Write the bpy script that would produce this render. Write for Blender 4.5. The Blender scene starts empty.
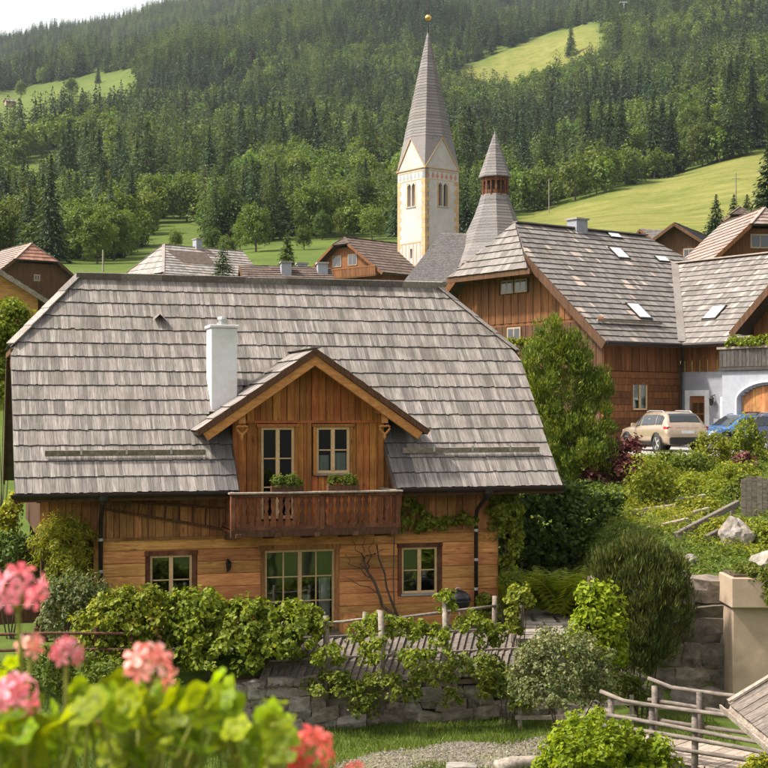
import bpy, bmesh, math, random
import numpy as np
from mathutils import Vector, Matrix

random.seed(7)
RS = np.random.RandomState(11)
SC = bpy.context.scene
COL = SC.collection
R = math.radians
pi = math.pi

# ------------------------------------------------------------------ camera
FPX, HOR, CAMZ = 1431.0, 410.0, 4.9          # focal length in photo pixels, horizon row, eye height
cam_d = bpy.data.cameras.new("camera")
cam = bpy.data.objects.new("camera", cam_d)
COL.objects.link(cam)
cam.location = (0, 0, CAMZ)
cam.rotation_euler = (R(90), 0, 0)
cam_d.sensor_width = 36
cam_d.lens = 36 * FPX / 768
cam_d.shift_y = (HOR - 384) / 768
cam_d.clip_start = 0.05
cam_d.clip_end = 9000
cam_d.dof.use_dof = True
cam_d.dof.focus_distance = 33
cam_d.dof.aperture_fstop = 11.5
SC.camera = cam

# ------------------------------------------------------------------ sky and sun
SUN_EL, SUN_AZ = R(51), R(-100)               # azimuth from +Y, negative = left of the view
sdir = Vector((math.sin(SUN_AZ) * math.cos(SUN_EL), math.cos(SUN_AZ) * math.cos(SUN_EL), math.sin(SUN_EL)))
W = bpy.data.worlds.new("World")
SC.world = W
W.use_nodes = True
wn = W.node_tree
wn.nodes.clear()
wo = wn.nodes.new("ShaderNodeOutputWorld")
wb = wn.nodes.new("ShaderNodeBackground")
sky = wn.nodes.new("ShaderNodeTexSky")
sky.sky_type = 'NISHITA'
sky.sun_disc = False
sky.sun_elevation = SUN_EL
sky.sun_rotation = SUN_AZ
sky.air_density = 1.0
sky.dust_density = 4.0
sky.ozone_density = 1.0
hs = wn.nodes.new("ShaderNodeHueSaturation")      # thin high cloud over the whole sky: nearly white
hs.inputs['Saturation'].default_value = 0.22
hs.inputs['Value'].default_value = 1.15
wtint = wn.nodes.new("ShaderNodeMixRGB")
wtint.blend_type = 'MULTIPLY'
wtint.inputs[0].default_value = 1.0
wtint.inputs[2].default_value = (1.0, 0.965, 0.91, 1)
wn.links.new(sky.outputs[0], hs.inputs['Color'])
wn.links.new(hs.outputs[0], wtint.inputs[1])
wn.links.new(wtint.outputs[0], wb.inputs[0])
wb.inputs[1].default_value = 0.15
wn.links.new(wb.outputs[0], wo.inputs[0])

sun_d = bpy.data.lights.new("sun", 'SUN')
sun = bpy.data.objects.new("sun", sun_d)
COL.objects.link(sun)
sun_d.energy = 4.1
sun_d.angle = R(4.0)
sun_d.color = (1.0, 0.92, 0.81)
sun.rotation_euler = sdir.to_track_quat('Z', 'Y').to_euler()
sun.location = (0, 0, 60)

SC.view_settings.view_transform = 'Standard'
SC.view_settings.look = 'None'
SC.view_settings.exposure = 0.78
SC.view_settings.gamma = 1.0
SC.view_settings.use_curve_mapping = False


# ------------------------------------------------------------------ helpers
def P(px, py, Y):
    """a point on the sight line of photo pixel (px, py) at distance Y"""
    return Vector(((px - 384) / FPX * Y, Y, CAMZ - (py - HOR) / FPX * Y))


def tag(o, label=None, cat=None, group=None, kind=None):
    if label: o['label'] = label
    if cat: o['category'] = cat
    if group: o['group'] = group
    if kind: o['kind'] = kind
    return o


def thing(name, label, cat, loc=(0, 0, 0), rz=0, group=None):
    o = bpy.data.objects.new(name, None)
    COL.objects.link(o)
    o.location = loc
    o.rotation_euler = (0, 0, rz)
    o.empty_display_size = 0.2
    return tag(o, label, cat, group)


def link(name, me, parent=None, M=None):
    o = bpy.data.objects.new(name, me)
    COL.objects.link(o)
    if parent is not None: o.parent = parent
    if M is not None: o.matrix_local = M
    return o


def copy_tree(o, parent=None):
    c = o.copy()
    COL.objects.link(c)
    c.parent = parent
    for ch in o.children: copy_tree(ch, c)
    return c


def np_mesh(name, V, F, mat=None, smooth=False):
    """V (n,3), F (m,k) all faces with k corners"""
    V = np.ascontiguousarray(V, dtype=np.float32)
    F = np.ascontiguousarray(F, dtype=np.int32)
    me = bpy.data.meshes.new(name)
    m, k = F.shape
    me.vertices.add(len(V))
    me.vertices.foreach_set('co', V.ravel())
    me.loops.add(m * k)
    me.loops.foreach_set('vertex_index', F.ravel())
    me.polygons.add(m)
    me.polygons.foreach_set('loop_start', np.arange(0, m * k, k, dtype=np.int32))
    me.polygons.foreach_set('loop_total', np.full(m, k, dtype=np.int32))
    me.polygons.foreach_set('use_smooth', np.full(m, bool(smooth)))
    me.update(calc_edges=True)
    if mat: me.materials.append(mat)
    return me


def frame(p0, p1, up=(0, 0, 1)):
    x = (Vector(p1) - Vector(p0)).normalized()
    u = Vector(up)
    if abs(x.dot(u)) > 0.98: u = Vector((0, 1, 0))
    y = u.cross(x).normalized()
    z = x.cross(y)
    return x, y, z


class MB:
    def __init__(s):
        s.v = []
        s.f = []

    def add(s, vs, fs):
        b = len(s.v)
        s.v += [tuple(p) for p in vs]
        s.f += [tuple(i + b for i in f) for f in fs]
        return s

    def box(s, x0, x1, y0, y1, z0, z1):
        return s.add([(x0, y0, z0), (x1, y0, z0), (x1, y1, z0), (x0, y1, z0), (x0, y0, z1), (x1, y0, z1), (x1, y1, z1), (x0, y1, z1)],
                     [(3, 2, 1, 0), (4, 5, 6, 7), (0, 1, 5, 4), (1, 2, 6, 5), (2, 3, 7, 6), (3, 0, 4, 7)])

    def bar(s, p0, p1, w, h, up=(0, 0, 1), w2=None, h2=None):
        """a beam from p0 to p1, w wide and h high"""
        x, y, z = frame(p0, p1, up)
        w2 = w if w2 is None else w2
        h2 = h if h2 is None else h2
        vs = []
        for p, a, b in ((Vector(p0), w / 2, h / 2), (Vector(p1), w2 / 2, h2 / 2)):
            vs += [p - y * a - z * b, p + y * a - z * b, p + y * a + z * b, p - y * a + z * b]
        return s.add(vs, [(0, 3, 2, 1), (4, 5, 6, 7), (0, 1, 5, 4), (1, 2, 6, 5), (2, 3, 7, 6), (3, 0, 4, 7)])

    def chbar(s, p0, p1, w, h, c=0.012, up=(0, 0, 1)):
        """beam with chamfered long edges"""
        x, y, z = frame(p0, p1, up)
        a, b = w / 2, h / 2
        prof = [(-a + c, -b), (a - c, -b), (a, -b + c), (a, b - c), (a - c, b), (-a + c, b), (-a, b - c), (-a, -b + c)]
        vs = []
        for p in (Vector(p0), Vector(p1)):
            vs += [p + y * q + z * r for q, r in prof]
        fs = [(i, (i + 1) % 8, 8 + (i + 1) % 8, 8 + i) for i in range(8)] + [tuple(range(7, -1, -1)), tuple(range(8, 16))]
        return s.add(vs, fs)

    def loft(s, A, B):
        """two polygons with as many corners, joined and capped"""
        n = len(A)
        return s.add(list(A) + list(B), [(i, (i + 1) % n, n + (i + 1) % n, n + i) for i in range(n)] + [tuple(range(n - 1, -1, -1)), tuple(range(n, 2 * n))])

    def slab(s, poly, d):
        """polygon thickened by the vector d"""
        d = Vector(d)
        return s.loft([Vector(p) for p in poly], [Vector(p) + d for p in poly])

    def tube(s, pts, r, n=7, cap=True):
        pts = [Vector(p) for p in pts]
        m = len(pts)
        rr = r if hasattr(r, '__len__') else [r] * m
        vs, fs = [], []
        for i, p in enumerate(pts):
            a = pts[max(i - 1, 0)]
            b = pts[min(i + 1, m - 1)]
            x, y, z = frame(a, b, (0.03, 0.02, 1))
            for k in range(n):
                t = 2 * pi * k / n
                vs.append(p + (y * math.cos(t) + z * math.sin(t)) * rr[i])
        for i in range(m - 1):
            for k in range(n):
                fs.append((i * n + k, i * n + (k + 1) % n, (i + 1) * n + (k + 1) % n, (i + 1) * n + k))
        if cap: fs += [tuple(range(n - 1, -1, -1)), tuple((m - 1) * n + k for k in range(n))]
        return s.add(vs, fs)

    def lathe(s, prof, c=(0, 0, 0), n=16, cap=True):
        vs, fs = [], []
        c = Vector(c)
        m = len(prof)
        for r, z in prof:
            for k in range(n):
                t = 2 * pi * k / n
                vs.append(c + Vector((r * math.cos(t), r * math.sin(t), z)))
        for i in range(m - 1):
            for k in range(n):
                fs.append((i * n + k, i * n + (k + 1) % n, (i + 1) * n + (k + 1) % n, (i + 1) * n + k))
        if cap: fs += [tuple(range(n - 1, -1, -1)), tuple((m - 1) * n + k for k in range(n))]
        return s.add(vs, fs)

    def mesh(s, name, mat=None, smooth=False, bevel=0):
        me = bpy.data.meshes.new(name)
        me.from_pydata(s.v, [], s.f)
        if bevel:
            bm = bmesh.new()
            bm.from_mesh(me)
            bmesh.ops.bevel(bm, geom=bm.edges[:], offset=bevel, segments=1, affect='EDGES', clamp_overlap=True)
            bm.to_mesh(me)
            bm.free()
        if smooth:
            for p in me.polygons: p.use_smooth = True
        me.update()
        if mat: me.materials.append(mat)
        return me

    def build(s, name, mat, parent=None, M=None, smooth=False, bevel=0):
        return link(name, s.mesh(name, mat, smooth, bevel), parent, M)


# ------------------------------------------------------------------ materials
def nd(nt, typ, props=None, **ins):
    n = nt.nodes.new(typ)
    for k, v in (props or {}).items(): setattr(n, k, v)
    for k, v in ins.items():
        key = int(k[1:]) if k[0] == 'i' and k[1:].isdigit() else k.replace('_', ' ')
        s = n.inputs[key]
        if isinstance(v, bpy.types.NodeSocket): nt.links.new(v, s)
        else: s.default_value = v
    return n


def c4(c): return (c[0], c[1], c[2], 1.0)


def ramp(nt, fac, stops):
    n = nt.nodes.new('ShaderNodeValToRGB')
    nt.links.new(fac, n.inputs[0])
    e = n.color_ramp.elements
    e[0].position, e[0].color = stops[0][0], c4(stops[0][1])
    e[1].position, e[1].color = stops[-1][0], c4(stops[-1][1])
    for p, c in stops[1:-1]:
        x = e.new(p)
        x.color = c4(c)
    return n.outputs[0]


def newmat(name):
    m = bpy.data.materials.new(name)
    m.use_nodes = True
    nt = m.node_tree
    nt.nodes.clear()
    return m, nt, nt.nodes.new('ShaderNodeOutputMaterial')


def rnd(nt):
    """one random number for each object and each loose piece of a joined mesh"""
    oi = nd(nt, 'ShaderNodeObjectInfo')
    ge = nd(nt, 'ShaderNodeNewGeometry')
    a = nd(nt, 'ShaderNodeMath', {'operation': 'ADD'}, i0=oi.outputs['Random'], i1=ge.outputs['Random Per Island'])
    w = nd(nt, 'ShaderNodeTexWhiteNoise', {'noise_dimensions': '1D'}, W=a.outputs[0])
    return w.outputs['Value'], w.outputs['Color']


def surf(name, c1, c2, stretch=(1, 1, 1), scale=4.0, rough=0.75, bump=0.3, bumpd=0.01, var=0.2, c3=None, stain=0.8, lo=0.3, hi=0.7, spec=0.25, metal=0.0, hue=0.0, detail=6.0, dist=0.0, coat=0.0, knots=None):
    m, nt, out = newmat(name)
    rv, rc = rnd(nt)
    tc = nd(nt, 'ShaderNodeTexCoord')
    off = nd(nt, 'ShaderNodeVectorMath', {'operation': 'SCALE'}, i0=rc, Scale=23.0)
    ad = nd(nt, 'ShaderNodeVectorMath', {'operation': 'ADD'}, i0=tc.outputs['Object'], i1=off.outputs[0])
    mp = nd(nt, 'ShaderNodeMapping', Vector=ad.outputs[0], Scale=stretch)
    n1 = nd(nt, 'ShaderNodeTexNoise', Vector=mp.outputs[0], Scale=scale, Detail=detail, Roughness=0.62, Distortion=dist)
    col = ramp(nt, n1.outputs['Fac'], [(lo, c1), (hi, c2)])
    if c3 is not None:
        n2 = nd(nt, 'ShaderNodeTexNoise', Vector=tc.outputs['Object'], Scale=stain, Detail=5.0, Roughness=0.6)
        f = nd(nt, 'ShaderNodeMapRange', Value=n2.outputs['Fac'], i1=0.48, i2=0.68, i3=0.0, i4=0.8)
        col = nd(nt, 'ShaderNodeMixRGB', i0=f.outputs[0], i1=col, i2=c4(c3)).outputs[0]
    if knots:
        km = nd(nt, 'ShaderNodeMapping', Vector=ad.outputs[0], Scale=knots)
        vo = nd(nt, 'ShaderNodeTexVoronoi', Vector=km.outputs[0], Scale=1.0)
        kf = nd(nt, 'ShaderNodeMapRange', Value=vo.outputs['Distance'], i1=0.05, i2=0.17, i3=0.75, i4=0.0)
        col = nd(nt, 'ShaderNodeMixRGB', i0=kf.outputs[0], i1=col, i2=c4([x * 0.35 for x in c1])).outputs[0]
    vv = nd(nt, 'ShaderNodeMapRange', Value=rv, i3=1 - var, i4=1 + var)
    hv = nd(nt, 'ShaderNodeHueSaturation', Value=vv.outputs[0], Color=col)
    if hue:
        sx = nd(nt, 'ShaderNodeSeparateColor', i0=rc)
        hh = nd(nt, 'ShaderNodeMapRange', Value=sx.outputs[1], i3=0.5 - hue, i4=0.5 + hue)
        nt.links.new(hh.outputs[0], hv.inputs['Hue'])
    b = nd(nt, 'ShaderNodeBsdfPrincipled', Base_Color=hv.outputs[0], Roughness=rough, Metallic=metal)
    b.inputs['Specular IOR Level'].default_value = spec
    if coat: b.inputs['Coat Weight'].default_value = coat
    if bump:
        bp = nd(nt, 'ShaderNodeBump', Strength=bump, Distance=bumpd, Height=n1.outputs['Fac'])
        nt.links.new(bp.outputs[0], b.inputs['Normal'])
    nt.links.new(b.outputs[0], out.inputs[0])
    return m


def leafmat(name, c1, c2, trans=0.45, rough=0.5, ovar=0.25, tc=(1.25, 1.2, 0.45), patch=0.5, c3=None, pfreq=0.9):
    """leaves: light shines through them; colour differs from leaf to leaf, clump to clump and plant to plant"""
    m, nt, out = newmat(name)
    oi = nd(nt, 'ShaderNodeObjectInfo')
    ge = nd(nt, 'ShaderNodeNewGeometry')
    w = nd(nt, 'ShaderNodeTexWhiteNoise', {'noise_dimensions': '1D'}, W=ge.outputs['Random Per Island'])
    tcn = nd(nt, 'ShaderNodeTexCoord')
    n = nd(nt, 'ShaderNodeTexNoise', Vector=tcn.outputs['Object'], Scale=pfreq, Detail=2.0)
    f = nd(nt, 'ShaderNodeMath', {'operation': 'MULTIPLY_ADD'}, i0=n.outputs['Fac'], i1=patch, i2=-patch * 0.5)
    f2 = nd(nt, 'ShaderNodeMath', {'operation': 'ADD', 'use_clamp': True}, i0=f.outputs[0], i1=w.outputs['Value'])
    st = [(0.0, c1), (1.0, c2)] if c3 is None else [(0.0, c1), (0.7, c2), (1.0, c3)]
    col = ramp(nt, f2.outputs[0], st)
    vv = nd(nt, 'ShaderNodeMapRange', Value=oi.outputs['Random'], i3=1 - ovar, i4=1 + ovar)
    w2 = nd(nt, 'ShaderNodeTexWhiteNoise', {'noise_dimensions': '1D'}, W=oi.outputs['Random'])
    hh = nd(nt, 'ShaderNodeMapRange', Value=w2.outputs['Value'], i3=0.5 - 0.06 * ovar, i4=0.5 + 0.06 * ovar)
    hv = nd(nt, 'ShaderNodeHueSaturation', Hue=hh.outputs[0], Value=vv.outputs[0], Color=col)
    b = nd(nt, 'ShaderNodeBsdfPrincipled', Base_Color=hv.outputs[0], Roughness=rough)
    b.inputs['Specular IOR Level'].default_value = 0.22
    tr = nd(nt, 'ShaderNodeMixRGB', {'blend_type': 'MULTIPLY'}, i0=1.0, i1=hv.outputs[0], i2=c4(tc))
    t = nd(nt, 'ShaderNodeBsdfTranslucent', Color=tr.outputs[0])
    mx = nd(nt, 'ShaderNodeMixShader', i0=trans, i1=b.outputs[0], i2=t.outputs[0])
    nt.links.new(mx.outputs[0], out.inputs[0])
    return m


def glassmat(name, tint=(0.75, 0.8, 0.78), refl=0.06):
    m, nt, out = newmat(name)
    lw = nd(nt, 'ShaderNodeLayerWeight', Blend=0.25)
    f = nd(nt, 'ShaderNodeMath', {'operation': 'MULTIPLY_ADD', 'use_clamp': True}, i0=lw.outputs['Fresnel'], i1=0.8, i2=refl)
    tr = nd(nt, 'ShaderNodeBsdfTransparent', Color=c4(tint))
    gl = nd(nt, 'ShaderNodeBsdfGlossy', Color=(0.9, 0.95, 0.95, 1), Roughness=0.03)
    tc = nd(nt, 'ShaderNodeTexCoord')
    n = nd(nt, 'ShaderNodeTexNoise', Vector=tc.outputs['Object'], Scale=1.7, Detail=1.0)
    bp = nd(nt, 'ShaderNodeBump', Strength=0.12, Distance=0.02, Height=n.outputs['Fac'])
    nt.links.new(bp.outputs[0], gl.inputs['Normal'])
    mx = nd(nt, 'ShaderNodeMixShader', i0=f.outputs[0], i1=tr.outputs[0], i2=gl.outputs[0])
    nt.links.new(mx.outputs[0], out.inputs[0])
    return m


def plain(name, c, rough=0.6, metal=0.0, spec=0.4, coat=0.0):
    return surf(name, [x * 0.85 for x in c], [min(1, x * 1.1) for x in c], scale=6, rough=rough, bump=0.05, var=0.05, metal=metal, spec=spec, coat=coat)


G = 24.0   # grain stretch across the board
M = {}
M['log'] = surf('log_wood', (0.35, 0.135, 0.040), (0.74, 0.375, 0.135), stretch=(0.9, 9, 9), scale=2.6, var=0.30, hue=0.012, bump=0.5, c3=(0.36, 0.145, 0.05), stain=1.1, dist=0.6, knots=(1.5, 3.0, 5.5))
M['board'] = surf('board_wood', (0.20, 0.078, 0.024), (0.48, 0.23, 0.085), stretch=(12, 12, 1.0), scale=2.6, var=0.32, hue=0.01, bump=0.5, c3=(0.12, 0.05, 0.02), stain=1.2, dist=0.5, knots=(5.0, 3.0, 1.6))
M['dormer'] = surf('dormer_wood', (0.25, 0.080, 0.020), (0.56, 0.215, 0.060), stretch=(12, 12, 1.0), scale=2.4, var=0.30, hue=0.012, bump=0.4, c3=(0.17, 0.065, 0.02), stain=1.0, dist=0.5, knots=(5.0, 3.0, 1.6))
M['beam'] = surf('beam_wood', (0.26, 0.105, 0.030), (0.50, 0.23, 0.075), stretch=(2, 6, 6), scale=2.5, var=0.15, bump=0.4, dist=0.5)
M['darkwood'] = surf('dark_wood', (0.035, 0.016, 0.009), (0.13, 0.06, 0.03), stretch=(8, 8, 1.5), scale=3, var=0.25, bump=0.4)
M['redwood'] = surf('red_wood', (0.055, 0.019, 0.009), (0.185, 0.065, 0.027), stretch=(8, 8, 1.2), scale=3, var=0.35, bump=0.4, c3=(0.25, 0.12, 0.06), stain=2.5)
M['frame'] = surf('frame_wood', (0.50, 0.33, 0.16), (0.66, 0.48, 0.27), stretch=(4, 4, 4), scale=3, var=0.08, bump=0.2)
M['greywood'] = surf('grey_wood', (0.13, 0.105, 0.085), (0.36, 0.31, 0.26), stretch=(6, 6, 6), scale=2.5, var=0.22, bump=0.5, c3=(0.16, 0.12, 0.085), stain=2.0)
M['railwood'] = surf('rail_wood', (0.070, 0.056, 0.047), (0.215, 0.18, 0.152), stretch=(2, 8, 8), scale=2.5, var=0.2, bump=0.5)
M['deckwood'] = surf('deck_wood', (0.22, 0.17, 0.135), (0.44, 0.365, 0.30), stretch=(5, 5, 5), scale=2.5, var=0.2, bump=0.4)
M['shingle'] = surf('shingle_wood', (0.070, 0.061, 0.056), (0.325, 0.290, 0.267), stretch=(42, 1.3, 6), scale=2.2, var=0.34, hue=0.014, bump=0.5, bumpd=0.008, c3=(0.15, 0.13, 0.112), stain=1.3, lo=0.30, hi=0.66)
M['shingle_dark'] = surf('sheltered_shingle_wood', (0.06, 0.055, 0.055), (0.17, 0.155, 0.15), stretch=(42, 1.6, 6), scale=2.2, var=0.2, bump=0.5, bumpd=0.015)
M['butt'] = surf('shingle_end_grain_shadow', (0.022, 0.018, 0.016), (0.06, 0.05, 0.044), scale=6, var=0.2, bump=0.2)
M['shingle_new'] = surf('new_shingle_wood', (0.29, 0.235, 0.195), (0.45, 0.375, 0.32), stretch=(14, 1.3, 6), scale=2.6, var=0.2, bump=0.4)
M['shingle_far'] = surf('brown_shingle_wood', (0.092, 0.083, 0.078), (0.265, 0.243, 0.228), stretch=(24, 1.2, 5), scale=1.6, var=0.28, hue=0.012, bump=0.6, bumpd=0.02, c3=(0.15, 0.125, 0.108), stain=0.5, lo=0.25, hi=0.72)
M['slate'] = surf('grey_church_shingles', (0.10, 0.092, 0.092), (0.25, 0.23, 0.225), stretch=(3, 3, 3), scale=3.5, var=0.16, bump=0.5, bumpd=0.05, c3=(0.20, 0.175, 0.16), stain=0.25)
M['deck'] = surf('roof_deck', (0.05, 0.04, 0.035), (0.10, 0.08, 0.065), scale=3, var=0.1)
M['white'] = surf('white_render', (0.55, 0.555, 0.565), (0.66, 0.665, 0.67), c3=(0.47, 0.465, 0.45), stain=1.5, scale=5, var=0.02, rough=0.85, bump=0.1)
M['church'] = surf('church_render', (0.41, 0.39, 0.37), (0.52, 0.50, 0.475), scale=0.8, var=0.02, rough=0.9, bump=0.1, c3=(0.38, 0.35, 0.32), stain=0.35)
M['ochre'] = surf('ochre_paint', (0.43, 0.28, 0.145), (0.53, 0.37, 0.21), scale=3, var=0.12, rough=0.9, bump=0.05)
M['frieze_red'] = plain('frieze_red', (0.45, 0.20, 0.13), 0.9)
M['frieze_grey'] = plain('frieze_grey', (0.30, 0.33, 0.38), 0.9)
M['greyrender'] = surf('grey_render', (0.23, 0.24, 0.275), (0.30, 0.31, 0.345), scale=3, var=0.03, rough=0.9, bump=0.1)
M['palerender'] = surf('pale_render', (0.25, 0.265, 0.30), (0.33, 0.345, 0.38), scale=3, var=0.03, rough=0.9, bump=0.1)
M['stucco'] = surf('beige_stucco', (0.30, 0.225, 0.16), (0.43, 0.33, 0.24), scale=3, var=0.03, rough=0.9, bump=0.3, c3=(0.33, 0.26, 0.19), stain=1.2)
M['stone'] = surf('wall_stone', (0.075, 0.062, 0.048), (0.30, 0.255, 0.21), scale=3.5, var=0.35, hue=0.02, rough=0.9, bump=0.9, bumpd=0.03, c3=(0.16, 0.14, 0.09), stain=2.2, detail=9)
M['palestone'] = surf('pale_stone', (0.13, 0.115, 0.105), (0.38, 0.34, 0.305), scale=3, var=0.2, hue=0.015, rough=0.9, bump=0.9, bumpd=0.03, c3=(0.22, 0.19, 0.14), stain=1.8, detail=9)
M['flag'] = surf('flagstone', (0.20, 0.17, 0.145), (0.38, 0.335, 0.29), scale=3, var=0.15, rough=0.9, bump=0.6, bumpd=0.02, detail=8)
M['gravel'] = surf('gravel', (0.12, 0.105, 0.08), (0.31, 0.275, 0.225), scale=14, var=0.35, rough=0.95, bump=0.8, bumpd=0.03, c3=(0.20, 0.19, 0.10), stain=0.9, detail=9)
M['paving'] = surf('paving', (0.30, 0.28, 0.27), (0.42, 0.40, 0.39), scale=4, var=0.1, rough=0.9, bump=0.3, c3=(0.36, 0.33, 0.31), stain=0.3)
M['soil'] = surf('soil', (0.05, 0.035, 0.022), (0.12, 0.09, 0.06), scale=5, var=0.1, rough=1, bump=0.5)
M['metal'] = plain('dark_metal', (0.03, 0.024, 0.022), 0.45, 0.4)
M['zinc'] = plain('zinc', (0.45, 0.45, 0.44), 0.4, 0.6)
M['black'] = plain('black_enamel', (0.012, 0.012, 0.013), 0.3)
M['gold'] = plain('gilded_metal', (0.75, 0.48, 0.14), 0.3, 0.85)
M['curtain'] = plain('curtain_cloth', (0.62, 0.60, 0.56), 0.9)
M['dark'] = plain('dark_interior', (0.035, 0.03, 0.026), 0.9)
M['glass'] = glassmat('window_glass')
M['skylight'] = plain('skylight_glass', (0.60, 0.62, 0.63), 0.15, 0.0, 0.6)
M['redtile'] = surf('red_roof_tile', (0.25, 0.115, 0.08), (0.38, 0.20, 0.145), scale=3, var=0.2, bump=0.3, c3=(0.36, 0.24, 0.19), stain=0.3)
M['rosetile'] = surf('pale_red_roof_tile', (0.20, 0.145, 0.125), (0.34, 0.26, 0.225), scale=3, var=0.2, bump=0.3, c3=(0.27, 0.235, 0.21), stain=0.3)
M['browntile'] = surf('brown_roof_tile', (0.075, 0.055, 0.046), (0.165, 0.122, 0.102), scale=3, var=0.22, bump=0.3, c3=(0.15, 0.11, 0.09), stain=0.4)
M['blacktile'] = surf('black_roof_tile', (0.035, 0.035, 0.04), (0.08, 0.08, 0.085), scale=3, var=0.2, bump=0.3)
M['greytile'] = surf('grey_roof_tile', (0.19, 0.175, 0.165), (0.33, 0.305, 0.285), scale=2, var=0.25, bump=0.3, c3=(0.3, 0.22, 0.18), stain=0.3)
M['orangewood'] = surf('orange_wood', (0.36, 0.17, 0.05), (0.60, 0.33, 0.13), stretch=(1, 1, 6), scale=2, var=0.12, bump=0.3)
M['blackwood'] = surf('blackened_wood', (0.03, 0.027, 0.025), (0.085, 0.075, 0.068), stretch=(8, 8, 1.5), scale=3, var=0.25, bump=0.4)
M['bark'] = surf('bark', (0.045, 0.034, 0.025), (0.15, 0.115, 0.085), stretch=(5, 5, 1), scale=3, var=0.1, rough=0.95, bump=0.6, bumpd=0.02)
M['fardark'] = surf('far_dark_wood', (0.05, 0.025, 0.013), (0.13, 0.065, 0.032), stretch=(6, 6, 0.6), scale=1.6, var=0.15, bump=0.2)
M['farwood'] = surf('far_brown_wood', (0.085, 0.033, 0.012), (0.235, 0.100, 0.036), stretch=(6, 6, 0.6), scale=1.6, var=0.28, bump=0.2, c3=(0.13, 0.055, 0.022), stain=0.4)

M['l_conifer'] = leafmat('spruce_needles', (0.017, 0.038, 0.019), (0.054, 0.088, 0.034), 0.28, ovar=0.5, patch=0.4, pfreq=0.2)
M['l_larch'] = leafmat('larch_needles', (0.036, 0.068, 0.024), (0.105, 0.148, 0.046), 0.35, ovar=0.45, patch=0.4, pfreq=0.2)
M['l_decid'] = leafmat('broad_leaves', (0.060, 0.105, 0.022), (0.165, 0.225, 0.048), 0.42, ovar=0.35, patch=0.5, pfreq=0.2)
M['l_pine'] = leafmat('pine_needles', (0.045, 0.085, 0.014), (0.15, 0.205, 0.030), 0.35, ovar=0.05, patch=0.8, c3=(0.33, 0.33, 0.04), pfreq=1.1)
M['l_vine'] = leafmat('vine_leaves', (0.085, 0.125, 0.010), (0.225, 0.265, 0.026), 0.45, ovar=0.1, patch=0.6, c3=(0.30, 0.33, 0.05))
M['l_dark'] = leafmat('dark_ivy_leaves', (0.034, 0.068, 0.012), (0.115, 0.175, 0.03), 0.38, ovar=0.12, patch=0.6)
M['l_fern'] = leafmat('fern_fronds', (0.19, 0.27, 0.016), (0.40, 0.46, 0.04), 0.5, ovar=0.1, patch=0.4)
M['l_yellow'] = leafmat('yellow_green_leaves', (0.105, 0.150, 0.012), (0.27, 0.29, 0.028), 0.45, ovar=0.18, patch=0.8, c3=(0.42, 0.40, 0.05))
M['l_green'] = leafmat('mid_green_leaves', (0.075, 0.11, 0.015), (0.195, 0.225, 0.030), 0.42, ovar=0.2, patch=0.6)
M['l_grey'] = leafmat('grey_green_leaves', (0.075, 0.105, 0.035), (0.175, 0.205, 0.075), 0.35, ovar=0.1, patch=0.5, c3=(0.33, 0.30, 0.16))
M['l_yew'] = leafmat('yew_needles', (0.030, 0.047, 0.011), (0.090, 0.112, 0.026), 0.28, ovar=0.05, patch=0.6, c3=(0.15, 0.14, 0.03))
M['l_purple'] = leafmat('purple_leaves', (0.065, 0.016, 0.020), (0.17, 0.055, 0.055), 0.35, ovar=0.15, tc=(1.3, 0.8, 0.8), patch=0.5, c3=(0.30, 0.15, 0.12))
M['l_bright'] = leafmat('bright_hedge_leaves', (0.12, 0.185, 0.010), (0.32, 0.39, 0.022), 0.5, ovar=0.05, patch=0.5)
M['grass'] = leafmat('grass_blades', (0.060, 0.105, 0.016), (0.17, 0.215, 0.040), 0.4, ovar=0.05, patch=0.8, pfreq=0.5)
M['geranium'] = leafmat('geranium_leaf', (0.20, 0.29, 0.008), (0.36, 0.44, 0.016), 0.55, ovar=0.35, patch=0.4, tc=(1.35, 1.2, 0.2), pfreq=14)
M['petal_pink'] = leafmat('pink_petals', (0.85, 0.20, 0.29), (0.95, 0.52, 0.58), 0.4, ovar=0.1, tc=(1.1, 0.7, 0.7), pfreq=20)
M['petal_salmon'] = leafmat('salmon_petals', (0.85, 0.22, 0.18), (0.96, 0.66, 0.60), 0.4, ovar=0.1, tc=(1.1, 0.7, 0.7), pfreq=20)
M['petal_red'] = leafmat('coral_petals', (0.82, 0.11, 0.09), (0.92, 0.26, 0.22), 0.4, ovar=0.1, tc=(1.1, 0.7, 0.7), pfreq=20)
M['stem'] = leafmat('green_stems', (0.22, 0.27, 0.05), (0.38, 0.36, 0.10), 0.25, ovar=0.1, pfreq=10)

# the darker horseshoe zone of a geranium leaf
_g = M['geranium'].node_tree
_hv = [n for n in _g.nodes if n.bl_idname == 'ShaderNodeHueSaturation'][0]
_tc = nd(_g, 'ShaderNodeTexCoord')
_ln = nd(_g, 'ShaderNodeVectorMath', {'operation': 'LENGTH'}, i0=_tc.outputs['Object'])
_zn = ramp(_g, _ln.outputs['Value'], [(0.0, (1, 1, 1)), (0.38, (0.95, 0.95, 0.95)), (0.56, (0.50, 0.55, 0.5)), (0.72, (0.98, 0.98, 0.98)), (1.0, (1.1, 1.08, 1.0))])
_mu = nd(_g, 'ShaderNodeMixRGB', {'blend_type': 'MULTIPLY'}, i0=1.0, i1=_hv.outputs[0], i2=_zn)
for _l in list(_hv.outputs[0].links):
    if _l.to_node != _mu: _g.links.new(_mu.outputs[0], _l.to_socket)

# ------------------------------------------------------------------ the land
HX, HY, HR = -2.10, 32.0, R(16.6)
cu, su = math.cos(HR), math.sin(HR)


def sst(a, b, x):
    t = np.clip((x - a) / (b - a), 0, 1)
    return t * t * (3 - 2 * t)


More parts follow.
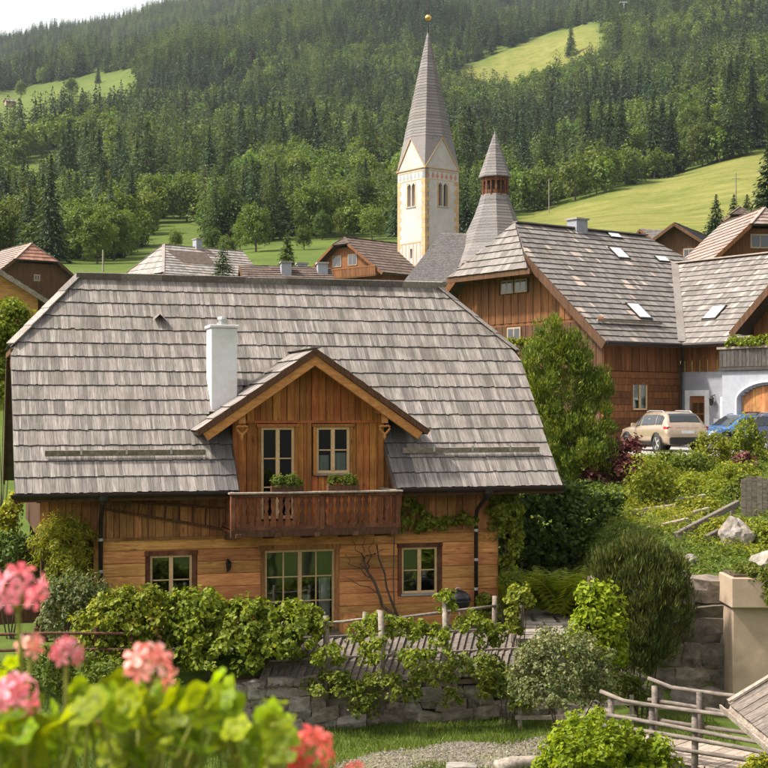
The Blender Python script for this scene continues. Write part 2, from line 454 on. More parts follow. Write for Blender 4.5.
TCOL = np.array([-500, -300, 0, 100, 200, 300, 400, 520, 640, 768, 1068, 1300], float)
TROW = [  # distance, photo row of the ground in each column
    (60, [452] * 12),
    (74, [441] * 12),
    (100, [335, 335, 335, 335, 335, 335, 335, 330, 330, 330, 330, 330]),
    (150, [292, 292, 292, 292, 292, 292, 292, 285, 270, 262, 260, 260]),
    (220, [268, 268, 266, 268, 268, 266, 262, 248, 240, 236, 232, 232]),
    (300, [250, 250, 250, 252, 248, 244, 240, 230, 218, 210, 200, 200]),
    (400, [228, 226, 225, 228, 226, 224, 222, 216, 199, 182, 150, 140]),
    (520, [202, 202, 202, 204, 203, 202, 203, 205, 176, 146, 90, 70]),
    (750, [160, 160, 160, 162, 160, 160, 165, 160, 132, 100, 40, 20]),
    (1050, [112, 115, 118, 118, 115, 112, 118, 105, 82, 50, -20, -40]),
    (1500, [90, 90, 84, 68, 42, 22, 20, 32, 12, -20, -90, -110]),
    (1950, [95, 96, 92, 76, 52, 30, 24, 36, 18, -10, -80, -100]),
    (2700, [70, 62, 44, 28, 8, -14, -30, -50, -70, -95, -150, -170]),
    (3400, [100, 90, 75, 60, 40, 20, 0, -20, -40, -60, -110, -120]),
]
TY = np.array([r[0] for r in TROW], float)
TZ = np.array([[CAMZ + (HOR - y) / FPX * r[0] for y in r[1]] for r in TROW])


def far_z(X, Y):
    px = np.clip(384 + FPX * X / np.maximum(Y, 1), TCOL[0], TCOL[-1])
    Yc = np.clip(Y, TY[0], TY[-1])
    i = np.clip(np.searchsorted(TCOL, px) - 1, 0, len(TCOL) - 2)
    j = np.clip(np.searchsorted(TY, Yc) - 1, 0, len(TY) - 2)
    fx = (px - TCOL[i]) / (TCOL[i + 1] - TCOL[i])
    fx = fx * fx * (3 - 2 * fx)
    fy = (Yc - TY[j]) / (TY[j + 1] - TY[j])
    z = (TZ[j, i] * (1 - fx) + TZ[j, i + 1] * fx) * (1 - fy) + (TZ[j + 1, i] * (1 - fx) + TZ[j + 1, i + 1] * fx) * fy
    amp = np.clip((Y - 150) / 400, 0, 1) * np.minimum(Y * 0.006, 9)
    return z + amp * (np.sin(X / 61 + 1.3) * np.cos(Y / 83) + 0.6 * np.sin(X / 27 + Y / 39))


def near_z(X, Y):
    t = (X - HX) * cu + (Y - HY) * su
    v = -(X - HX) * su + (Y - HY) * cu
    yard = -0.2 + 3.4 * sst(41, 61, Y)
    path = -0.2 + 3.4 * sst(36.5, 53, Y)
    bank = 1.1 + 2.1 * np.clip((Y - 31.9) / 20.5, 0, 1)
    U = yard + (path - yard) * sst(2.0, 4.0, X)
    U = U + (bank - U) * sst(4.5, 6.2, X)
    s1 = sst(-2.05, -1.72, v)
    sl = sst(-6.5, -2.2, v)
    s1 = s1 + (sl - s1) * (1 - sst(-5.2, -3.6, t))
    s2 = sst(31.75, 32.05, Y)
    s = s1 + (s2 - s1) * sst(4.3, 4.9, X)
    bump = 0.03 * np.sin(X * 2.1 + 0.7) * np.sin(Y * 1.7)
    return -1.7 + (U + 1.7) * s + bump


def land_z(X, Y):
    X = np.asarray(X, float)
    Y = np.asarray(Y, float)
    return np.where(Y < 60, near_z(X, Y), far_z(X, Y))


def gz(x, y): return float(land_z(np.array([x]), np.array([y]))[0])


_YS = np.concatenate([np.arange(61, 300, 1.0), np.arange(300, 3300, 4.0)])


def hit(px, py, y0=61):
    """where the sight line of a photo pixel meets the hillside"""
    X = (px - 384) / FPX * _YS
    z = far_z(X, _YS)
    row = HOR - (z - CAMZ) / _YS * FPX
    k = np.nonzero((row <= py) & (_YS >= y0))[0]
    Y = _YS[k[0]] if len(k) else 2500.0
    x = (px - 384) / FPX * Y
    return Vector((x, Y, gz(x, Y)))


MEADOW_R = [(505, 240), (515, 217), (560, 205), (640, 184), (700, 168), (768, 150), (1300, -40), (1300, 300), (505, 300)]
MEADOW_T = [(455, 70), (480, 60), (510, 48), (545, 34), (600, 22), (608, 52), (582, 76), (545, 88), (500, 98), (455, 92)]
MEADOW_L = [(-60, 96), (0, 92), (50, 84), (100, 74), (135, 68), (140, 100), (105, 118), (50, 136), (0, 146), (-60, 150)]
MEADOW_M = [(4, 170), (40, 157), (75, 150), (110, 153), (104, 190), (50, 204), (8, 214)]
MEADOW_B = [(146, 226), (170, 221), (200, 223), (204, 240), (240, 256), (300, 240), (340, 236), (392, 244), (392, 320), (55, 320), (60, 264), (110, 268), (150, 250)]
MEADOW_S = [(190, 178), (215, 163), (226, 168), (222, 205), (196, 208)]
MEADOWS = [MEADOW_R, MEADOW_T, MEADOW_L, MEADOW_M, MEADOW_B, MEADOW_S]


def in_poly(px, py, poly):
    ins = np.zeros(px.shape, bool)
    n = len(poly)
    for k in range(n):
        x0, y0 = poly[k]
        x1, y1 = poly[(k + 1) % n]
        c = ((y0 > py) != (y1 > py))
        with np.errstate(divide='ignore', invalid='ignore'):
            ins ^= c & (px < (x1 - x0) * (py - y0) / (y1 - y0 + 1e-9) + x0)
    return ins


def build_land():
    Ys = np.concatenate([np.arange(-40, 24, 4.0), np.arange(24, 40, 0.22), np.arange(40, 72, 1.0), np.arange(72, 200, 4.0), 200 * 1.022 ** np.arange(0, 130)])
    Ys = Ys[Ys < 3400]
    A = np.linspace(-0.8, 0.8, 331)
    a, Y = np.meshgrid(A, Ys)
    X = a * (np.maximum(Y, 0) + 30)
    Z = land_z(X, Y)
    V = np.stack([X, Y, Z], -1).reshape(-1, 3)
    nr, nc = X.shape
    i = np.arange(nr - 1)[:, None] * nc + np.arange(nc - 1)[None]
    F = np.stack([i, i + 1, i + nc + 1, i + nc], -1).reshape(-1, 4)
    m, nt, out = newmat('grassland')
    at = nd(nt, 'ShaderNodeAttribute', {'attribute_name': 'cover'})
    tc = nd(nt, 'ShaderNodeTexCoord')
    n1 = nd(nt, 'ShaderNodeTexNoise', Vector=tc.outputs['Object'], Scale=0.09, Detail=10.0, Roughness=0.72)
    n2 = nd(nt, 'ShaderNodeTexNoise', Vector=tc.outputs['Object'], Scale=0.9, Detail=7.0, Roughness=0.7)
    n3 = nd(nt, 'ShaderNodeMath', {'operation': 'MULTIPLY_ADD'}, i0=n2.outputs['Fac'], i1=0.6, i2=-0.3)
    n4 = nd(nt, 'ShaderNodeMath', {'operation': 'ADD'}, i0=n1.outputs['Fac'], i1=n3.outputs[0])
    cf = ramp(nt, n4.outputs[0], [(0.3, (0.035, 0.055, 0.014)), (0.7, (0.075, 0.105, 0.024))])
    cg = ramp(nt, n4.outputs[0], [(0.3, (0.055, 0.088, 0.016)), (0.7, (0.105, 0.14, 0.028))])
    cm = ramp(nt, n4.outputs[0], [(0.32, (0.092, 0.115, 0.022)), (0.5, (0.15, 0.157, 0.038)), (0.68, (0.215, 0.195, 0.065))])
    f1 = nd(nt, 'ShaderNodeMapRange', Value=at.outputs['Fac'], i1=0.0, i2=1.0)
    f2 = nd(nt, 'ShaderNodeMapRange', Value=at.outputs['Fac'], i1=1.0, i2=2.0)
    x1 = nd(nt, 'ShaderNodeMixRGB', i0=f1.outputs[0], i1=cf, i2=cg)
    x2 = nd(nt, 'ShaderNodeMixRGB', i0=f2.outputs[0], i1=x1.outputs[0], i2=cm)
    b = nd(nt, 'ShaderNodeBsdfPrincipled', Base_Color=x2.outputs[0], Roughness=0.95)
    b.inputs['Specular IOR Level'].default_value = 0.1
    bp = nd(nt, 'ShaderNodeBump', Strength=0.5, Distance=0.3, Height=n2.outputs['Fac'])
    nt.links.new(bp.outputs[0], b.inputs['Normal'])
    nt.links.new(b.outputs[0], out.inputs[0])
    me = np_mesh('ground', V, F, m, True)
    px = 384 + FPX * V[:, 0] / np.maximum(V[:, 1], 1)
    py = HOR - (V[:, 2] - CAMZ) / np.maximum(V[:, 1], 1) * FPX
    cov = np.where(V[:, 1] < 300, 1.0, 0.25)
    far = V[:, 1] > 61
    for k, (poly, c) in enumerate(((MEADOW_R, 2.0), (MEADOW_T, 2.0), (MEADOW_L, 1.2), (MEADOW_M, 1.1), (MEADOW_B, 1.0), (MEADOW_S, 1.2))):
        q = in_poly(px, py, poly) & far
        if k == 0: q &= V[:, 1] > 120
        if k in (1, 2): q &= V[:, 1] < 1600
        cov[q] = c
    # soften the borders
    g = cov.reshape(nr, nc)
    for _ in range(2):
        g[1:-1, 1:-1] = (g[1:-1, 1:-1] * 2 + g[:-2, 1:-1] + g[2:, 1:-1] + g[1:-1, :-2] + g[1:-1, 2:]) / 6
    at = me.attributes.new('cover', 'FLOAT', 'POINT')
    at.data.foreach_set('value', g.ravel().astype(np.float32))
    o = link('ground', me)
    tag(o, kind='structure')


build_land()


# ------------------------------------------------------------------ foliage tools
def unit(a): return a / np.maximum(np.linalg.norm(a, axis=-1, keepdims=True), 1e-9)


def rv3(n): return unit(RS.normal(size=(n, 3)))


def kites(Pt, D, Wv, L, Wd, bend=0.0):
    """kite-shaped leaves: centre, direction, sideways vector, length, width"""
    n = len(Pt)
    L = np.broadcast_to(np.asarray(L, float), (n,))[:, None]
    Wd = np.broadcast_to(np.asarray(Wd, float), (n,))[:, None]
    N = np.cross(D, Wv)
    V = np.stack([Pt - D * L * 0.5, Pt + Wv * Wd * 0.5 - D * L * 0.08 + N * bend * Wd, Pt + D * L * 0.5, Pt - Wv * Wd * 0.5 - D * L * 0.08 + N * bend * Wd], 1).reshape(-1, 3)
    F = np.arange(n * 4).reshape(n, 4)
    return V, F


def leaf_dirs(N, down=0.3):
    n = len(N)
    D = RS.normal(size=(n, 3))
    D[:, 2] -= down
    D = unit(D - N * (D * N).sum(1, keepdims=True))
    return D, unit(np.cross(N, D))


def clumps(ells, n_cl, r_cl, per, seed=None):
    """points of leafy clumps that lie over the surface of ellipsoids; returns points and outward directions"""
    ells = [(np.array(c, float), np.array(r, float)) for c, r in ells]
    wts = np.array([np.prod(r) ** (2 / 3) for c, r in ells])
    wts /= wts.sum()
    PP, NN = [], []
    for (c, r), w in zip(ells, wts):
        k = max(3, int(n_cl * w))
        d = rv3(k)
        d[:, 2] = np.where(d[:, 2] < -0.55, -d[:, 2], d[:, 2])
        d = unit(d)
        rad = RS.uniform(0.62, 1.06, size=(k, 1))
        cc = c + d * r * rad
        for q in range(k):
            rr = r_cl * RS.uniform(0.6, 1.35)
            m = max(3, int(per * RS.uniform(0.6, 1.4)))
            dd = rv3(m)
            dd[:, 2] += 0.25
            p = cc[q] + dd * rr * RS.uniform(0.35, 1.0, size=(m, 1)) ** 0.5
            PP.append(p)
            NN.append(unit(dd + d[q] * 0.7 + np.array([0, 0, 0.45])))
    return np.concatenate(PP), np.concatenate(NN)


def leaf_cloud(ells, n_cl, r_cl, per, L, asp=0.6, down=0.4, jit=0.5, bend=0.12, zmin=None):
    Pt, N = clumps(ells, n_cl, r_cl, per)
    if zmin is not None:
        k = Pt[:, 2] > zmin
        Pt, N = Pt[k], N[k]
    N = unit(N + RS.normal(size=N.shape) * jit)
    D, Wv = leaf_dirs(N, down)
    LL = L * RS.uniform(0.6, 1.35, size=len(Pt))
    return kites(Pt, D, Wv, LL, LL * asp, bend)


def conifer(H, Rb, levels, br, segs, L, Wd, droop=0.25, power=0.85, start=0.06):
    Pt, D, S = [], [], []
    for i in range(levels):
        f = start + (1 - start) * ((i + RS.uniform(-0.4, 0.4)) / levels)
        f = min(max(f, start), 0.985)
        nb = max(3, int(br * (0.5 + 0.6 * (1 - f))))
        for b in range(nb):
            a = RS.uniform(0, 2 * pi)
            r = (Rb * (1 - f) ** power + 0.02 * H * 0.3) * RS.uniform(0.62, 1.2)
            rad = np.array([math.cos(a), math.sin(a), 0])
            ns = max(1, int(segs * (0.35 + 0.65 * (1 - f))))
            for s in np.linspace(0.95, 0.35, ns):
                s2 = s * RS.uniform(0.85, 1.08)
                p = rad * r * s2 + np.array([0, 0, H * f - droop * r * s2 * s2 + RS.normal() * 0.006 * H])
                p[:2] += RS.normal(size=2) * 0.05 * r
                d = rad * 0.85 + np.array([0, 0, -0.35 - 0.5 * droop]) + RS.normal(size=3) * 0.25
                Pt.append(p)
                D.append(d)
                S.append(0.65 + 0.5 * (1 - f))
    Pt, D, S = np.array(Pt), unit(np.array(D)), np.array(S)
    up = np.array([0, 0, 1.0]) + RS.normal(size=Pt.shape) * 0.35
    Wv = unit(np.cross(up, D))
    V, F = kites(Pt, D, Wv, L * S * RS.uniform(0.7, 1.3, len(Pt)), Wd * S * RS.uniform(0.7, 1.3, len(Pt)), -0.15)
    top = np.array([[0, 0, H]])
    V2, F2 = kites(np.repeat(top, 3, 0) - [0, 0, 0.02 * H], np.repeat([[0, 0, 1.0]], 3, 0), unit(RS.normal(size=(3, 3)) * [1, 1, 0]), H * 0.07, H * 0.02)
    return np.concatenate([V, V2]), np.concatenate([F, F2 + len(V)])


def trunk_vf(H, r0, r1, n=6, lean=0.0):
    t = np.linspace(0, 2 * pi, n, endpoint=False)
    V = []
    for f, r in ((-0.03, r0 * 1.25), (0.05, r0), (0.5, (r0 + r1) / 2), (1.0, r1)):
        V.append(np.stack([r * np.cos(t) + lean * f * H, r * np.sin(t), np.full(n, f * H)], 1))
    F = []
    for i in range(3):
        for k in range(n): F.append((i * n + k, i * n + (k + 1) % n, (i + 1) * n + (k + 1) % n, (i + 1) * n + k))
    return np.concatenate(V), np.array(F)


def two_part(name, leaf, trunk, lm, tm):
    V = np.concatenate([leaf[0], trunk[0]])
    F = np.concatenate([leaf[1], trunk[1] + len(leaf[0])])
    me = np_mesh(name, V, F, lm)
    me.materials.append(tm)
    mi = np.zeros(len(F), np.int32)
    mi[len(leaf[1]):] = 1
    me.polygons.foreach_set('material_index', mi)
    return me


def decid_vf(H, Rr, n_cl, per, L):
    e = [((0, 0, H * 0.53), (Rr, Rr, H * 0.47)), ((0, 0, H * 0.25), (Rr * 0.85, Rr * 0.85, H * 0.22))]
    for k in range(4):
        a = RS.uniform(0, 2 * pi)
        e.append(((math.cos(a) * Rr * 0.45, math.sin(a) * Rr * 0.45, H * RS.uniform(0.4, 0.68)), (Rr * 0.62, Rr * 0.62, H * 0.26)))
    return leaf_cloud(e, n_cl, Rr * 0.24, per, L, 0.75, 0.3, 0.5)


# ------------------------------------------------------------------ the forest on the hillside
def forest():
    protos = bpy.data.collections.new('forest_tree_kinds')
    kinds = []
    for k in range(3): kinds.append(('spruce_a%d' % k, two_part('spruce_tree', conifer(20, RS.uniform(4.0, 5.2), 30, 10, 4, 1.5, 0.8), trunk_vf(18, .28, .05, 4), M['l_conifer'], M['bark'])))
    for k in range(2): kinds.append(('spruce_b%d' % k, two_part('larch_tree', conifer(19, RS.uniform(4.6, 6.0), 28, 10, 4, 1.4, 0.75, 0.1, 0.6), trunk_vf(18, .28, .05, 4), M['l_larch'], M['bark'])))
    for k in range(3): kinds.append(('tree_c%d' % k, two_part('broadleaf_tree', decid_vf(14, RS.uniform(4.4, 5.6), 80, 14, 1.05), trunk_vf(8, .3, .15, 4), M['l_decid'], M['bark'])))
    for i, (n, me) in enumerate(kinds):
        o = bpy.data.objects.new('%02d_%s' % (i, n), me)
        protos.objects.link(o)
    # sample the hillside
    n = 90000
    px = RS.uniform(-260, 1060, n)
    Y = np.sqrt(RS.uniform(240.0 ** 2, 2850.0 ** 2, n))
    X = (px - 384) / FPX * Y
    Z = far_z(X, Y)
    py = HOR - (Z - CAMZ) / Y * FPX
    ok = np.ones(n, bool)
    for k, poly in enumerate(MEADOWS):
        q = in_poly(px, py, poly)
        if k in (1, 2): q &= Y < 1600
        if k == 0: q &= Y < 1200
        if k == 5: q &= Y < 900
        ok &= ~q
    ok &= ~((Y < 420) & (px > 500))
    ok &= ~((Y < 310) & (px > 150))
    # sparse clearings
    cl = np.sin(X / 70 + 0.5) * np.sin(Y / 95 + 1.0) + 0.5 * np.sin(X / 31 - Y / 44)
    ok &= ~((cl > 1.12) & (RS.uniform(size=n) < 0.8) & (Y < 1400))
    ok &= ~((Y > 1400) & (RS.uniform(size=n) < 0.35))
    idx = np.nonzero(ok)[0]
    # one tree per cell
    cell = np.where(Y > 1300, 7.0, 5.8)
    seen, keep = set(), []
    for i in idx:
        c = (int(X[i] // cell[i]), int(Y[i] // cell[i]), cell[i])
        if c in seen: continue
        seen.add(c)
        keep.append(i)
    keep = np.array(keep)
    X, Y, Z, px, py = X[keep], Y[keep], Z[keep], px[keep], py[keep]
    n = len(X)
    pn = np.sin(X / 47 + 2) * np.sin(Y / 61) + 0.6 * np.sin(X / 19 + Y / 23) + RS.normal(size=n) * 0.5
    u = RS.uniform(size=n)
    lowf = np.sin(X / 83 + 0.4) * np.sin(Y / 120 + 2.2) + 0.7 * np.sin(X / 39 - Y / 57 + 1)
    kind = np.where(u < 0.52 + 0.42 * lowf, RS.randint(0, 3, n), 3 + RS.randint(0, 2, n))
    edge = np.zeros(n, bool)
    for poly in (MEADOW_R, MEADOW_M, MEADOW_B):
        for dx, dy in ((0, 9), (0, -4), (8, 2), (-8, 2)): edge |= in_poly(px + dx, py + dy, poly)
    dec = ((pn > 0.28) & (Y < 1300)) | (edge & (u < 0.72))
    kind = np.where(dec, 5 + RS.randint(0, 3, n), kind)
    size = RS.uniform(0.6, 1.6, n) * np.where(kind >= 5, 0.85, 1.0)
    size = np.where(Y < 480, np.minimum(size, 0.72 + 0.25 * RS.uniform(size=n)), size)
    rot = RS.uniform(0, 2 * pi, n)
    # the trees that show largest stand alone; the rest is one mass
    vis = (px > -15) & (px < 783) & (py > 20) & (py < 300)
    order = np.argsort(np.where(vis, Y / size, 1e9))
    near = order[:240]
    rest = np.setdiff1d(np.arange(n), near)
    me = bpy.data.meshes.new('forest')
    me.vertices.add(len(rest))
    me.vertices.foreach_set('co', np.stack([X, Y, Z - 0.3], 1)[rest].astype(np.float32).ravel())
    for nm, arr, ty in (('kind', kind, 'INT'), ('size', size, 'FLOAT'), ('turn', rot, 'FLOAT')):
        a = me.attributes.new(nm, ty, 'POINT')
        a.data.foreach_set('value', arr[rest].astype(np.int32 if ty == 'INT' else np.float32))
    fo = link('forest', me)
    tag(fo, 'dense mixed forest of spruces and broadleaf trees covering the hillside', 'forest', kind='stuff')
    g = bpy.data.node_groups.new('forest_trees', 'GeometryNodeTree')
    g.interface.new_socket('Geometry', in_out='INPUT', socket_type='NodeSocketGeometry')
    g.interface.new_socket('Geometry', in_out='OUTPUT', socket_type='NodeSocketGeometry')
    gi, go = g.nodes.new('NodeGroupInput'), g.nodes.new('NodeGroupOutput')
    ci = g.nodes.new('GeometryNodeCollectionInfo')
    ci.inputs[0].default_value = protos
    ci.inputs[1].default_value = True
    ci.inputs[2].default_value = True
    ip = g.nodes.new('GeometryNodeInstanceOnPoints')
    def named(nm, ty):
        a = g.nodes.new('GeometryNodeInputNamedAttribute')
        a.data_type = ty
        a.inputs[0].default_value = nm
        return a.outputs[0]
    cx = g.nodes.new('ShaderNodeCombineXYZ')
    g.links.new(named('turn', 'FLOAT'), cx.inputs[2])
    g.links.new(gi.outputs[0], ip.inputs['Points'])
    g.links.new(ci.outputs[0], ip.inputs['Instance'])
    ip.inputs['Pick Instance'].default_value = True
    g.links.new(named('kind', 'INT'), ip.inputs['Instance Index'])
    g.links.new(cx.outputs[0], ip.inputs['Rotation'])
    g.links.new(named('size', 'FLOAT'), ip.inputs['Scale'])
    g.links.new(ip.outputs[0], go.inputs[0])
    md = fo.modifiers.new('trees', 'NODES')
    md.node_group = g
    # single trees at the near edge
    hi = []
    for k in range(3): hi.append((np_mesh('crown', *conifer(20, RS.uniform(4.0, 5.2), 64, 14, 6, 0.95, 0.42), M['l_conifer']), np_mesh('trunk', *trunk_vf(18, .28, .05), M['bark'])))
    for k in range(2): hi.append((np_mesh('crown', *conifer(19, RS.uniform(4.6, 6.0), 60, 14, 6, 0.9, 0.42, 0.1, 0.6), M['l_larch']), np_mesh('trunk', *trunk_vf(18, .28, .05), M['bark'])))
    for k in range(3): hi.append((np_mesh('crown', *decid_vf(14, RS.uniform(4.4, 5.6), 240, 24, 0.55), M['l_decid']), np_mesh('trunk', *trunk_vf(8, .3, .15), M['bark'])))
    def zone(x):
        return 'above the barn' if x < 110 else 'above the grey roofed house' if x < 225 else 'above the brown chalet' if x < 395 else 'around the bell turret' if x < 525 else 'along the yellow meadow'
    info = [('spruce_tree', 'dark green spruce at the lower forest edge on the hillside ', 'spruces at the lower forest edge '),
            ('larch_tree', 'lighter green larch at the lower forest edge on the hillside ', 'larches at the lower forest edge '),
            ('broadleaf_tree', 'rounded broadleaf tree at the lower forest edge on the hillside ', 'broadleaf trees at the lower forest edge ')]

    def single(k, loc, s, r, nm, lab, grp):
        o = thing(nm, lab, 'tree', loc, r, grp)
        o.scale = (s, s, s)
        link('crown', hi[k][0], o)
        link('trunk', hi[k][1], o)
        return o
    for i in near:
        k = int(kind[i])
        nm, lab, grp = info[0 if k < 3 else 1 if k < 5 else 2]
        single(k, (X[i], Y[i], Z[i] - 0.2), size[i], rot[i], nm, lab + zone(px[i]), grp + zone(px[i]))
    # trees that can be told apart
    for x, y, h, k, nm, lab in [
        (565, 192, 31, 5, 'broadleaf_tree', 'big round broadleaf tree on the upper edge of the yellow meadow, nearest the bell turret'),
        (604, 184, 27, 6, 'broadleaf_tree', 'smaller round broadleaf tree on the meadow edge, second from the bell turret'),
        (641, 174, 45, 7, 'broadleaf_tree', 'tallest broadleaf tree on the upper edge of the yellow meadow'),
        (684, 163, 22, 5, 'broadleaf_tree', 'low round broadleaf tree in the middle of the meadow edge'),
        (722, 155, 20, 6, 'broadleaf_tree', 'low wide broadleaf tree on the meadow edge towards the right border'),
        (571, 57, 34, 1, 'spruce_tree', 'single tall spruce standing on the small high meadow'),
        (72, 97, 18, 6, 'broadleaf_tree', 'round broadleaf tree standing on the high left meadow, right one of the pair'),
        (21, 98, 17, 5, 'broadleaf_tree', 'round broadleaf tree standing on the high left meadow, left one of the pair'),
        (42, 84, 16, 7, 'broadleaf_tree', 'small broadleaf tree at the upper rim of the high left meadow'),
        (98, 84, 20, 0, 'spruce_tree', 'dark spruce on the right tip of the high left meadow'),
        (256, 252, 47, 6, 'broadleaf_tree', 'broad round tree behind the brown roofed house, left of the church tower'),
        (240, 250, 28, 5, 'broadleaf_tree', 'smaller round tree left of the broad tree behind the main roof'),
        (213, 258, 30, 5, 'broadleaf_tree', 'low bushy tree right of the lawn behind the grey roofed house'),
        (228, 262, 26, 6, 'broadleaf_tree', 'bushy tree just behind the small dark conifer'),
        (304, 250, 24, 7, 'broadleaf_tree', 'small bushy tree right of the yellow-green young spruce'),
        (322, 240, 28, 5, 'broadleaf_tree', 'round tree behind the left roof corner of the brown chalet'),
        (345, 238, 30, 6, 'broadleaf_tree', 'round tree behind the ridge of the brown chalet'),
        (372, 240, 34, 7, 'broadleaf_tree', 'round tree between the brown chalet and the church tower'),
        (175, 250, 20, 7, 'broadleaf_tree', 'small round bush-like tree on the lawn behind the grey roofed house'),
    ]:
        p = hit(x, y, 150)
        H = h / FPX * p.y
        single(k, p, H / (20 if k < 5 else 14), RS.uniform(0, 6), nm, lab, None)


forest()


def near_conifer(name, label, px, py, Y, hpx, rpx, mat, levels=40, br=14, segs=6, droop=0.2, power=0.8):
    p = P(px, py, Y)
    H = hpx / FPX * Y
    o = thing(name, label, 'tree', p)
    link('crown', np_mesh('crown', *conifer(H, rpx / FPX * Y, levels, br, segs, H * 0.075, H * 0.035, droop, power, 0.02), mat), o)
    link('trunk', np_mesh('trunk', *trunk_vf(H * 0.95, H * 0.018, H * 0.004), M['bark']), o)


near_conifer('fir_tree', 'small dark round-topped conifer between the grey roofed house and the main ridge', 223, 292, 70, 48, 14, M['l_conifer'], 36, 18, 7, 0.1, 0.45)
near_conifer('fir_tree', 'yellow-green young spruce between the grey and the brown roofed houses', 287, 274, 110, 46, 13, M['l_larch'])
near_conifer('fir_tree', 'dark spruce left of the pale gable above the right roofs', 716, 236, 150, 42, 14, M['l_conifer'])
near_conifer('fir_tree', 'short dark spruce behind the pale gabled house on the right', 734, 232, 165, 38, 11, M['l_conifer'])
near_conifer('fir_tree', 'dark spruce just right of the short spruce behind the pale gabled house', 747, 230, 168, 36, 11, M['l_conifer'])
near_conifer('fir_tree', 'tall dark spruce cut by the right edge above the brown chalet', 768, 226, 140, 84, 22, M['l_conifer'])

# air between here and the hills
hz = MB().box(-3100, 3100, -120, 3600, -6, 1050).build('haze', None)
m, nt, out = newmat('haze')
pv = nd(nt, 'ShaderNodeVolumePrincipled', Color=(0.80, 0.90, 1.0, 1), Density=0.000045, Anisotropy=0.1)
nt.links.new(pv.outputs[0], out.inputs['Volume'])
hz.data.materials.append(m)
tag(hz, 'thin pale summer haze in the valley air', 'haze', kind='stuff')

# ------------------------------------------------------------------ shingled roofs
_tmpl = {}


def shingle_box(w, l, th, h0):
    x = w / 2
    return np.array([(-x, 0, h0), (x, 0, h0), (x, l, 0), (-x, l, 0), (-x, 0, h0 + th), (x, 0, h0 + th), (x, l, th * 0.45), (-x, l, th * 0.45)])


SF = np.array([(3, 2, 1, 0), (4, 5, 6, 7), (0, 1, 5, 4), (1, 2, 6, 5), (2, 3, 7, 6), (3, 0, 4, 7)])


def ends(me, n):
    # shingle ends darker: weathered end grain, plus the course shadow line painted in
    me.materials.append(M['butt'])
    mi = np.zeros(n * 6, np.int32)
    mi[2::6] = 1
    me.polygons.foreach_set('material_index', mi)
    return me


def lay(O, du, dv, rows, rl, lo, hi, wmin, wmax, th=0.035, h0=0.035, skip=None):
    """positions of the shingles of one roof plane, from the eave upwards"""
    out = []
    n = Vector(du).cross(Vector(dv))
    for r in range(rows):
        v = r * rl
        a, b = min(lo(v), lo(v + rl)), max(hi(v), hi(v + rl))
        u = a
        while u < b - 0.02:
            w = min(random.uniform(wmin, wmax), b - u)
            if w > 0.03:
                uc = u + w / 2
                if not (skip and skip(uc, v + rl * 0.3)):
                    out.append((uc, v + random.gauss(0, 0.007), w * 0.975, rl * 1.25 + random.uniform(-.02, .02), random.uniform(0, 0.003), r, random.gauss(0, 0.005)))
            u += w
    return dict(lo=lo, hi=hi, O=Vector(O), du=Vector(du), dv=Vector(dv), n=n, th=th, h0=h0, items=out)


def bake(name, mat, parent, L, items):
    if not items: return None
    Vs = []
    B = np.array([L['du'], L['dv'], L['n']])
    for (u, v, w, l, li, r, sk) in items:
        s = shingle_box(w, l, L['th'], L['h0'])
        s[:, 0] += s[:, 1] * sk
        s = s + np.array([u, v, li])
        for q in s:
            a_, b_ = L['lo'](q[1]), L['hi'](q[1])
            if a_ > b_: a_ = b_ = (a_ + b_) / 2
            q[0] = min(max(q[0], a_), b_)
        Vs.append(s @ B + np.array(L['O']))
    V = np.concatenate(Vs)
    F = (SF[None] + 8 * np.arange(len(items))[:, None, None]).reshape(-1, 4)
    # keep the plane's own axes as object axes so the grain runs down the slope
    Mx = Matrix((L['du'], L['dv'], L['n'])).transposed().to_4x4()
    Mx.translation = L['O']
    V = (V - np.array(L['O'])) @ B.T
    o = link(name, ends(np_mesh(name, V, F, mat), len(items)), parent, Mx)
    o['kind'] = 'stuff'
    return o


def singles(name, mat, parent, L, items):
    for (u, v, w, l, li, r, sk) in items:
        k = (round(w / 0.012), mat.name, round(L['th'], 3))
        if k not in _tmpl:
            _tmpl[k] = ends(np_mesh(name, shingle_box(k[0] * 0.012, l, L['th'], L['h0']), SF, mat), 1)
        X = Vector(L['du']) + Vector(L['dv']) * -sk
        Mx = Matrix((X.normalized(), (L['dv'] + L['du'] * sk).normalized(), L['n'])).transposed().to_4x4()
        Mx.translation = L['O'] + L['du'] * u + L['dv'] * v + L['n'] * li
        link(name, _tmpl[k], parent, Mx)


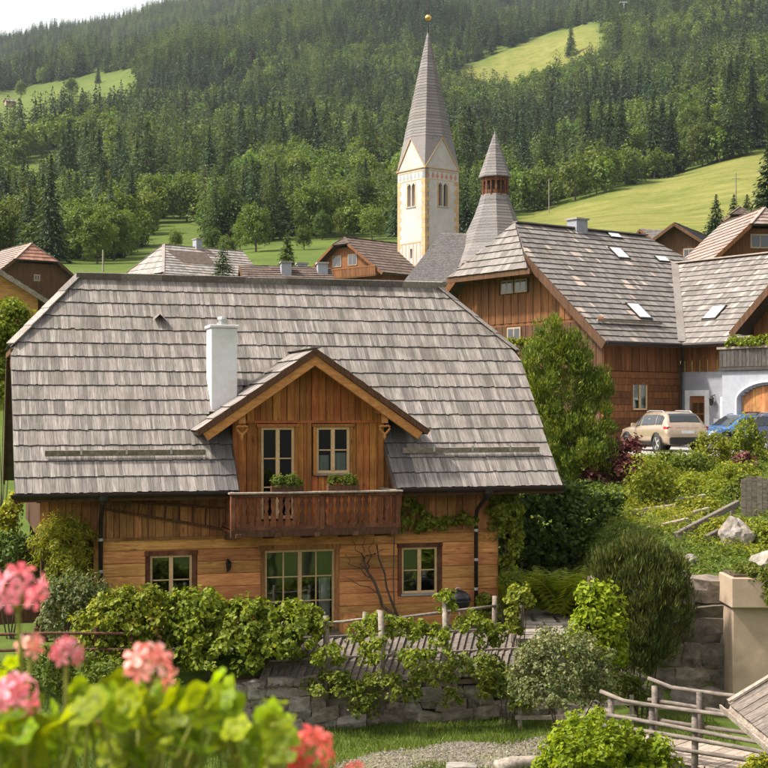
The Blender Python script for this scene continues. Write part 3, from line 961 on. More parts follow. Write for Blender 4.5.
# ------------------------------------------------------------------ windows and walls
def window(parent, x0, x1, z0, z1, y, cols=2, rows=2, fm=None, casing=None, cw=0.10, sill=None, leafs=True, curtain=None, fw=0.055, back=None, name='window'):
    """a window in a wall whose outer face lies at y (towards -y is outside)"""
    fm = fm or M['frame']
    b = MB()
    d0, d1 = y + 0.02, y + 0.08
    b.box(x0, x0 + fw, d0, d1, z0, z1).box(x1 - fw, x1, d0, d1, z0, z1)
    b.box(x0 + fw, x1 - fw, d0, d1, z0, z0 + fw).box(x0 + fw, x1 - fw, d0, d1, z1 - fw, z1)
    ix0, ix1, iz0, iz1 = x0 + fw, x1 - fw, z0 + fw, z1 - fw
    xs = [ix0 + (ix1 - ix0) * i / cols for i in range(cols + 1)]
    zs = [iz0 + (iz1 - iz0) * i / rows for i in range(rows + 1)]
    for i in range(1, cols):
        hw = 0.045 if (leafs and i * 2 == cols) else 0.014
        dd = 0.012 if hw > 0.03 else -0.004
        b.box(xs[i] - hw, xs[i] + hw, d0 - dd, d1 - 0.003, iz0, iz1)
    for j in range(1, rows):
        for i in range(cols): b.box(xs[i] + 0.012, xs[i + 1] - 0.012, d0 + 0.006, d1 - 0.01, zs[j] - 0.014, zs[j] + 0.014)
    w = b.build(name, fm, parent, bevel=0.004)
    for i in range(cols):
        for j in range(rows):
            MB().box(xs[i] + .008, xs[i + 1] - .008, d0 + 0.03, d0 + 0.036, zs[j] + .008, zs[j + 1] - .008).build('pane', M['glass'], w)
    if casing:
        c = MB()
        f = y - 0.025
        c.box(x0 - cw, x0, f, y + 0.09, z0 - cw * .6, z1).box(x1, x1 + cw, f, y + 0.09, z0 - cw * .6, z1).box(x0 - cw - .03, x1 + cw + .03, f - .012, y + .085, z1, z1 + cw)
        c.build('casing', casing, w, bevel=0.004)
    if sill:
        MB().box(x0 - .03, x1 + .03, y - 0.07, y + 0.06, z0 - 0.055, z0 - 0.002).build('sill', sill, w, bevel=0.006)
    if curtain:
        for (cx0, cx1, cz0, cz1) in curtain:
            q = MB()
            n = max(6, int((cx1 - cx0) / 0.035))
            for i in range(n):
                xa, xb = cx0 + (cx1 - cx0) * i / n, cx0 + (cx1 - cx0) * (i + 1) / n
                ya, yb = y + .17 + .015 * math.sin(i * 2.1), y + .17 + .015 * math.sin((i + 1) * 2.1)
                q.add([(xa, ya, cz0), (xb, yb, cz0), (xb, yb, cz1), (xa, ya, cz1)], [(0, 1, 2, 3)])
            q.build('curtain', M['curtain'], w)
    return w


def wall_mb(b, x0, x1, z0, z1, y0, y1, holes):
    """wall slab with rectangular holes (x0,x1,z0,z1), set out as a grid of boxes"""
    xs = sorted({x0, x1} | {h for q in holes for h in q[:2]})
    zs = sorted({z0, z1} | {h for q in holes for h in q[2:]})
    for i in range(len(xs) - 1):
        run = None
        for j in range(len(zs) - 1):
            cx, cz = (xs[i] + xs[i + 1]) / 2, (zs[j] + zs[j + 1]) / 2
            solid = not any(h[0] < cx < h[1] and h[2] < cz < h[3] for h in holes)
            if solid and run is None: run = zs[j]
            if (not solid) and run is not None:
                b.box(xs[i], xs[i + 1], y0, y1, run, zs[j])
                run = None
        if run is not None: b.box(xs[i], xs[i + 1], y0, y1, run, zs[-1])
    return b


def boards(name, mat, parent, x0, x1, zlo, zhi, y, wmin=0.14, wmax=0.22, th=0.025, holes=(), batten=0.0):
    """vertical boards, each its own piece; zlo and zhi are functions of x"""
    x = x0
    k = 0
    while x < x1 - 0.01:
        w = min(random.uniform(wmin, wmax), x1 - x)
        segs = [(zlo(x + w / 2), None)]
        c = x + w / 2
        z0, z1 = zlo(c), zhi(c)
        cuts = [(h[2], h[3]) for h in holes if h[0] - 0.001 < c < h[1] + 0.001]
        spans = [(z0, z1)]
        for a, bb in cuts:
            ns = []
            for s0, s1 in spans:
                if bb <= s0 or a >= s1: ns.append((s0, s1))
                else:
                    if a > s0: ns.append((s0, a))
                    if bb < s1: ns.append((bb, s1))
            spans = ns
        yy = y + random.uniform(0, 0.012) + (0.024 if k % 2 else 0)
        for s0, s1 in spans:
            if s1 - s0 < 0.04: continue
            za, zb = zhi(x + 0.004), zhi(x + w - 0.004)
            if s1 < z1 - 1e-6: za = zb = s1
            m = MB()
            hx = w / 2 - 0.005
            m.loft([(-hx, 0, s0), (hx, 0, s0), (hx, th, s0), (-hx, th, s0)], [(-hx, 0, za), (hx, 0, zb), (hx, th, zb), (-hx, th, za)])
            m.build(name, mat, parent, Matrix.Translation((c, yy, 0)))
        x += w
        k += 1


# ------------------------------------------------------------------ the main house
TAN, EZ = 1.17, 3.1                      # slope and eave height
EL, ER, RV = -5.96, 6.59, 4.3            # eave ends along the front, depth of the ridge
HV = 2.78                                # where the half hips start
RL, RR_ = -4.31, 4.93                    # ridge ends
al = math.atan(TAN)
ca, sa = math.cos(al), math.sin(al)
DC, DH, DS, DPK = 0.66, 2.70, 0.69, 6.27  # dormer: centre, half width of its roof, slope, peak height
DW = 1.79
house = thing('timber_house', 'long timber farmhouse with grey shingle roof, white chimney, dormer and carved balcony', 'house', (HX, HY, 0), HR)


def rz(v): return EZ + TAN * v


def main_roof():
    def poly(front=True):
        f = (lambda v: v) if front else (lambda v: 2 * RV - v)
        return [(EL, f(0), EZ), (ER, f(0), EZ), (ER, f(HV), rz(HV)), (RR_, f(RV), rz(RV)), (RL, f(RV), rz(RV)), (EL, f(HV), rz(HV))]
    nf = Vector((0, -sa, ca))
    nb = Vector((0, sa, ca))
    b = MB()
    # front deck leaves the dormer bay open
    x0, x1 = DC - DW, DC + DW
    vv = (DPK - DS * DW - EZ) / TAN
    vp = (DPK - EZ) / TAN
    L = [(EL, 0, EZ), (x0, 0, EZ), (x0, vv, rz(vv)), (DC, vp, rz(vp)), (DC, RV, rz(RV)), (RL, RV, rz(RV)), (EL, HV, rz(HV))]
    Rr = [(x1, 0, EZ), (ER, 0, EZ), (ER, HV, rz(HV)), (RR_, RV, rz(RV)), (DC, RV, rz(RV)), (DC, vp, rz(vp)), (x1, vv, rz(vv))]
    for q in (L, Rr): b.slab([Vector(p) - nf * 0.015 for p in q], -nf * 0.13)
    q = poly(False)
    b.slab([Vector(p) - nb * 0.015 for p in reversed(q)], -nb * 0.13)
    for s, e, r in ((-1, EL, RL), (1, ER, RR_)):
        tri = [Vector((e, HV, rz(HV))), Vector((r, RV, rz(RV))), Vector((e, 2 * RV - HV, rz(HV)))]
        n = (tri[1] - tri[0]).cross(tri[2] - tri[0]).normalized()
        if n.z < 0:
            n = -n
        b.slab([p - n * 0.02 for p in tri], -n * 0.1)
    roof = b.build('roof', M['deck'], house)
    rows = 15
    rl = math.hypot(RV, TAN * RV) / rows

    def lim(v):
        z = v * ca
        if z < HV: return EL, ER
        f = min((z - HV) / (RV - HV), 1)
        return EL + (RL - EL) * f, ER + (RR_ - ER) * f

    def skip(u, v):
        d = abs(u - DC)
        zz = rz(v * ca)
        if zz > DPK - DS * d - .14: return False
        return d < DW + .03 or (d < DH and zz > DPK - DS * DH + .10)
    Lf = lay((0, 0, EZ), (1, 0, 0), (0, ca, sa), rows, rl, lambda v: lim(v)[0], lambda v: lim(v)[1], 0.045, 0.115, th=.024, h0=.020, skip=skip)

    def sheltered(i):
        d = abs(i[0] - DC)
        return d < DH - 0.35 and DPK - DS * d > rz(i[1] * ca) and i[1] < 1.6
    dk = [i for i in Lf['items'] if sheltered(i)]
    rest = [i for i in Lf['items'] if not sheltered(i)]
    near = [i for i in rest if i[5] <= 4][:285]
    ns = set(id(i) for i in near)
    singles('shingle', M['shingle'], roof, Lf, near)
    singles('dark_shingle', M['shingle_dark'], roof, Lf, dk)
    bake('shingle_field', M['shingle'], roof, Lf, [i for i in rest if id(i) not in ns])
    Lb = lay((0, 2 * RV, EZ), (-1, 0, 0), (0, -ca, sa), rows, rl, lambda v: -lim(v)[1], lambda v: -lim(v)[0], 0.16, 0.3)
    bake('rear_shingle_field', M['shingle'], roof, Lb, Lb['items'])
    hl = math.hypot(RL - EL, rz(RV) - rz(HV))
    hc, hsn = (RL - EL) / hl, (rz(RV) - rz(HV)) / hl
    for e, dx in ((EL, 1), (ER, -1)):
        def half(v): return (RV - HV) * (1 - v / hl)
        Lh = lay((e, RV, rz(HV)), (0, -dx, 0), (dx * hc, 0, hsn), 5, hl / 5, lambda v: -max(0, half(v)), lambda v: max(0, half(v)), 0.1, 0.2)
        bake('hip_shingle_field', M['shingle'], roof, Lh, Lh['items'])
    # ridge and hip boards
    for k in range(9):
        a = RL - .05 + (RR_ - RL + .1) * k / 9
        c = RL - .05 + (RR_ - RL + .1) * (k + 1) / 9
        MB().bar((a, RV - .10, rz(RV) + .015 + .006 * (k % 2)), (c + .04, RV - .10, rz(RV) + .02), .03, .22, up=(0, -0.62, 1)).bar((a, RV + .10, rz(RV) + .015), (c, RV + .10, rz(RV) + .02), .03, .22, up=(0, .62, 1)).build('ridge_board', M['shingle'], roof)
    for e, r in ((EL, RL), (ER, RR_)):
        p0, p1 = Vector((e, HV, rz(HV) + .06)), Vector((r, RV, rz(RV) + .05))
        for k in range(4):
            a, c = p0.lerp(p1, k / 4), p0.lerp(p1, (k + 1.12) / 4)
            MB().bar(a + Vector((0, 0, .02)), c, .25, .03).build('hip_board', M['shingle'], roof)
    # gutters
    def half_pipe(p0, p1, r):
        m = MB()
        x, y, z = frame(p0, p1)
        n = 8
        vs = []
        for p in (Vector(p0), Vector(p1)):
            for rr in (r, r - .012):
                for k in range(n + 1):
                    t = pi + pi * k / n
                    vs.append(p + y * math.cos(t) * rr + z * math.sin(t) * rr)
        q = 2 * (n + 1)
        fs = []
        for o_ in (0, n + 1):
            for k in range(n): fs.append((o_ + k, o_ + k + 1, q + o_ + k + 1, q + o_ + k))
        fs += [(0, q, q + n + 1, n + 1), (n, 2 * n + 1, q + 2 * n + 1, q + n)]
        return m.add(vs, fs)
    for a, c in ((EL - .08, DC - DW - .25), (DC + DW + .12, ER + .02)):
        half_pipe((a, -.10, EZ + .0), (c, -.10, EZ + .0), .085).build('gutter', M['metal'], roof)
        MB().box(a + .05, c, -.018, .012, EZ - .16, EZ + .01).build('fascia', M['darkwood'], roof)
    # snow guards
    for a, c in ((-5.31, -1.81), (2.82, 6.24)):
        v = .62
        g = MB().bar((a, v - .09 * sa, rz(v) + .16 * ca + .03), (c, v - .09 * sa, rz(v) + .16 * ca + .03), .035, .13, up=(0, -.25, 1)).build('snow_guard', M['greywood'], roof)
        for k in range(3):
            x = a + (c - a) * (.22 + .28 * k)
            MB().bar((x, v - .13 * sa, rz(v) + .10), (x, v - .13 * sa, rz(v) + .23), .045, .012, up=(0, 1, 0)).build('bracket', M['zinc'], g)
    # bargeboards under the gable verges
    for e in (EL + .03, ER - .03):
        MB().bar((e, .05, EZ - .14), (e, HV, rz(HV) - .14), .05, .2).build('bargeboard', M['darkwood'], roof)
        MB().bar((e, 2 * RV - .05, EZ - .14), (e, 2 * RV - HV, rz(HV) - .14), .05, .2).build('bargeboard', M['darkwood'], roof)
        MB().bar((e, HV - .1, rz(HV) - .1), (e, 2 * RV - HV + .1, rz(HV) - .1), .07, .12).build('hip_fascia', M['darkwood'], roof)
    # vent peak on the upper slope
    v = 3.32
    x = -2.47
    p = Vector((x, v, rz(v) + .05))
    MB().add([p + Vector((-.17, -.14, 0)), p + Vector((.17, -.14, 0)), p + Vector((0, -.16, .17)), p + Vector((0, .18, .2)), p + Vector((-.13, .1, .12)), p + Vector((.13, .1, .12))],
             [(0, 2, 3, 4), (1, 5, 3, 2)]).build('roof_vent', M['shingle'], roof)
    return roof


def house_walls():
    WL, WR = -5.4, 5.32
    zt = 2.04
    holes = [(-2.99, -2.04, .51, 1.63), (-.37, 1.29, -.14, 1.67), (2.92, 3.81, .56, 1.65)]
    core = MB()
    wall_mb(core, -4.0, WR - .05, -.25, zt, 1.10, 1.2, holes)
    core.box(WR - .2, WR - .05, 1.2, 7.6, -.25, 4.0).box(-4.0, -3.85, 1.2, 7.6, -.25, zt).box(WL + .1, WR - .05, 7.5, 7.65, -.25, 4.0)
    core.box(WL + .1, WR - .05, 1.0, 7.6, zt - .02, zt + .1)
    core.box(-3.85, WR - .2, 4.5, 4.6, -.25, zt - .02)
    core.box(-3.85, WR - .2, 1.2, 4.5, -.3, -.2)
    wc = core.build('wall', M['dark'], house)
    # logs of the ground floor
    nrow = 8
    h = (zt + .25) / nrow
    for r in range(nrow):
        z0 = -.25 + r * h
        zc = z0 + h / 2
        spans = [(-4.03, WR)]
        for a, c, q0, q1 in holes:
            if q0 - .12 < zc < q1 + .12:
                ns = []
                for s0, s1 in spans:
                    if c <= s0 or a >= s1: ns.append((s0, s1))
                    else: ns += [(s0, a - .11), (c + .11, s1)]
                spans = ns
        for a, c, q0, q1 in holes:
            if q0 - .12 < zc < q1 + .12:
                for f0, f1 in ((z0 + .003, min(z0 + h - .003, q0 - .058)), (max(z0 + .003, q1 + .132), z0 + h - .003)):
                    if f1 - f0 > .015: MB().box(a - .108 - (a + c) / 2, c + .108 - (a + c) / 2, -.07, .07, f0 - zc, f1 - zc).build('log', M['log'], wc, Matrix.Translation(((a + c) / 2, 1.03, zc)))
        for s0, s1 in spans:
            if s1 - s0 < .05: continue
            cuts = [s0]
            if s1 - s0 > 4: cuts.append(s0 + (s1 - s0) * random.uniform(.35, .65))
            cuts.append(s1)
            for a, c in zip(cuts[:-1], cuts[1:]):
                d = random.uniform(0, .014)
                MB().chbar((a - (a + c) / 2 + .002, 0, 0), (c - (a + c) / 2 - .002, 0, 0), .15, h - .006, .014).build('log', M['log'], wc, Matrix.Translation(((a + c) / 2, 1.025 + d, zc)))
    for hb in holes:
        MB().box(hb[0] - .11, hb[1] + .11, .955, 1.1, hb[3] + .105, hb[3] + .13).build('lintel', M['log'], wc)
    # right and left returns of the logs
    for r in range(nrow):
        z0 = -.25 + r * h
        MB().chbar((0, -3.3, 0), (0, 3.3, 0), .14, h - .006, .014, up=(0, 0, 1)).build('side_log', M['log'], wc, Matrix.Translation((WR - .02, 4.32, z0 + h / 2)))
        MB().chbar((0, -3.2, 0), (0, 3.2, 0), .14, h - .006, .014, up=(0, 0, 1)).build('side_log', M['log'], wc, Matrix.Translation((-4.0, 4.35, z0 + h / 2)))
    # porch recess at the left end: boarded back wall
    boards('recess_board', M['darkwood'], wc, WL, -4.08, lambda x: -.25, lambda x: zt - .03, 2.6)
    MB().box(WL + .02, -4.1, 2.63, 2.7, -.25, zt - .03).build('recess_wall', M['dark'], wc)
    MB().chbar((WL + .1, 1.05, -.25), (WL + .1, 1.05, zt - .02), .17, .17, .02).build('porch_post', M['darkwood'], wc)
    # upper band of boards
    up = MB()
    top = lambda x: rz(.95) - .22
    hx = [(DC - DW, DC + DW, 2.35, 9)]
    wall_mb(up, WL + .05, WR - .05, zt + .1, 3.7, 1.0, 1.08, [(DC - DW, DC + DW, 2.32, 3.72)])
    uw = up.build('upper_wall', M['dark'], house)
    boards('board', M['board'], uw, WL, WR, lambda x: zt + .0, lambda x: top(x), .925, .13, .21, holes=hx)
    MB().box(-4.05, WR + .02, .90, .99, zt - .05, zt + .005).build('trim_board', M['board'], uw)
    # gable ends
    for x in (WL, WR - .1):
        g = MB()
        q = [(x, .98, zt), (x, 7.62, zt), (x, 7.62, rz(.98) - .2), (x, 2 * RV - HV + .05, rz(HV) - .2), (x, HV - .05, rz(HV) - .2), (x, .98, rz(.98) - .2)]
        g.slab(q, (.1, 0, 0)).build('gable_wall', M['darkwood'], house)
    # purlin ends and rafters under the eave
    k = EL + .5
    while k < ER - .2:
        if not (DC - DW - .2 < k < DC + DW + .2):
            MB().bar((k, .06, rz(.06) - .22), (k, 1.0, rz(1.0) - .22), .10, .12).build('rafter_end', M['darkwood'], house)
        k += .95
    for x0, x1 in ((EL + .05, WL), (WR, ER - .05)):
        for v in (1.05, 4.3):
            z = min(rz(v), rz(HV)) - .34
            MB().bar((x0, v, z), (x1, v, z), .16, .2).build('purlin_end', M['board'], house)
    # windows
    window(house, *holes[0], .99, 2, 2, casing=M['redwood'], sill=M['zinc'], cw=.10)
    fd = window(house, *holes[1], .99, 4, 3, casing=M['board'], cw=.12, name='french_door', curtain=[(.95, 1.22, -.05, 1.0), (.55, .75, -.05, .6)])
    window(house, *holes[2], .99, 2, 2, casing=M['redwood'], sill=M['zinc'], cw=.10)
    # downpipes
    for x, y0 in ((-4.10, .80), (4.72, .80)):
        d = MB().tube([(x - .02, -.10, EZ - .05), (x - .02, .0, EZ - .22), (x, y0 - .1, 2.55), (x, y0, 2.35), (x, y0, -.1)], .05, 10).build('downpipe', M['metal'], house, smooth=True)
        MB().lathe([(.05, 0), (.11, .1), (.12, .2), (.11, .2)], (x - .02, -.08, EZ - .24), 10).build('hopper', M['metal'], d)
        for z in (2.0, 1.3, .6):
            MB().lathe([(.055, 0), (.062, .01), (.062, .06), (.055, .07)], (x, y0, z), 10).build('pipe_collar', M['zinc'], d)


def dormer():
    y = .93
    x0, x1 = DC - DW, DC + DW
    zb = 2.32
    fr = lambda x: DPK - DS * abs(x - DC) - .16
    wl = (-.47, .32, 2.40, 4.51)
    wr = (.83, 1.64, 3.43, 4.51)
    b = MB()
    for q0, q1, hl in ((x0, DC, [wl]), (DC, x1, [wr])):
        wall_mb(b, q0, q1, zb, 4.55, y + .065, y + .12, hl)
    b.slab([(x0, y + .065, 4.55), (x1, y + .065, 4.55), (x1, y + .065, fr(x1)), (DC, y + .065, fr(DC)), (x0, y + .065, fr(x0))], (0, .05, 0))
    # cheeks
    for x in (x0, x1 - .06):
        vz = (fr(x0) - EZ) / TAN + .2
        b.slab([(x, y + .1, 3.0), (x, y + .1, fr(x0)), (x, vz, fr(x0)), (x, .98, rz(.9) - .3)], (.06, 0, 0))
    dw = b.build('dormer_wall', M['dark'], house)
    hl = [(wl[0] - .07, wl[1] + .07, wl[2] - .05, wl[3] + .07), (wr[0] - .07, wr[1] + .07, wr[2] - .06, wr[3] + .07)]
    boards('board', M['dormer'], dw, x0, x1, lambda x: zb, lambda x: 4.60, y, .12, .20, holes=hl)
    boards('gable_board', M['dormer'], dw, x0, x1, lambda x: 4.66, fr, y, .12, .19)
    MB().box(x0, x1, y - .025, y + .025, 4.60, 4.66).build('rail_board', M['dormer'], dw)
    for x in (x0 + .06, x1 - .06):
        MB().chbar((x, y - .01, zb), (x, y - .01, fr(x)), .13, .1, .012).build('corner_post', M['dormer'], dw)
    MB().box(DC - .05, DC + .05, y - .03, y + .02, zb, 4.60).build('centre_post', M['dormer'], dw)
    w1 = window(house, *wl, y, 2, 3, casing=M['dormer'], cw=.07, fw=.065)
    w2 = window(house, *wr, y, 2, 2, casing=M['dormer'], cw=.07, fw=.065, sill=M['greywood'], curtain=[(.9, 1.18, 3.45, 3.85), (1.28, 1.6, 3.45, 3.9)])
    # a dim room behind
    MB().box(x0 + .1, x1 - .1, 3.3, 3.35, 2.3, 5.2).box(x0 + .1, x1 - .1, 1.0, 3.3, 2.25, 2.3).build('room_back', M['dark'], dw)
    # roof of the dormer
    yf = .28
    n_l = Vector((-DS, 0, 1)).normalized()
    n_r = Vector((DS, 0, 1)).normalized()
    ez = DPK - DS * DH
    r = MB()
    vback = lambda z: (z - EZ) / TAN
    r.slab([Vector(p) - n_l * .02 for p in [(DC - DH, yf, ez), (DC, yf, DPK), (DC, vback(DPK) + .1, DPK), (DC - DH, vback(ez) + .05, ez)]], -n_l * .07)
    r.slab([Vector(p) - n_r * .02 for p in [(DC, yf, DPK), (DC + DH, yf, ez), (DC + DH, vback(ez) + .05, ez), (DC, vback(DPK) + .1, DPK)]], -n_r * .07)
    roof = r.build('dormer_roof', M['deck'], house)
    sl = math.hypot(DH, DS * DH)
    c, s = DH / sl, DS * DH / sl
    rows = 7
    zat = lambda v: ez + v * s
    La = lay((DC - DH, 0, ez), (0, -1, 0), (c, 0, s), rows, sl / rows, lambda v: -vback(zat(v)) - .02, lambda v: -yf, .10, .2, th=.026, h0=.026)
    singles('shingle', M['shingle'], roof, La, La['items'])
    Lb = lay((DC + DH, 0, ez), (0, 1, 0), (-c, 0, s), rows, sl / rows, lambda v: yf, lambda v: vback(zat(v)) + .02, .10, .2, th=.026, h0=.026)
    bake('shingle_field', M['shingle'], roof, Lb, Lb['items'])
    MB().bar((DC, yf - .03, DPK + .05), (DC, vback(DPK), DPK + .05), .24, .03).build('ridge_board', M['shingle'], roof)
    # barge rafters
    for sx in (-1, 1):
        nn = n_l if sx < 0 else n_r
        p0 = Vector((DC + sx * (DH - .08), yf + .07, ez + .06)) - nn * .20
        p1 = Vector((DC, yf + .07, DPK)) - nn * .20
        MB().bar(p0, p1, .09, .2).build('barge_rafter', M['beam'], roof, bevel=.01)
        q0 = Vector((DC + sx * (DH + .02), yf + .0, ez)) - nn * .035
        q1 = Vector((DC, yf + .0, DPK)) - nn * .035
        MB().bar(q0, q1, .03, .13).build('verge_board', M['darkwood'], roof)
        # valley flashing strip
        MB().bar((DC + sx * (DH - .05), vback(ez) - .02, ez + .07), (DC, vback(DPK), DPK + .05), .16, .012).build('valley_strip', M['deck'], roof)
        # carved purlin bracket with a hanging heart
        x = DC + sx * (DW - .12)
        zz = fr(x) - .06
        pb = MB().bar((x, yf + .12, zz), (x, y + .1, zz), .17, .17).build('purlin', M['beam'], roof, bevel=.008)
        o = [(-.085, 0), (.085, 0), (.085, -.16), (.055, -.22), (.09, -.29), (.10, -.36), (.06, -.43), (0, -.36), (-.06, -.43), (-.10, -.36), (-.09, -.29), (-.055, -.22), (-.085, -.16)]
        hm = MB()
        A = [(x + q, yf + .10, zz - .085 + w) for q, w in o]
        # heart ring hung below, with an open middle
        hm.box(x - .075, x + .075, yf + .10, yf + .15, zz - .30, zz - .08)
        ring = []
        n = 18
        for k in range(n):
            t = 2 * pi * k / n
            hx_, hz_ = .125 * math.sin(t) ** 3 * 1.0, .10 * (math.cos(t) - .35 * math.cos(2 * t) - .12 * math.cos(3 * t))
            ring.append((hx_, hz_))
        hm.tube([(x + a, yf + .125, zz - .44 + w) for a, w in ring + ring[:1]], .028, 6, cap=False)
        hm.tube([(x, yf + .125, zz - .56), (x, yf + .125, zz - .63), (x, yf + .125, zz - .68)], [.03, .035, .01], 6)
        hm.build('carved_drop', M['beam'], roof)


def balcony():
    x0, x1 = -1.40, 2.44
    yf, yb = -.38, .90
    zf = 2.25
    f = MB().box(x0, x1, yf, yb, zf - .05, zf).build('balcony', M['redwood'], house)
    MB().box(x0 - .02, x1 + .02, yf - .04, yf + .06, zf - .14, zf + .03).build('floor_beam', M['darkwood'], f, bevel=.008)
    for k in range(5):
        x = x0 + .15 + (x1 - x0 - .3) * k / 4
        MB().loft([(x - .07, yf - .08, zf - .16), (x + .07, yf - .08, zf - .16), (x + .07, yf - .08, zf - .06), (x - .07, yf - .08, zf - .06)], [(x - .07, yb, zf - .30), (x + .07, yb, zf - .30), (x + .07, yb, zf - .06), (x - .07, yb, zf - .06)]).build('joist', M['darkwood'], f, bevel=.01)
    z0, z1 = zf + .05, zf + .80
    MB().box(x0, x1, yf - .035, yf + .035, z0 - .03, z0 + .045).build('lower_rail', M['redwood'], f, bevel=.008)
    MB().box(x0, x1, yf - .05, yf + .05, z1 - .07, z1).build('upper_rail', M['redwood'], f, bevel=.008)
    MB().box(x0 - .06, x1 + .06, yf - .11, yf + .09, z1 + .002, z1 + .045).build('hand_rail', M['greywood'], f, bevel=.008)
    for x in (x0 + .05, x1 - .05):
        MB().box(x - .035, x + .035, yf + .05, yb, z1 - .06, z1).build('side_rail', M['redwood'], f)
        MB().box(x - .06, x + .06, yf - .08, yb, z1 + .002, z1 + .04).build('side_hand_rail', M['greywood'], f)
        MB().box(x - .035, x + .035, yf + .05, yb, z0 - .02, z0 + .04).build('side_lower_rail', M['redwood'], f)
    # carved balusters: flat boards with a waisted outline
    prof = [(0, .066), (.06, .066), (.10, .034), (.15, .050), (.22, .062), (.29, .044), (.34, .026), (.39, .044), (.46, .062), (.53, .050), (.58, .034), (.62, .066), (.68, .066)]
    def outl(sx, s=1.0): return [(sx * w * s, z) for z, w in prof]
    pts = [(w, z) for z, w in prof] + [(-w, z) for z, w in reversed(prof)]
    m = MB()
    n = len(prof)
    vs = [(w, y, z) for y in (-.014, .014) for (w, z) in pts]
    N = len(pts)
    fs = [(i, (i + 1) % N, N + (i + 1) % N, N + i) for i in range(N)]
    for i in range(n - 1):
        a, b_, c, d = i, i + 1, N - 2 - i, N - 1 - i
        fs += [(a, b_, c, d), (N + d, N + c, N + b_, N + a)]
    bal = MB().add(vs, fs).mesh('baluster', M['redwood'])
    nb = 23
    for k in range(nb):
        x = x0 + .12 + (x1 - x0 - .24) * k / (nb - 1)
        link('baluster', bal, f, Matrix.Translation((x, yf + random.uniform(-.006, .006), z0 + .02)))
    for x in (x0 + .05, x1 - .05):
        for k in range(5):
            link('baluster', bal, f, Matrix.Translation((x, yf + .25 + .19 * k, z0 + .02)) @ Matrix.Rotation(pi / 2, 4, 'Z'))
    for x in (x0 + .03, DC - .02, x1 - .03):
        MB().box(x - .05, x + .05, yf - .05, yf + .05, zf, z1 - .005).build('newel_post', M['redwood'], f, bevel=.01)


roof_obj = main_roof()
house_walls()
dormer()
balcony()

# white chimney by the dormer
ch = MB().box(-1.52, -.91, 1.50, 2.15, rz(1.4) - .6, 6.80).build('chimney', M['white'], house, bevel=.012)
MB().box(-1.56, -.87, 1.46, 2.19, 6.80, 6.87).build('chimney_cap', M['white'], ch, bevel=.01)
MB().lathe([(.13, 0), (.13, .06), (.09, .07), (.09, .13), (.12, .15), (.10, .20), (.02, .22)], (-1.21, 1.82, 6.87), 10).build('chimney_cowl', M['zinc'], ch)
MB().box(-1.58, -.85, 1.40, 1.52, rz(1.4) - .05, rz(1.4) + .13).build('flashing', M['metal'], ch)


def hw(t, v, z):
    """house coordinates to the world"""
    return Vector((HX + t * cu - v * su, HY + t * su + v * cu, z))

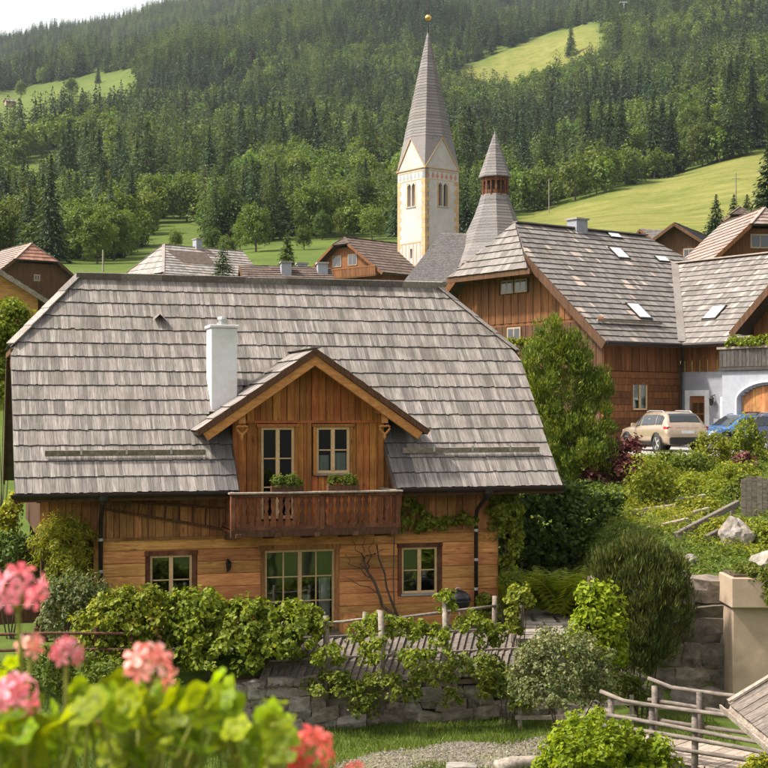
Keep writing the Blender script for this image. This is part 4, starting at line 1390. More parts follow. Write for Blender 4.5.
# ------------------------------------------------------------------ the neighbouring L-shaped house
def right_house():
    CZ = 3.2
    o = thing('timber_house', 'large L-shaped dark timber house with skylights behind the parked cars', 'house', (13.74, 66.0, CZ), R(36))
    c36, s36 = math.cos(R(36)), math.sin(R(36))

    def loc(p):
        dx, dy = p.x - 13.74, p.y - 66.0
        return Vector((dx * c36 + dy * s36, -dx * s36 + dy * c36, p.z - CZ))
    cam_l = loc(Vector((0, 0, CAMZ)))

    def on_plane(px, py, q, n):
        d = loc(P(px, py, 60)) - cam_l
        n = Vector(n)
        return cam_l + d * ((Vector(q) - cam_l).dot(n) / d.dot(n))
    S, E = 0.814, 4.7
    k = math.hypot(1, S)
    n1 = Vector((0, -S, 1)) / k
    n2 = Vector((-S, 0, 1)) / k
    XL = -4.94
    z = lambda y: E + S * y
    b = MB()
    f1 = [(XL, 0, E), (0, 0, E), (5.5, 5.5, z(5.5)), (11, 0, E), (13, 0, E), (5.51, 7.5, z(7.5)), (XL + 1.32, 7.5, z(7.5)), (XL, 5.28, z(5.28))]
    # split at the valley so every piece is convex
    for q in ([f1[0], f1[1], f1[2], (5.5, 7.5, z(7.5)), f1[6], f1[7]], [f1[2], f1[3], f1[4], f1[5]]):
        b.slab([Vector(p) - n1 * .02 for p in q], -n1 * .16)
    nb = Vector((0, S, 1)) / k
    b.slab([Vector(p) - nb * .02 for p in [(XL, 9.72, z(5.28)), (XL + 1.32, 7.5, z(7.5)), (5.51, 7.5, z(7.5)), (13, 15, E), (XL, 15, E)]], -nb * .16)
    nr = Vector((S, 0, 1)) / k
    b.slab([Vector(p) - nr * .02 for p in [(13, 0, E), (13, 15, E), (5.51, 7.5, z(7.5))]], -nr * .16)
    b.slab([Vector(p) - n2 * .02 for p in [(0, 0, E), (5.5, 5.5, z(5.5)), (5.5, -14, z(5.5)), (0, -14, E)]], -n2 * .16)
    b.slab([Vector(p) - nr * .02 for p in [(11, 0, E), (11, -14, E), (5.5, -14, z(5.5)), (5.5, 5.5, z(5.5))]], -nr * .16)
    hp = [Vector((XL - .5, 4.5, z(5.28) - .75)), Vector((XL + 1.32, 7.5, z(7.5))), Vector((XL - .5, 10.5, z(5.28) - .75))]
    hn = (hp[2] - hp[0]).cross(hp[1] - hp[0]).normalized()
    if hn.z < 0: hn = -hn
    b.slab([p - hn * .02 for p in hp], -hn * .12)
    roof = b.build('roof', M['deck'], o)
    rows = 22
    sl = 7.5 * k
    rl = sl / rows
    # wing behind the cars
    lo = lambda v: XL + max(0, v / k - 5.28) / 2.22 * 1.32
    def hi(v):
        y = v / k
        return y if y < 5.5 else 5.51 + 7.5 - y
    L1 = lay((0, 0, E), (1, 0, 0), (0, 1 / k, S / k), rows, rl, lo, hi, .10, .24, .034, .034)
    pale = lambda u, v: (math.sin(u * 1.9 + 1) * math.sin(v * 1.3 + 2) > .86 or random.random() < .02)
    a = [i for i in L1['items'] if pale(i[0], i[1])]
    ids = set(map(id, a))
    big = sorted((i for i in L1['items'] if id(i) not in ids), key=lambda i: i[5])[:0]
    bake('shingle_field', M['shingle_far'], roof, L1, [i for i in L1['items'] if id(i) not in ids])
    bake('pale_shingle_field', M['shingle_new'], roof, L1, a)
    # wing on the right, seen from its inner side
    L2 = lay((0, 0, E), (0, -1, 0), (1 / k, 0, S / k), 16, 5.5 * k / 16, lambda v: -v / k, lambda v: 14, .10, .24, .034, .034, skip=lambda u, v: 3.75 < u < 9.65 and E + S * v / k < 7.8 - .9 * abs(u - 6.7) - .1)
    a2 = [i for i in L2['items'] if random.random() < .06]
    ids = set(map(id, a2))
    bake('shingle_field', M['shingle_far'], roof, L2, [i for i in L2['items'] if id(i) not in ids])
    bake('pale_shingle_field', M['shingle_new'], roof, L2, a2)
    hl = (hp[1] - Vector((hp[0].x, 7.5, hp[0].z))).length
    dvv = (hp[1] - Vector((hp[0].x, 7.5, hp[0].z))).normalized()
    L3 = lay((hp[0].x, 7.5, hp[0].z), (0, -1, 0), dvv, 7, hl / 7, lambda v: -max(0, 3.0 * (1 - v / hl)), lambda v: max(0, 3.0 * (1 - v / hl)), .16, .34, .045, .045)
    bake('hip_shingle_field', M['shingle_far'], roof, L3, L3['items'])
    MB().bar((0, 0, E + .16), (5.5, 5.5, z(5.5) + .16), .36, .05).build('valley_board', M['shingle_far'], roof)
    MB().bar((XL + 1.3, 7.5, z(7.5) + .09), (5.5, 7.5, z(7.5) + .09), .36, .06).build('ridge_board', M['shingle_far'], roof)
    MB().bar((5.5, 5.4, z(5.5) + .09), (5.5, -14, z(5.5) + .09), .36, .06).build('ridge_board', M['shingle_new'], roof)
    MB().bar((XL - .05, 0, E - .16), (XL - .05, 5.3, z(5.3) - .16), .09, .36).build('bargeboard', M['fardark'], roof)
    MB().bar(hp[0] + Vector((.05, -.1, -.1)), hp[2] + Vector((.05, .1, -.1)), .1, .26).build('hip_fascia', M['fardark'], roof)
    MB().bar((XL - .05, 15, E - .16), (XL - .05, 9.7, z(5.3) - .16), .09, .36).build('bargeboard', M['farwood'], roof)
    MB().tube([(XL, -.1, E - .02), (.1, -.1, E - .02)], .09, 8).build('gutter', M['metal'], roof)
    MB().tube([(-.1, .1, E - .02), (-.1, -3.6, E - .02)], .09, 8).build('gutter', M['metal'], roof)
    MB().tube([(-.05, -.05, E - .05), (.5, .4, E - .7), (.68, .68, E - 1.0), (.68, .68, 0)], .06, 8).build('downpipe', M['metal'], roof)
    MB().bar((XL + .5, 1.0, z(1.0) + .22), (-.3, 1.0, z(1.0) + .22), .12, .12).build('snow_guard', M['greywood'], roof)
    # skylights
    for (x0, y0, x1, y1), pl in (((609, 247, 628, 262), 1), ((655, 257, 668, 264), 1), ((624, 303, 652, 322), 1), ((703, 306, 727, 322), 2), ((606, 234, 622, 240), 1)):
        q, n, du, dv = ((0, 0, E), n1, Vector((1, 0, 0)), Vector((0, 1, S)) / k) if pl == 1 else ((0, 0, E), n2, Vector((0, -1, 0)), Vector((1, 0, S)) / k)
        cc = on_plane((x0 + x1) / 2, (y0 + y1) / 2, q, n)
        hh = (y1 - y0) / FPX * 68 / (S / k) / 2 * .88
        ww = .42
        fr = [cc + du * a * ww + dv * e * hh + n * .10 for a, e in ((-1, -1), (1, -1), (1, 1), (-1, 1))]
        sk = MB().slab([p - n * .10 for p in fr], n * .12).build('skylight', M['metal'], roof)
        MB().slab([cc + (p - cc) * .86 + n * .035 for p in fr], n * .015).build('pane', M['skylight'], sk)
    # chimneys
    c1 = on_plane(578, 230, (0, 7.5, z(7.5)), (0, 1, 0))
    ch = MB().box(c1.x - .38, c1.x + .38, 7.2, 7.9, z(7.5) - 1, z(7.5) + .5).build('chimney', M['greyrender'], o)
    MB().box(c1.x - .45, c1.x + .45, 7.12, 7.98, z(7.5) + .5, z(7.5) + .58).build('chimney_cap', M['greytile'], ch)
    ch = MB().box(5.1, 5.9, -6.4, -5.6, z(5.5) - 1, z(5.5) + .9).build('chimney', M['greyrender'], o)
    MB().box(5.0, 6.0, -6.5, -5.5, z(5.5) + .9, z(5.5) + 1.0).build('chimney_cap', M['greytile'], ch)
    # walls: logs below, boards above
    w = MB()
    wall_mb(w, -4.1, .9, -.5, 4.2, 1.0, 1.2, [(-2.26, -1.28, 1.7, 3.0)])
    w.box(-4.1, 12, 14.0, 14.2, -.5, 4.3).box(-4.1, .8, 4.0, 4.1, -.5, 4.2)
    wl = w.build('front_wall', M['fardark'], o)
    for r in range(13):
        z0 = -.5 + r * .305
        for (a, c) in ([(-4.12, -2.36), (-1.18, .9)] if 1.65 < z0 + .15 < 3.0 else [(-4.12, .9)]):
            MB().chbar((a, .99, z0 + .15), (c, .99, z0 + .15), .14, .30, .02).build('log', M['farwood'], wl)
    boards('board', M['farwood'], wl, -4.15, .86, lambda x: 3.48, lambda x: E + .6, .88, .2, .3)
    window(o, -2.26, -1.28, 1.7, 3.0, .92, 2, 1, fw=.08, casing=M['farwood'], curtain=[(-1.7, -1.3, 1.75, 2.9)])
    # inner wall of the right wing, grey render with a door
    Rt = Matrix.Rotation(-pi / 2, 4, 'Z')           # local x -> -y
    inner = bpy.data.objects.new('inner_wall', None)
    w2 = MB()
    wall_mb(w2, -.9, 3.8, -.5, 3.48, 0, .2, [(-.35, .58, -.1, 2.35), (1.62, 1.9, .3, 2.2)])
    g = link('wing_wall', w2.mesh('wing_wall', M['greyrender']), o, Matrix.Translation((.92, 0, 0)) @ Rt)
    boards('board', M['farwood'], g, -.86, 3.8, lambda x: 3.48, lambda x: E + .6, -.06, .2, .3)
    MB().box(-.62, -.35, -.04, .1, -.5, 2.62).box(.58, .85, -.04, .1, -.5, 2.62).box(-.35, .58, -.04, .1, 2.35, 2.62).build('door_surround', M['white'], g)
    MB().box(1.5, 1.62, -.03, .05, .2, 2.3).box(1.9, 2.02, -.03, .05, .2, 2.3).box(1.62, 1.9, -.03, .05, 2.2, 2.3).build('window_surround', M['white'], g)
    MB().box(1.62, 1.9, .08, .1, .3, 2.2).build('pane', M['glass'], g)
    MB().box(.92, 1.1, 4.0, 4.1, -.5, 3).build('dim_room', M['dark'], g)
    d = MB().box(-.35, .58, .06, .12, -.5, 2.35).build('door', M['farwood'], o, Matrix.Translation((.92, 0, 0)) @ Rt)
    for a in (-.22, .14):
        for q in (1.0, 1.55):
            MB().box(a, a + .30, .045, .058, q, q + .48).build('pane', M['glass'], d)
    lm = MB().lathe([(.02, 0), (.09, .05), (.11, .3), (.14, .31), (.02, .45)], (0, 0, 0), 6).bar((0, 0, .42), (.22, 0, .5), .03, .03).build('wall_lantern', M['black'], o, Matrix.Translation((.70, -1.15, 1.9)))
    MB().box(.905, .918, -1.35, -1.10, .95, 1.3).build('plaque', M['white'], o)
    # cross gable, balcony and garage on the right
    gw = MB()
    gx = -.05
    fr = lambda y: 7.8 - .9 * abs(y + 6.7)
    gw.slab([(gx, -4.2, 3.3), (gx, -9.2, 3.3), (gx, -9.2, fr(-9.2) - .15), (gx, -6.7, fr(-6.7) - .15), (gx, -4.2, fr(-4.2) - .15)], (.15, 0, 0)).build('gable_wall', M['farwood'], o)
    xb = lambda zz: (zz - E) / S
    r2 = MB()
    for s in (-1, 1):
        n = Vector((0, s * .9, 1)).normalized()
        r2.slab([Vector((-.9, -6.7, 7.8)), Vector((xb(7.8) + .3, -6.7, 7.8)), Vector((xb(5.1) + .2, -6.7 + s * 3, 5.1)), Vector((-.9, -6.7 + s * 3, 5.1))], -n * .14)
    gr = r2.build('gable_roof', M['deck'], o)
    kk = math.hypot(3, 2.7)
    Lg = lay((0, -3.7, 5.1), (-1, 0, 0), (0, -3 / kk, 2.7 / kk), 9, kk / 9, lambda v: -xb(5.1 + v * 2.7 / kk) - .1, lambda v: .92, .16, .32, .045, .045)
    bake('shingle_field', M['shingle_far'], gr, Lg, Lg['items'])
    MB().bar((-.92, -3.65, 4.98), (-.92, -6.7, 7.7), .06, .3).build('bargeboard', M['fardark'], gr)
    ga = MB()
    cy, hw_, sp = -6.35, 1.62, 2.15
    # wall of the garage with an arched opening, made of slices
    ga.box(-1.55, -1.3, cy + hw_, -3.72, -.5, 3.38).box(-1.55, -1.3, -10.5, cy - hw_, -.5, 3.38)
    N = 16
    for i in range(N):
        a, c = cy - hw_ + 2 * hw_ * i / N, cy - hw_ + 2 * hw_ * (i + 1) / N
        m = ((a + c) / 2 - cy) / hw_
        ga.box(-1.55, -1.3, a, c, sp + .62 * math.sqrt(max(0, 1 - m * m)) ** 1.2, 3.38)
    ga.box(-1.3, .9, -3.95, -3.72, -.5, 3.38).box(-1.3, .9, -10.5, -10.3, -.5, 3.38)
    gg = ga.build('garage_wall', M['palerender'], o)
    arch = [(-1.57, cy + (hw_ + .12) * math.cos(t), sp + .02 + .74 * math.sin(t) ** 1.2 if math.sin(t) > 0 else sp) for t in np.linspace(0.001, pi - .001, 18)]
    ab = MB()
    pts = [(-1.57, cy + hw_ + .12, -.4)] + arch + [(-1.57, cy - hw_ - .12, -.4)]
    for p, q in zip(pts[:-1], pts[1:]): ab.bar(p, q, .08, .30, up=(1, 0, 0))
    ab.build('arch_surround', M['white'], gg)
    y = cy - hw_ - .02
    while y < cy + hw_:
        MB().box(-1.42, -1.37, y, y + .155, -.4, 2.9).build('garage_board', M['board'], gg)
        y += .16
    MB().box(-1.45, -1.42, cy + .2, cy + hw_ - .15, 1.55, 1.62).build('strap_hinge', M['black'], gg)
    bal = MB().box(-1.7, -.06, -10.5, -3.65, 3.40, 3.55).build('balcony', M['blackwood'], o)
    MB().box(-1.78, -1.66, -10.5, -3.6, 4.32, 4.42).build('hand_rail', M['greywood'], bal)
    y = -10.4
    while y < -3.7:
        MB().box(-1.72, -1.69, y, y + .19, 3.56, 4.31).build('baluster_board', M['blackwood'], bal)
        y += .21
    for y in np.arange(-1.55, -.1, .21): MB().box(y, y + .19, -3.72, -3.69, 3.56, 4.31).build('baluster_board', M['blackwood'], bal)
    V, F = leaf_cloud([((-1.72, -4.6 - i * .8, 4.55), (.25, .5, .22)) for i in range(7)], 160, .14, 20, .14)
    link('planter_greenery', np_mesh('planter_greenery', V, F, M['l_vine']), bal)
    # left gable end
    g2 = MB()
    gt = lambda y: min(E + S * min(y, 15 - y), z(4.9)) - .15
    g2.slab([(-4.1, .9, -.5), (-4.1, 14.1, -.5), (-4.1, 14.1, gt(14.1)), (-4.1, 10.1, gt(10.1)), (-4.1, 4.9, gt(4.9)), (-4.1, .9, gt(.9))], (.12, 0, 0))
    ge = g2.build('gable_wall', M['fardark'], o)
    Rg = Matrix.Translation((-4.12, 0, 0)) @ Matrix.Rotation(-pi / 2, 4, 'Z')     # local x -> -y, local y -> +x
    gb = link('gable_cladding', MB().box(-14.1, -.9, 0, .012, 5.75, 5.9).mesh('gable_cladding', M['farwood']), o, Rg)
    boards('gable_board', M['farwood'], gb, -14.0, -.95, lambda x: 5.9, lambda x: gt(-x) + .0, -.05, .22, .32, holes=[(-7.95, -5.95, 7.3, 8.05)])
    boards('lower_board', M['fardark'], gb, -14.0, -.95, lambda x: 2.6, lambda x: 5.75 if gt(-x) > 5.75 else gt(-x), -.03, .22, .32, holes=[(-7.5, -6.4, 4.95, 6.3)])
    for (a, c, q0, q1) in ((-7.9, -7.0, 7.35, 8.0), (-6.9, -6.0, 7.35, 8.0), (-7.45, -6.45, 5.0, 6.2 - .5)):
        ww = MB().box(a, c, -.075, -.03, q0, q1).build('window', M['stucco'], gb)
        MB().box(a + .09, (a + c) / 2 - .04, -.082, -.076, q0 + .08, q1 - .08).build('pane', M['glassy'], ww)
        MB().box((a + c) / 2 + .04, c - .09, -.082, -.076, q0 + .08, q1 - .08).build('pane', M['glassy'], ww)
    bb = MB().box(-9.5, -2.0, -1.2, -.03, 3.6, 3.75).build('balcony', M['fardark'], gb)
    MB().box(-9.5, -2.0, -1.25, -1.15, 4.6, 4.7).build('hand_rail', M['fardark'], bb)
    for x in np.arange(-9.4, -2.0, .25): MB().box(x, x + .2, -1.2, -1.17, 3.75, 4.6).build('baluster_board', M['fardark'], bb)
    V, F = leaf_cloud([((-8.4 + i * .9, -1.25, 4.8), (.5, .22, .2)) for i in range(6)], 120, .14, 18, .14)
    link('planter_greenery', np_mesh('planter_greenery', V, F, M['l_vine']), bb)
    for (y0, y1) in ((3.0, 12.0),):
        MB().bar((XL + .1, 7.5, z(7.5) - 2.4), (-4.1, 7.5, z(7.5) - 2.4), .2, .25).build('purlin_end', M['farwood'], o)
    for y in (5.2, 9.8): MB().bar((XL - .1, y, z(5.2) - .75), (-4.1, y, z(5.2) - .75), .2, .3).build('purlin_end', M['farwood'], o)


M['glassy'] = plain('reflecting_glass', (0.05, 0.06, 0.07), 0.08, 0.0, 0.8)
right_house()


# ------------------------------------------------------------------ the church
def church():
    s = 4.64
    phi = R(37.6)
    K = Vector((4.30, 150.0, 0))
    r = Vector((math.cos(phi), math.sin(phi), 0))
    l = Vector((-math.sin(phi), math.cos(phi), 0))
    base = gz(4.3, 152) - .5
    ctr = K + (r + l) * s / 2
    o = thing('church', 'white village church with pointed shingled spire, ochre quoins and small bell turret', 'church', (ctr.x, ctr.y, base))
    T = Matrix.Rotation(phi, 4, 'Z')
    h = s / 2
    ZG, ZP, ZA = 30.4 - base, 33.7 - base, 45.7 - base
    # tower walls: two seen faces with window openings
    b = MB()
    win = [(-.62, -.07, 26.5 - base, 28.95 - base), (.07, .62, 26.5 - base, 28.95 - base)]
    w1 = [(a + .15, c + .15, d, e) for a, c, d, e in win]
    wall_mb(b, -h, h, 0, ZG, -h, -h + .5, w1)
    tmp = MB()
    wall_mb(tmp, -h, h, 0, ZG, -h, -h + .5, win + [(-.18, .18, 21.0 - base, 22.0 - base)])
    b.add([(v[1], -v[0], v[2]) for v in tmp.v], tmp.f)
    b.box(-h + .5, h, h - .4, h, 0, ZG).box(h - .4, h, -h + .5, h - .4, 0, ZG)
    tw = b.build('tower_wall', M['church'], o, T)
    MB().box(-h + .8, h - .5, -h + .9, h - .5, 24 - base, 30 - base).build('tower_inside', M['beam'], tw)
    # gables
    for k in range(4):
        q = Matrix.Rotation(k * pi / 2, 4, 'Z')
        g = MB().slab([q @ Vector(p) for p in [(-h, -h, ZG), (h, -h, ZG), (0, -h, ZP - .1)]], q @ Vector((0, .25, 0)))
        g.build('tower_gable', M['church'], tw)
        for sx in (-1, 1):
            MB().bar(q @ Vector((sx * (h + .12), -h - .06, ZG - .12)), q @ Vector((0, -h - .06, ZP)), .10, .09).build('gable_verge', M['ochre'], tw)
        MB().bar(q @ Vector((-h - .1, -h - .05, ZG)), q @ Vector((h + .1, -h - .05, ZG)), .10, .10).build('cornice', M['ochre'], tw)
    # spire: eight faces between gable peaks and tower corners
    vs = [(0, 0, ZA)]
    hh = h + .06
    for k in range(4):
        q = Matrix.Rotation(k * pi / 2, 4, 'Z')
        vs.append(tuple(q @ Vector((-hh, -hh, ZG + .05))))
        vs.append(tuple(q @ Vector((0, -hh - .05, ZP + .05))))
    sp = MB().add(vs, [(0, 1 + i, 1 + (i + 1) % 8) for i in range(8)]).build('spire', M['slate'], o, T)
    # shingle courses as thin raised rings
    rg = MB()
    for i in range(34):
        f = .04 + .93 * i / 34
        ring = []
        for v in vs[1:]:
            v = Vector(v)
            top = Vector(vs[0])
            zz = ZP + (ZA - ZP) * f
            # intersect the edge with the level
            tt = (zz - v.z) / (top.z - v.z)
            pnt = v.lerp(top, tt)
            ring.append(pnt)
        c0 = Vector((0, 0, zz))
        A = [c0 + (p - c0) * 1.0 for p in ring]
        B = [c0 + (p - c0) * 1.0 + (p - c0).normalized() * .035 - Vector((0, 0, .28)) + (p - c0) * (.28 / (ZA - zz)) for p in ring]
        rg.add(A + B, [(j, 8 + j, 8 + (j + 1) % 8, (j + 1) % 8) for j in range(8)])
    c = rg.build('spire_courses', M['slate'], sp)
    c['kind'] = 'stuff'
    MB().lathe([(.12, 0), (.08, .5), (.06, .9), (.05, 3.0), (.01, 3.4)], (0, 0, ZA - .4), 8).build('finial_rod', M['metal'], sp)
    MB().lathe([(.02, -.34), (.2, -.28), (.33, -.1), (.35, 0), (.33, .1), (.2, .28), (.02, .34)], (0, 0, ZA + 1.2), 14).build('gilded_ball', M['gold'], sp, smooth=True)
    # quoins on the three seen corners
    n = 24
    for cx, cy in ((-1, -1), (1, -1), (-1, 1)):
        for i in range(n):
            z0 = 18.0 - base + (29.2 - 18) * i / n
            a = .62 if i % 2 else .36
            x0, x1 = (cx * h - .02, cx * h + a) if cx < 0 else (cx * h - a, cx * h + .02)
            y0, y1 = (cy * h - .02, cy * h + a) if cy < 0 else (cy * h - a, cy * h + .02)
            MB().box(x0, x1, y0, y1, z0, z0 + .455).build('quoin', M['ochre'], tw)
    # painted frieze below the cornice
    for f_, mt in ((0, M['frieze_red']), (3, M['frieze_grey'])):
        q = Matrix.Rotation(f_ * pi / 2, 4, 'Z')
        for i in range(7):
            x = -h + .45 + (s - .9) * i / 6
            p = [(x - .2, -h - .012, 29.55 - base), (x, -h - .012, 29.3 - base), (x + .2, -h - .012, 29.55 - base), (x, -h - .012, 30.05 - base)]
            MB().slab([q @ Vector(v) for v in p], q @ Vector((0, .02, 0))).build('frieze_diamond', mt, tw)
        for zz in (29.22, 30.12):
            MB().bar(q @ Vector((-h, -h - .008, zz - base)), q @ Vector((h, -h - .008, zz - base)), .03, .07).build('frieze_line', M['ochre'], tw)
    # window dressings
    for f_, off in ((0, .15), (3, 0)):
        q = Matrix.Rotation(f_ * pi / 2, 4, 'Z')
        for x0, x1 in ((-.80, -.62), (.62, .80)):
            m = MB().box(x0 + off, x1 + off, -h - .02, -h + .1, 26.4 - base, 29.0 - base)
            link('window_surround', MB().add([q @ Vector(v) for v in m.v], m.f).mesh('window_surround', M['ochre']), tw)
        m = MB().box(-.8 + off, .8 + off, -h - .05, -h + .1, 26.3 - base, 26.42 - base)
        link('window_sill', MB().add([q @ Vector(v) for v in m.v], m.f).mesh('window_sill', M['greytile']), tw)
        m = MB().lathe([(.14, 0), (.09, .15), (.08, 1.7), (.15, 1.9)], (off, -h + .12, 26.45 - base), 8)
        link('window_column', MB().add([q @ Vector(v) for v in m.v], m.f).mesh('window_column', M['ochre']), tw)
        m = MB()
        for cx in (-.345, .345):
            for sx in (-1, 1):
                m.loft([(off + cx + sx * .275, -h + .01, 28.65 - base), (off + cx + sx * .275, -h + .01, 28.96 - base), (off + cx, -h + .01, 28.96 - base)], [(off + cx + sx * .275, -h + .2, 28.65 - base), (off + cx + sx * .275, -h + .2, 28.96 - base), (off + cx, -h + .2, 28.96 - base)])
        link('window_arch', MB().add([q @ Vector(v) for v in m.v], m.f).mesh('window_arch', M['church']), tw)
    q = Matrix.Rotation(3 * pi / 2, 4, 'Z')
    for zz in (22.6, 20.2): MB().bar(q @ Vector((-h + .6, -h - .008, zz - base)), q @ Vector((h - .6, -h - .008, zz - base)), .03, .12).build('string_band', M['ochre'], tw)
    for x in (-1.5, -.9, -.35, .35, .9, 1.5): MB().bar(q @ Vector((x, -h - .008, 20.3 - base)), q @ Vector((x, -h - .008, 22.5 - base)), .03, .08).build('painted_strip', M['ochre'], tw)
    # nave
    off = Vector((ctr.x, ctr.y, base))
    E0 = P(404, 281, 134) - off
    R0 = P(441, 233, 139) - off
    ax = Vector((17, 5.5, 0))
    E1, R1 = E0 + ax, R0 + ax
    B0 = Vector((2 * R0.x - E0.x - 4.0, 2 * R0.y - E0.y + 3, E0.z))
    B1 = B0 + ax
    nv = MB()
    dn = Vector((0, 0, -.3))
    nv.loft([E0, E1, R1, R0], [p + dn for p in (E0, E1, R1, R0)]).loft([R0, R1, B1, B0], [p + dn for p in (R0, R1, B1, B0)]).loft([E0, R0, B0], [p + dn for p in (E0, R0, B0)])
    nr = nv.build('nave_roof', M['slate'], o)
    du = ax.normalized()
    dv = (R0 - E0) - du * (R0 - E0).dot(du)
    ln = dv.length
    dv = dv.normalized()
    sk = (R0 - E0).dot(du) / ln
    Ln = lay(E0, du, dv, 30, ln / 30, lambda v: v * sk, lambda v: ax.length, .14, .28, .016, .016)
    bake('shingle_field', M['slate'], nr, Ln, Ln['items'])
    cen = (E0 + E1 + B0 + B1) / 4
    wa = [cen + (p - cen) * .93 for p in (E0, E1, B1, B0)]
    MB().loft([Vector((p.x, p.y, -1)) for p in wa], [Vector((p.x, p.y, E0.z - .25)) for p in wa]).build('nave_wall', M['church'], o)
    # bell turret
    tc_ = Vector(((495 - 384) / FPX * 140, 140, 0)) - Vector((off.x, off.y, 0))
    zt = lambda y: CAMZ + (HOR - y) / FPX * 140 - base
    MB().lathe([(5.0, zt(270)), (3.5, zt(248)), (2.65, zt(230)), (2.05, zt(217)), (1.6, zt(205)), (1.4, zt(197)), (1.36, zt(195))], tc_, 8).build('turret_skirt', M['slate'], o)
    def rings(prof, nm):
        m_ = MB()
        for (r0, z0), (r1, z1) in zip(prof[:-1], prof[1:]):
            k_ = max(1, int(abs(z1 - z0) / .28))
            for i in range(k_):
                f, g_ = i / k_, (i + 1) / k_
                ra, rb = r0 + (r1 - r0) * f, r0 + (r1 - r0) * g_
                za, zb_ = z0 + (z1 - z0) * f, z0 + (z1 - z0) * g_
                vs_ = []
                for rr, zz in ((ra + .05, za - .02), (rb + .012, zb_)):
                    vs_ += [tc_ + Vector((rr * math.cos(2 * pi * j / 8), rr * math.sin(2 * pi * j / 8), zz)) for j in range(8)]
                m_.add(vs_, [(j, (j + 1) % 8, 8 + (j + 1) % 8, 8 + j) for j in range(8)])
        q_ = m_.build(nm, M['slate'], o)
        q_['kind'] = 'stuff'
    rings([(5.0, zt(270)), (3.5, zt(248)), (2.65, zt(230)), (2.05, zt(217)), (1.6, zt(205)), (1.4, zt(197))], 'skirt_courses')
    rings([(1.58, zt(177)), (1.15, zt(165)), (.62, zt(149)), (.12, zt(134.5))], 'turret_courses')
    tb = MB().lathe([(1.30, zt(196)), (1.30, zt(191))], tc_, 8).build('belfry_base', M['redwood'], o)
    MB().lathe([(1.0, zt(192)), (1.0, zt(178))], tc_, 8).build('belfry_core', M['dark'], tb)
    MB().lathe([(1.30, zt(182)), (1.30, zt(177.5))], tc_, 8).build('belfry_band', M['redwood'], tb)
    for k in range(16):
        t = 2 * pi * k / 16
        p = tc_ + Vector((1.24 * math.cos(t), 1.24 * math.sin(t), 0))
        MB().bar(p + Vector((0, 0, zt(196))), p + Vector((0, 0, zt(178))), .18 if k % 2 == 0 else .12, .14, up=(math.cos(t), math.sin(t), 0)).build('belfry_post', M['redwood'], tb)
    MB().lathe([(1.62, zt(178)), (1.58, zt(177)), (1.15, zt(165)), (.62, zt(149)), (.12, zt(134.5)), (.03, zt(131))], tc_, 8).build('turret_roof', M['slate'], o)


church()


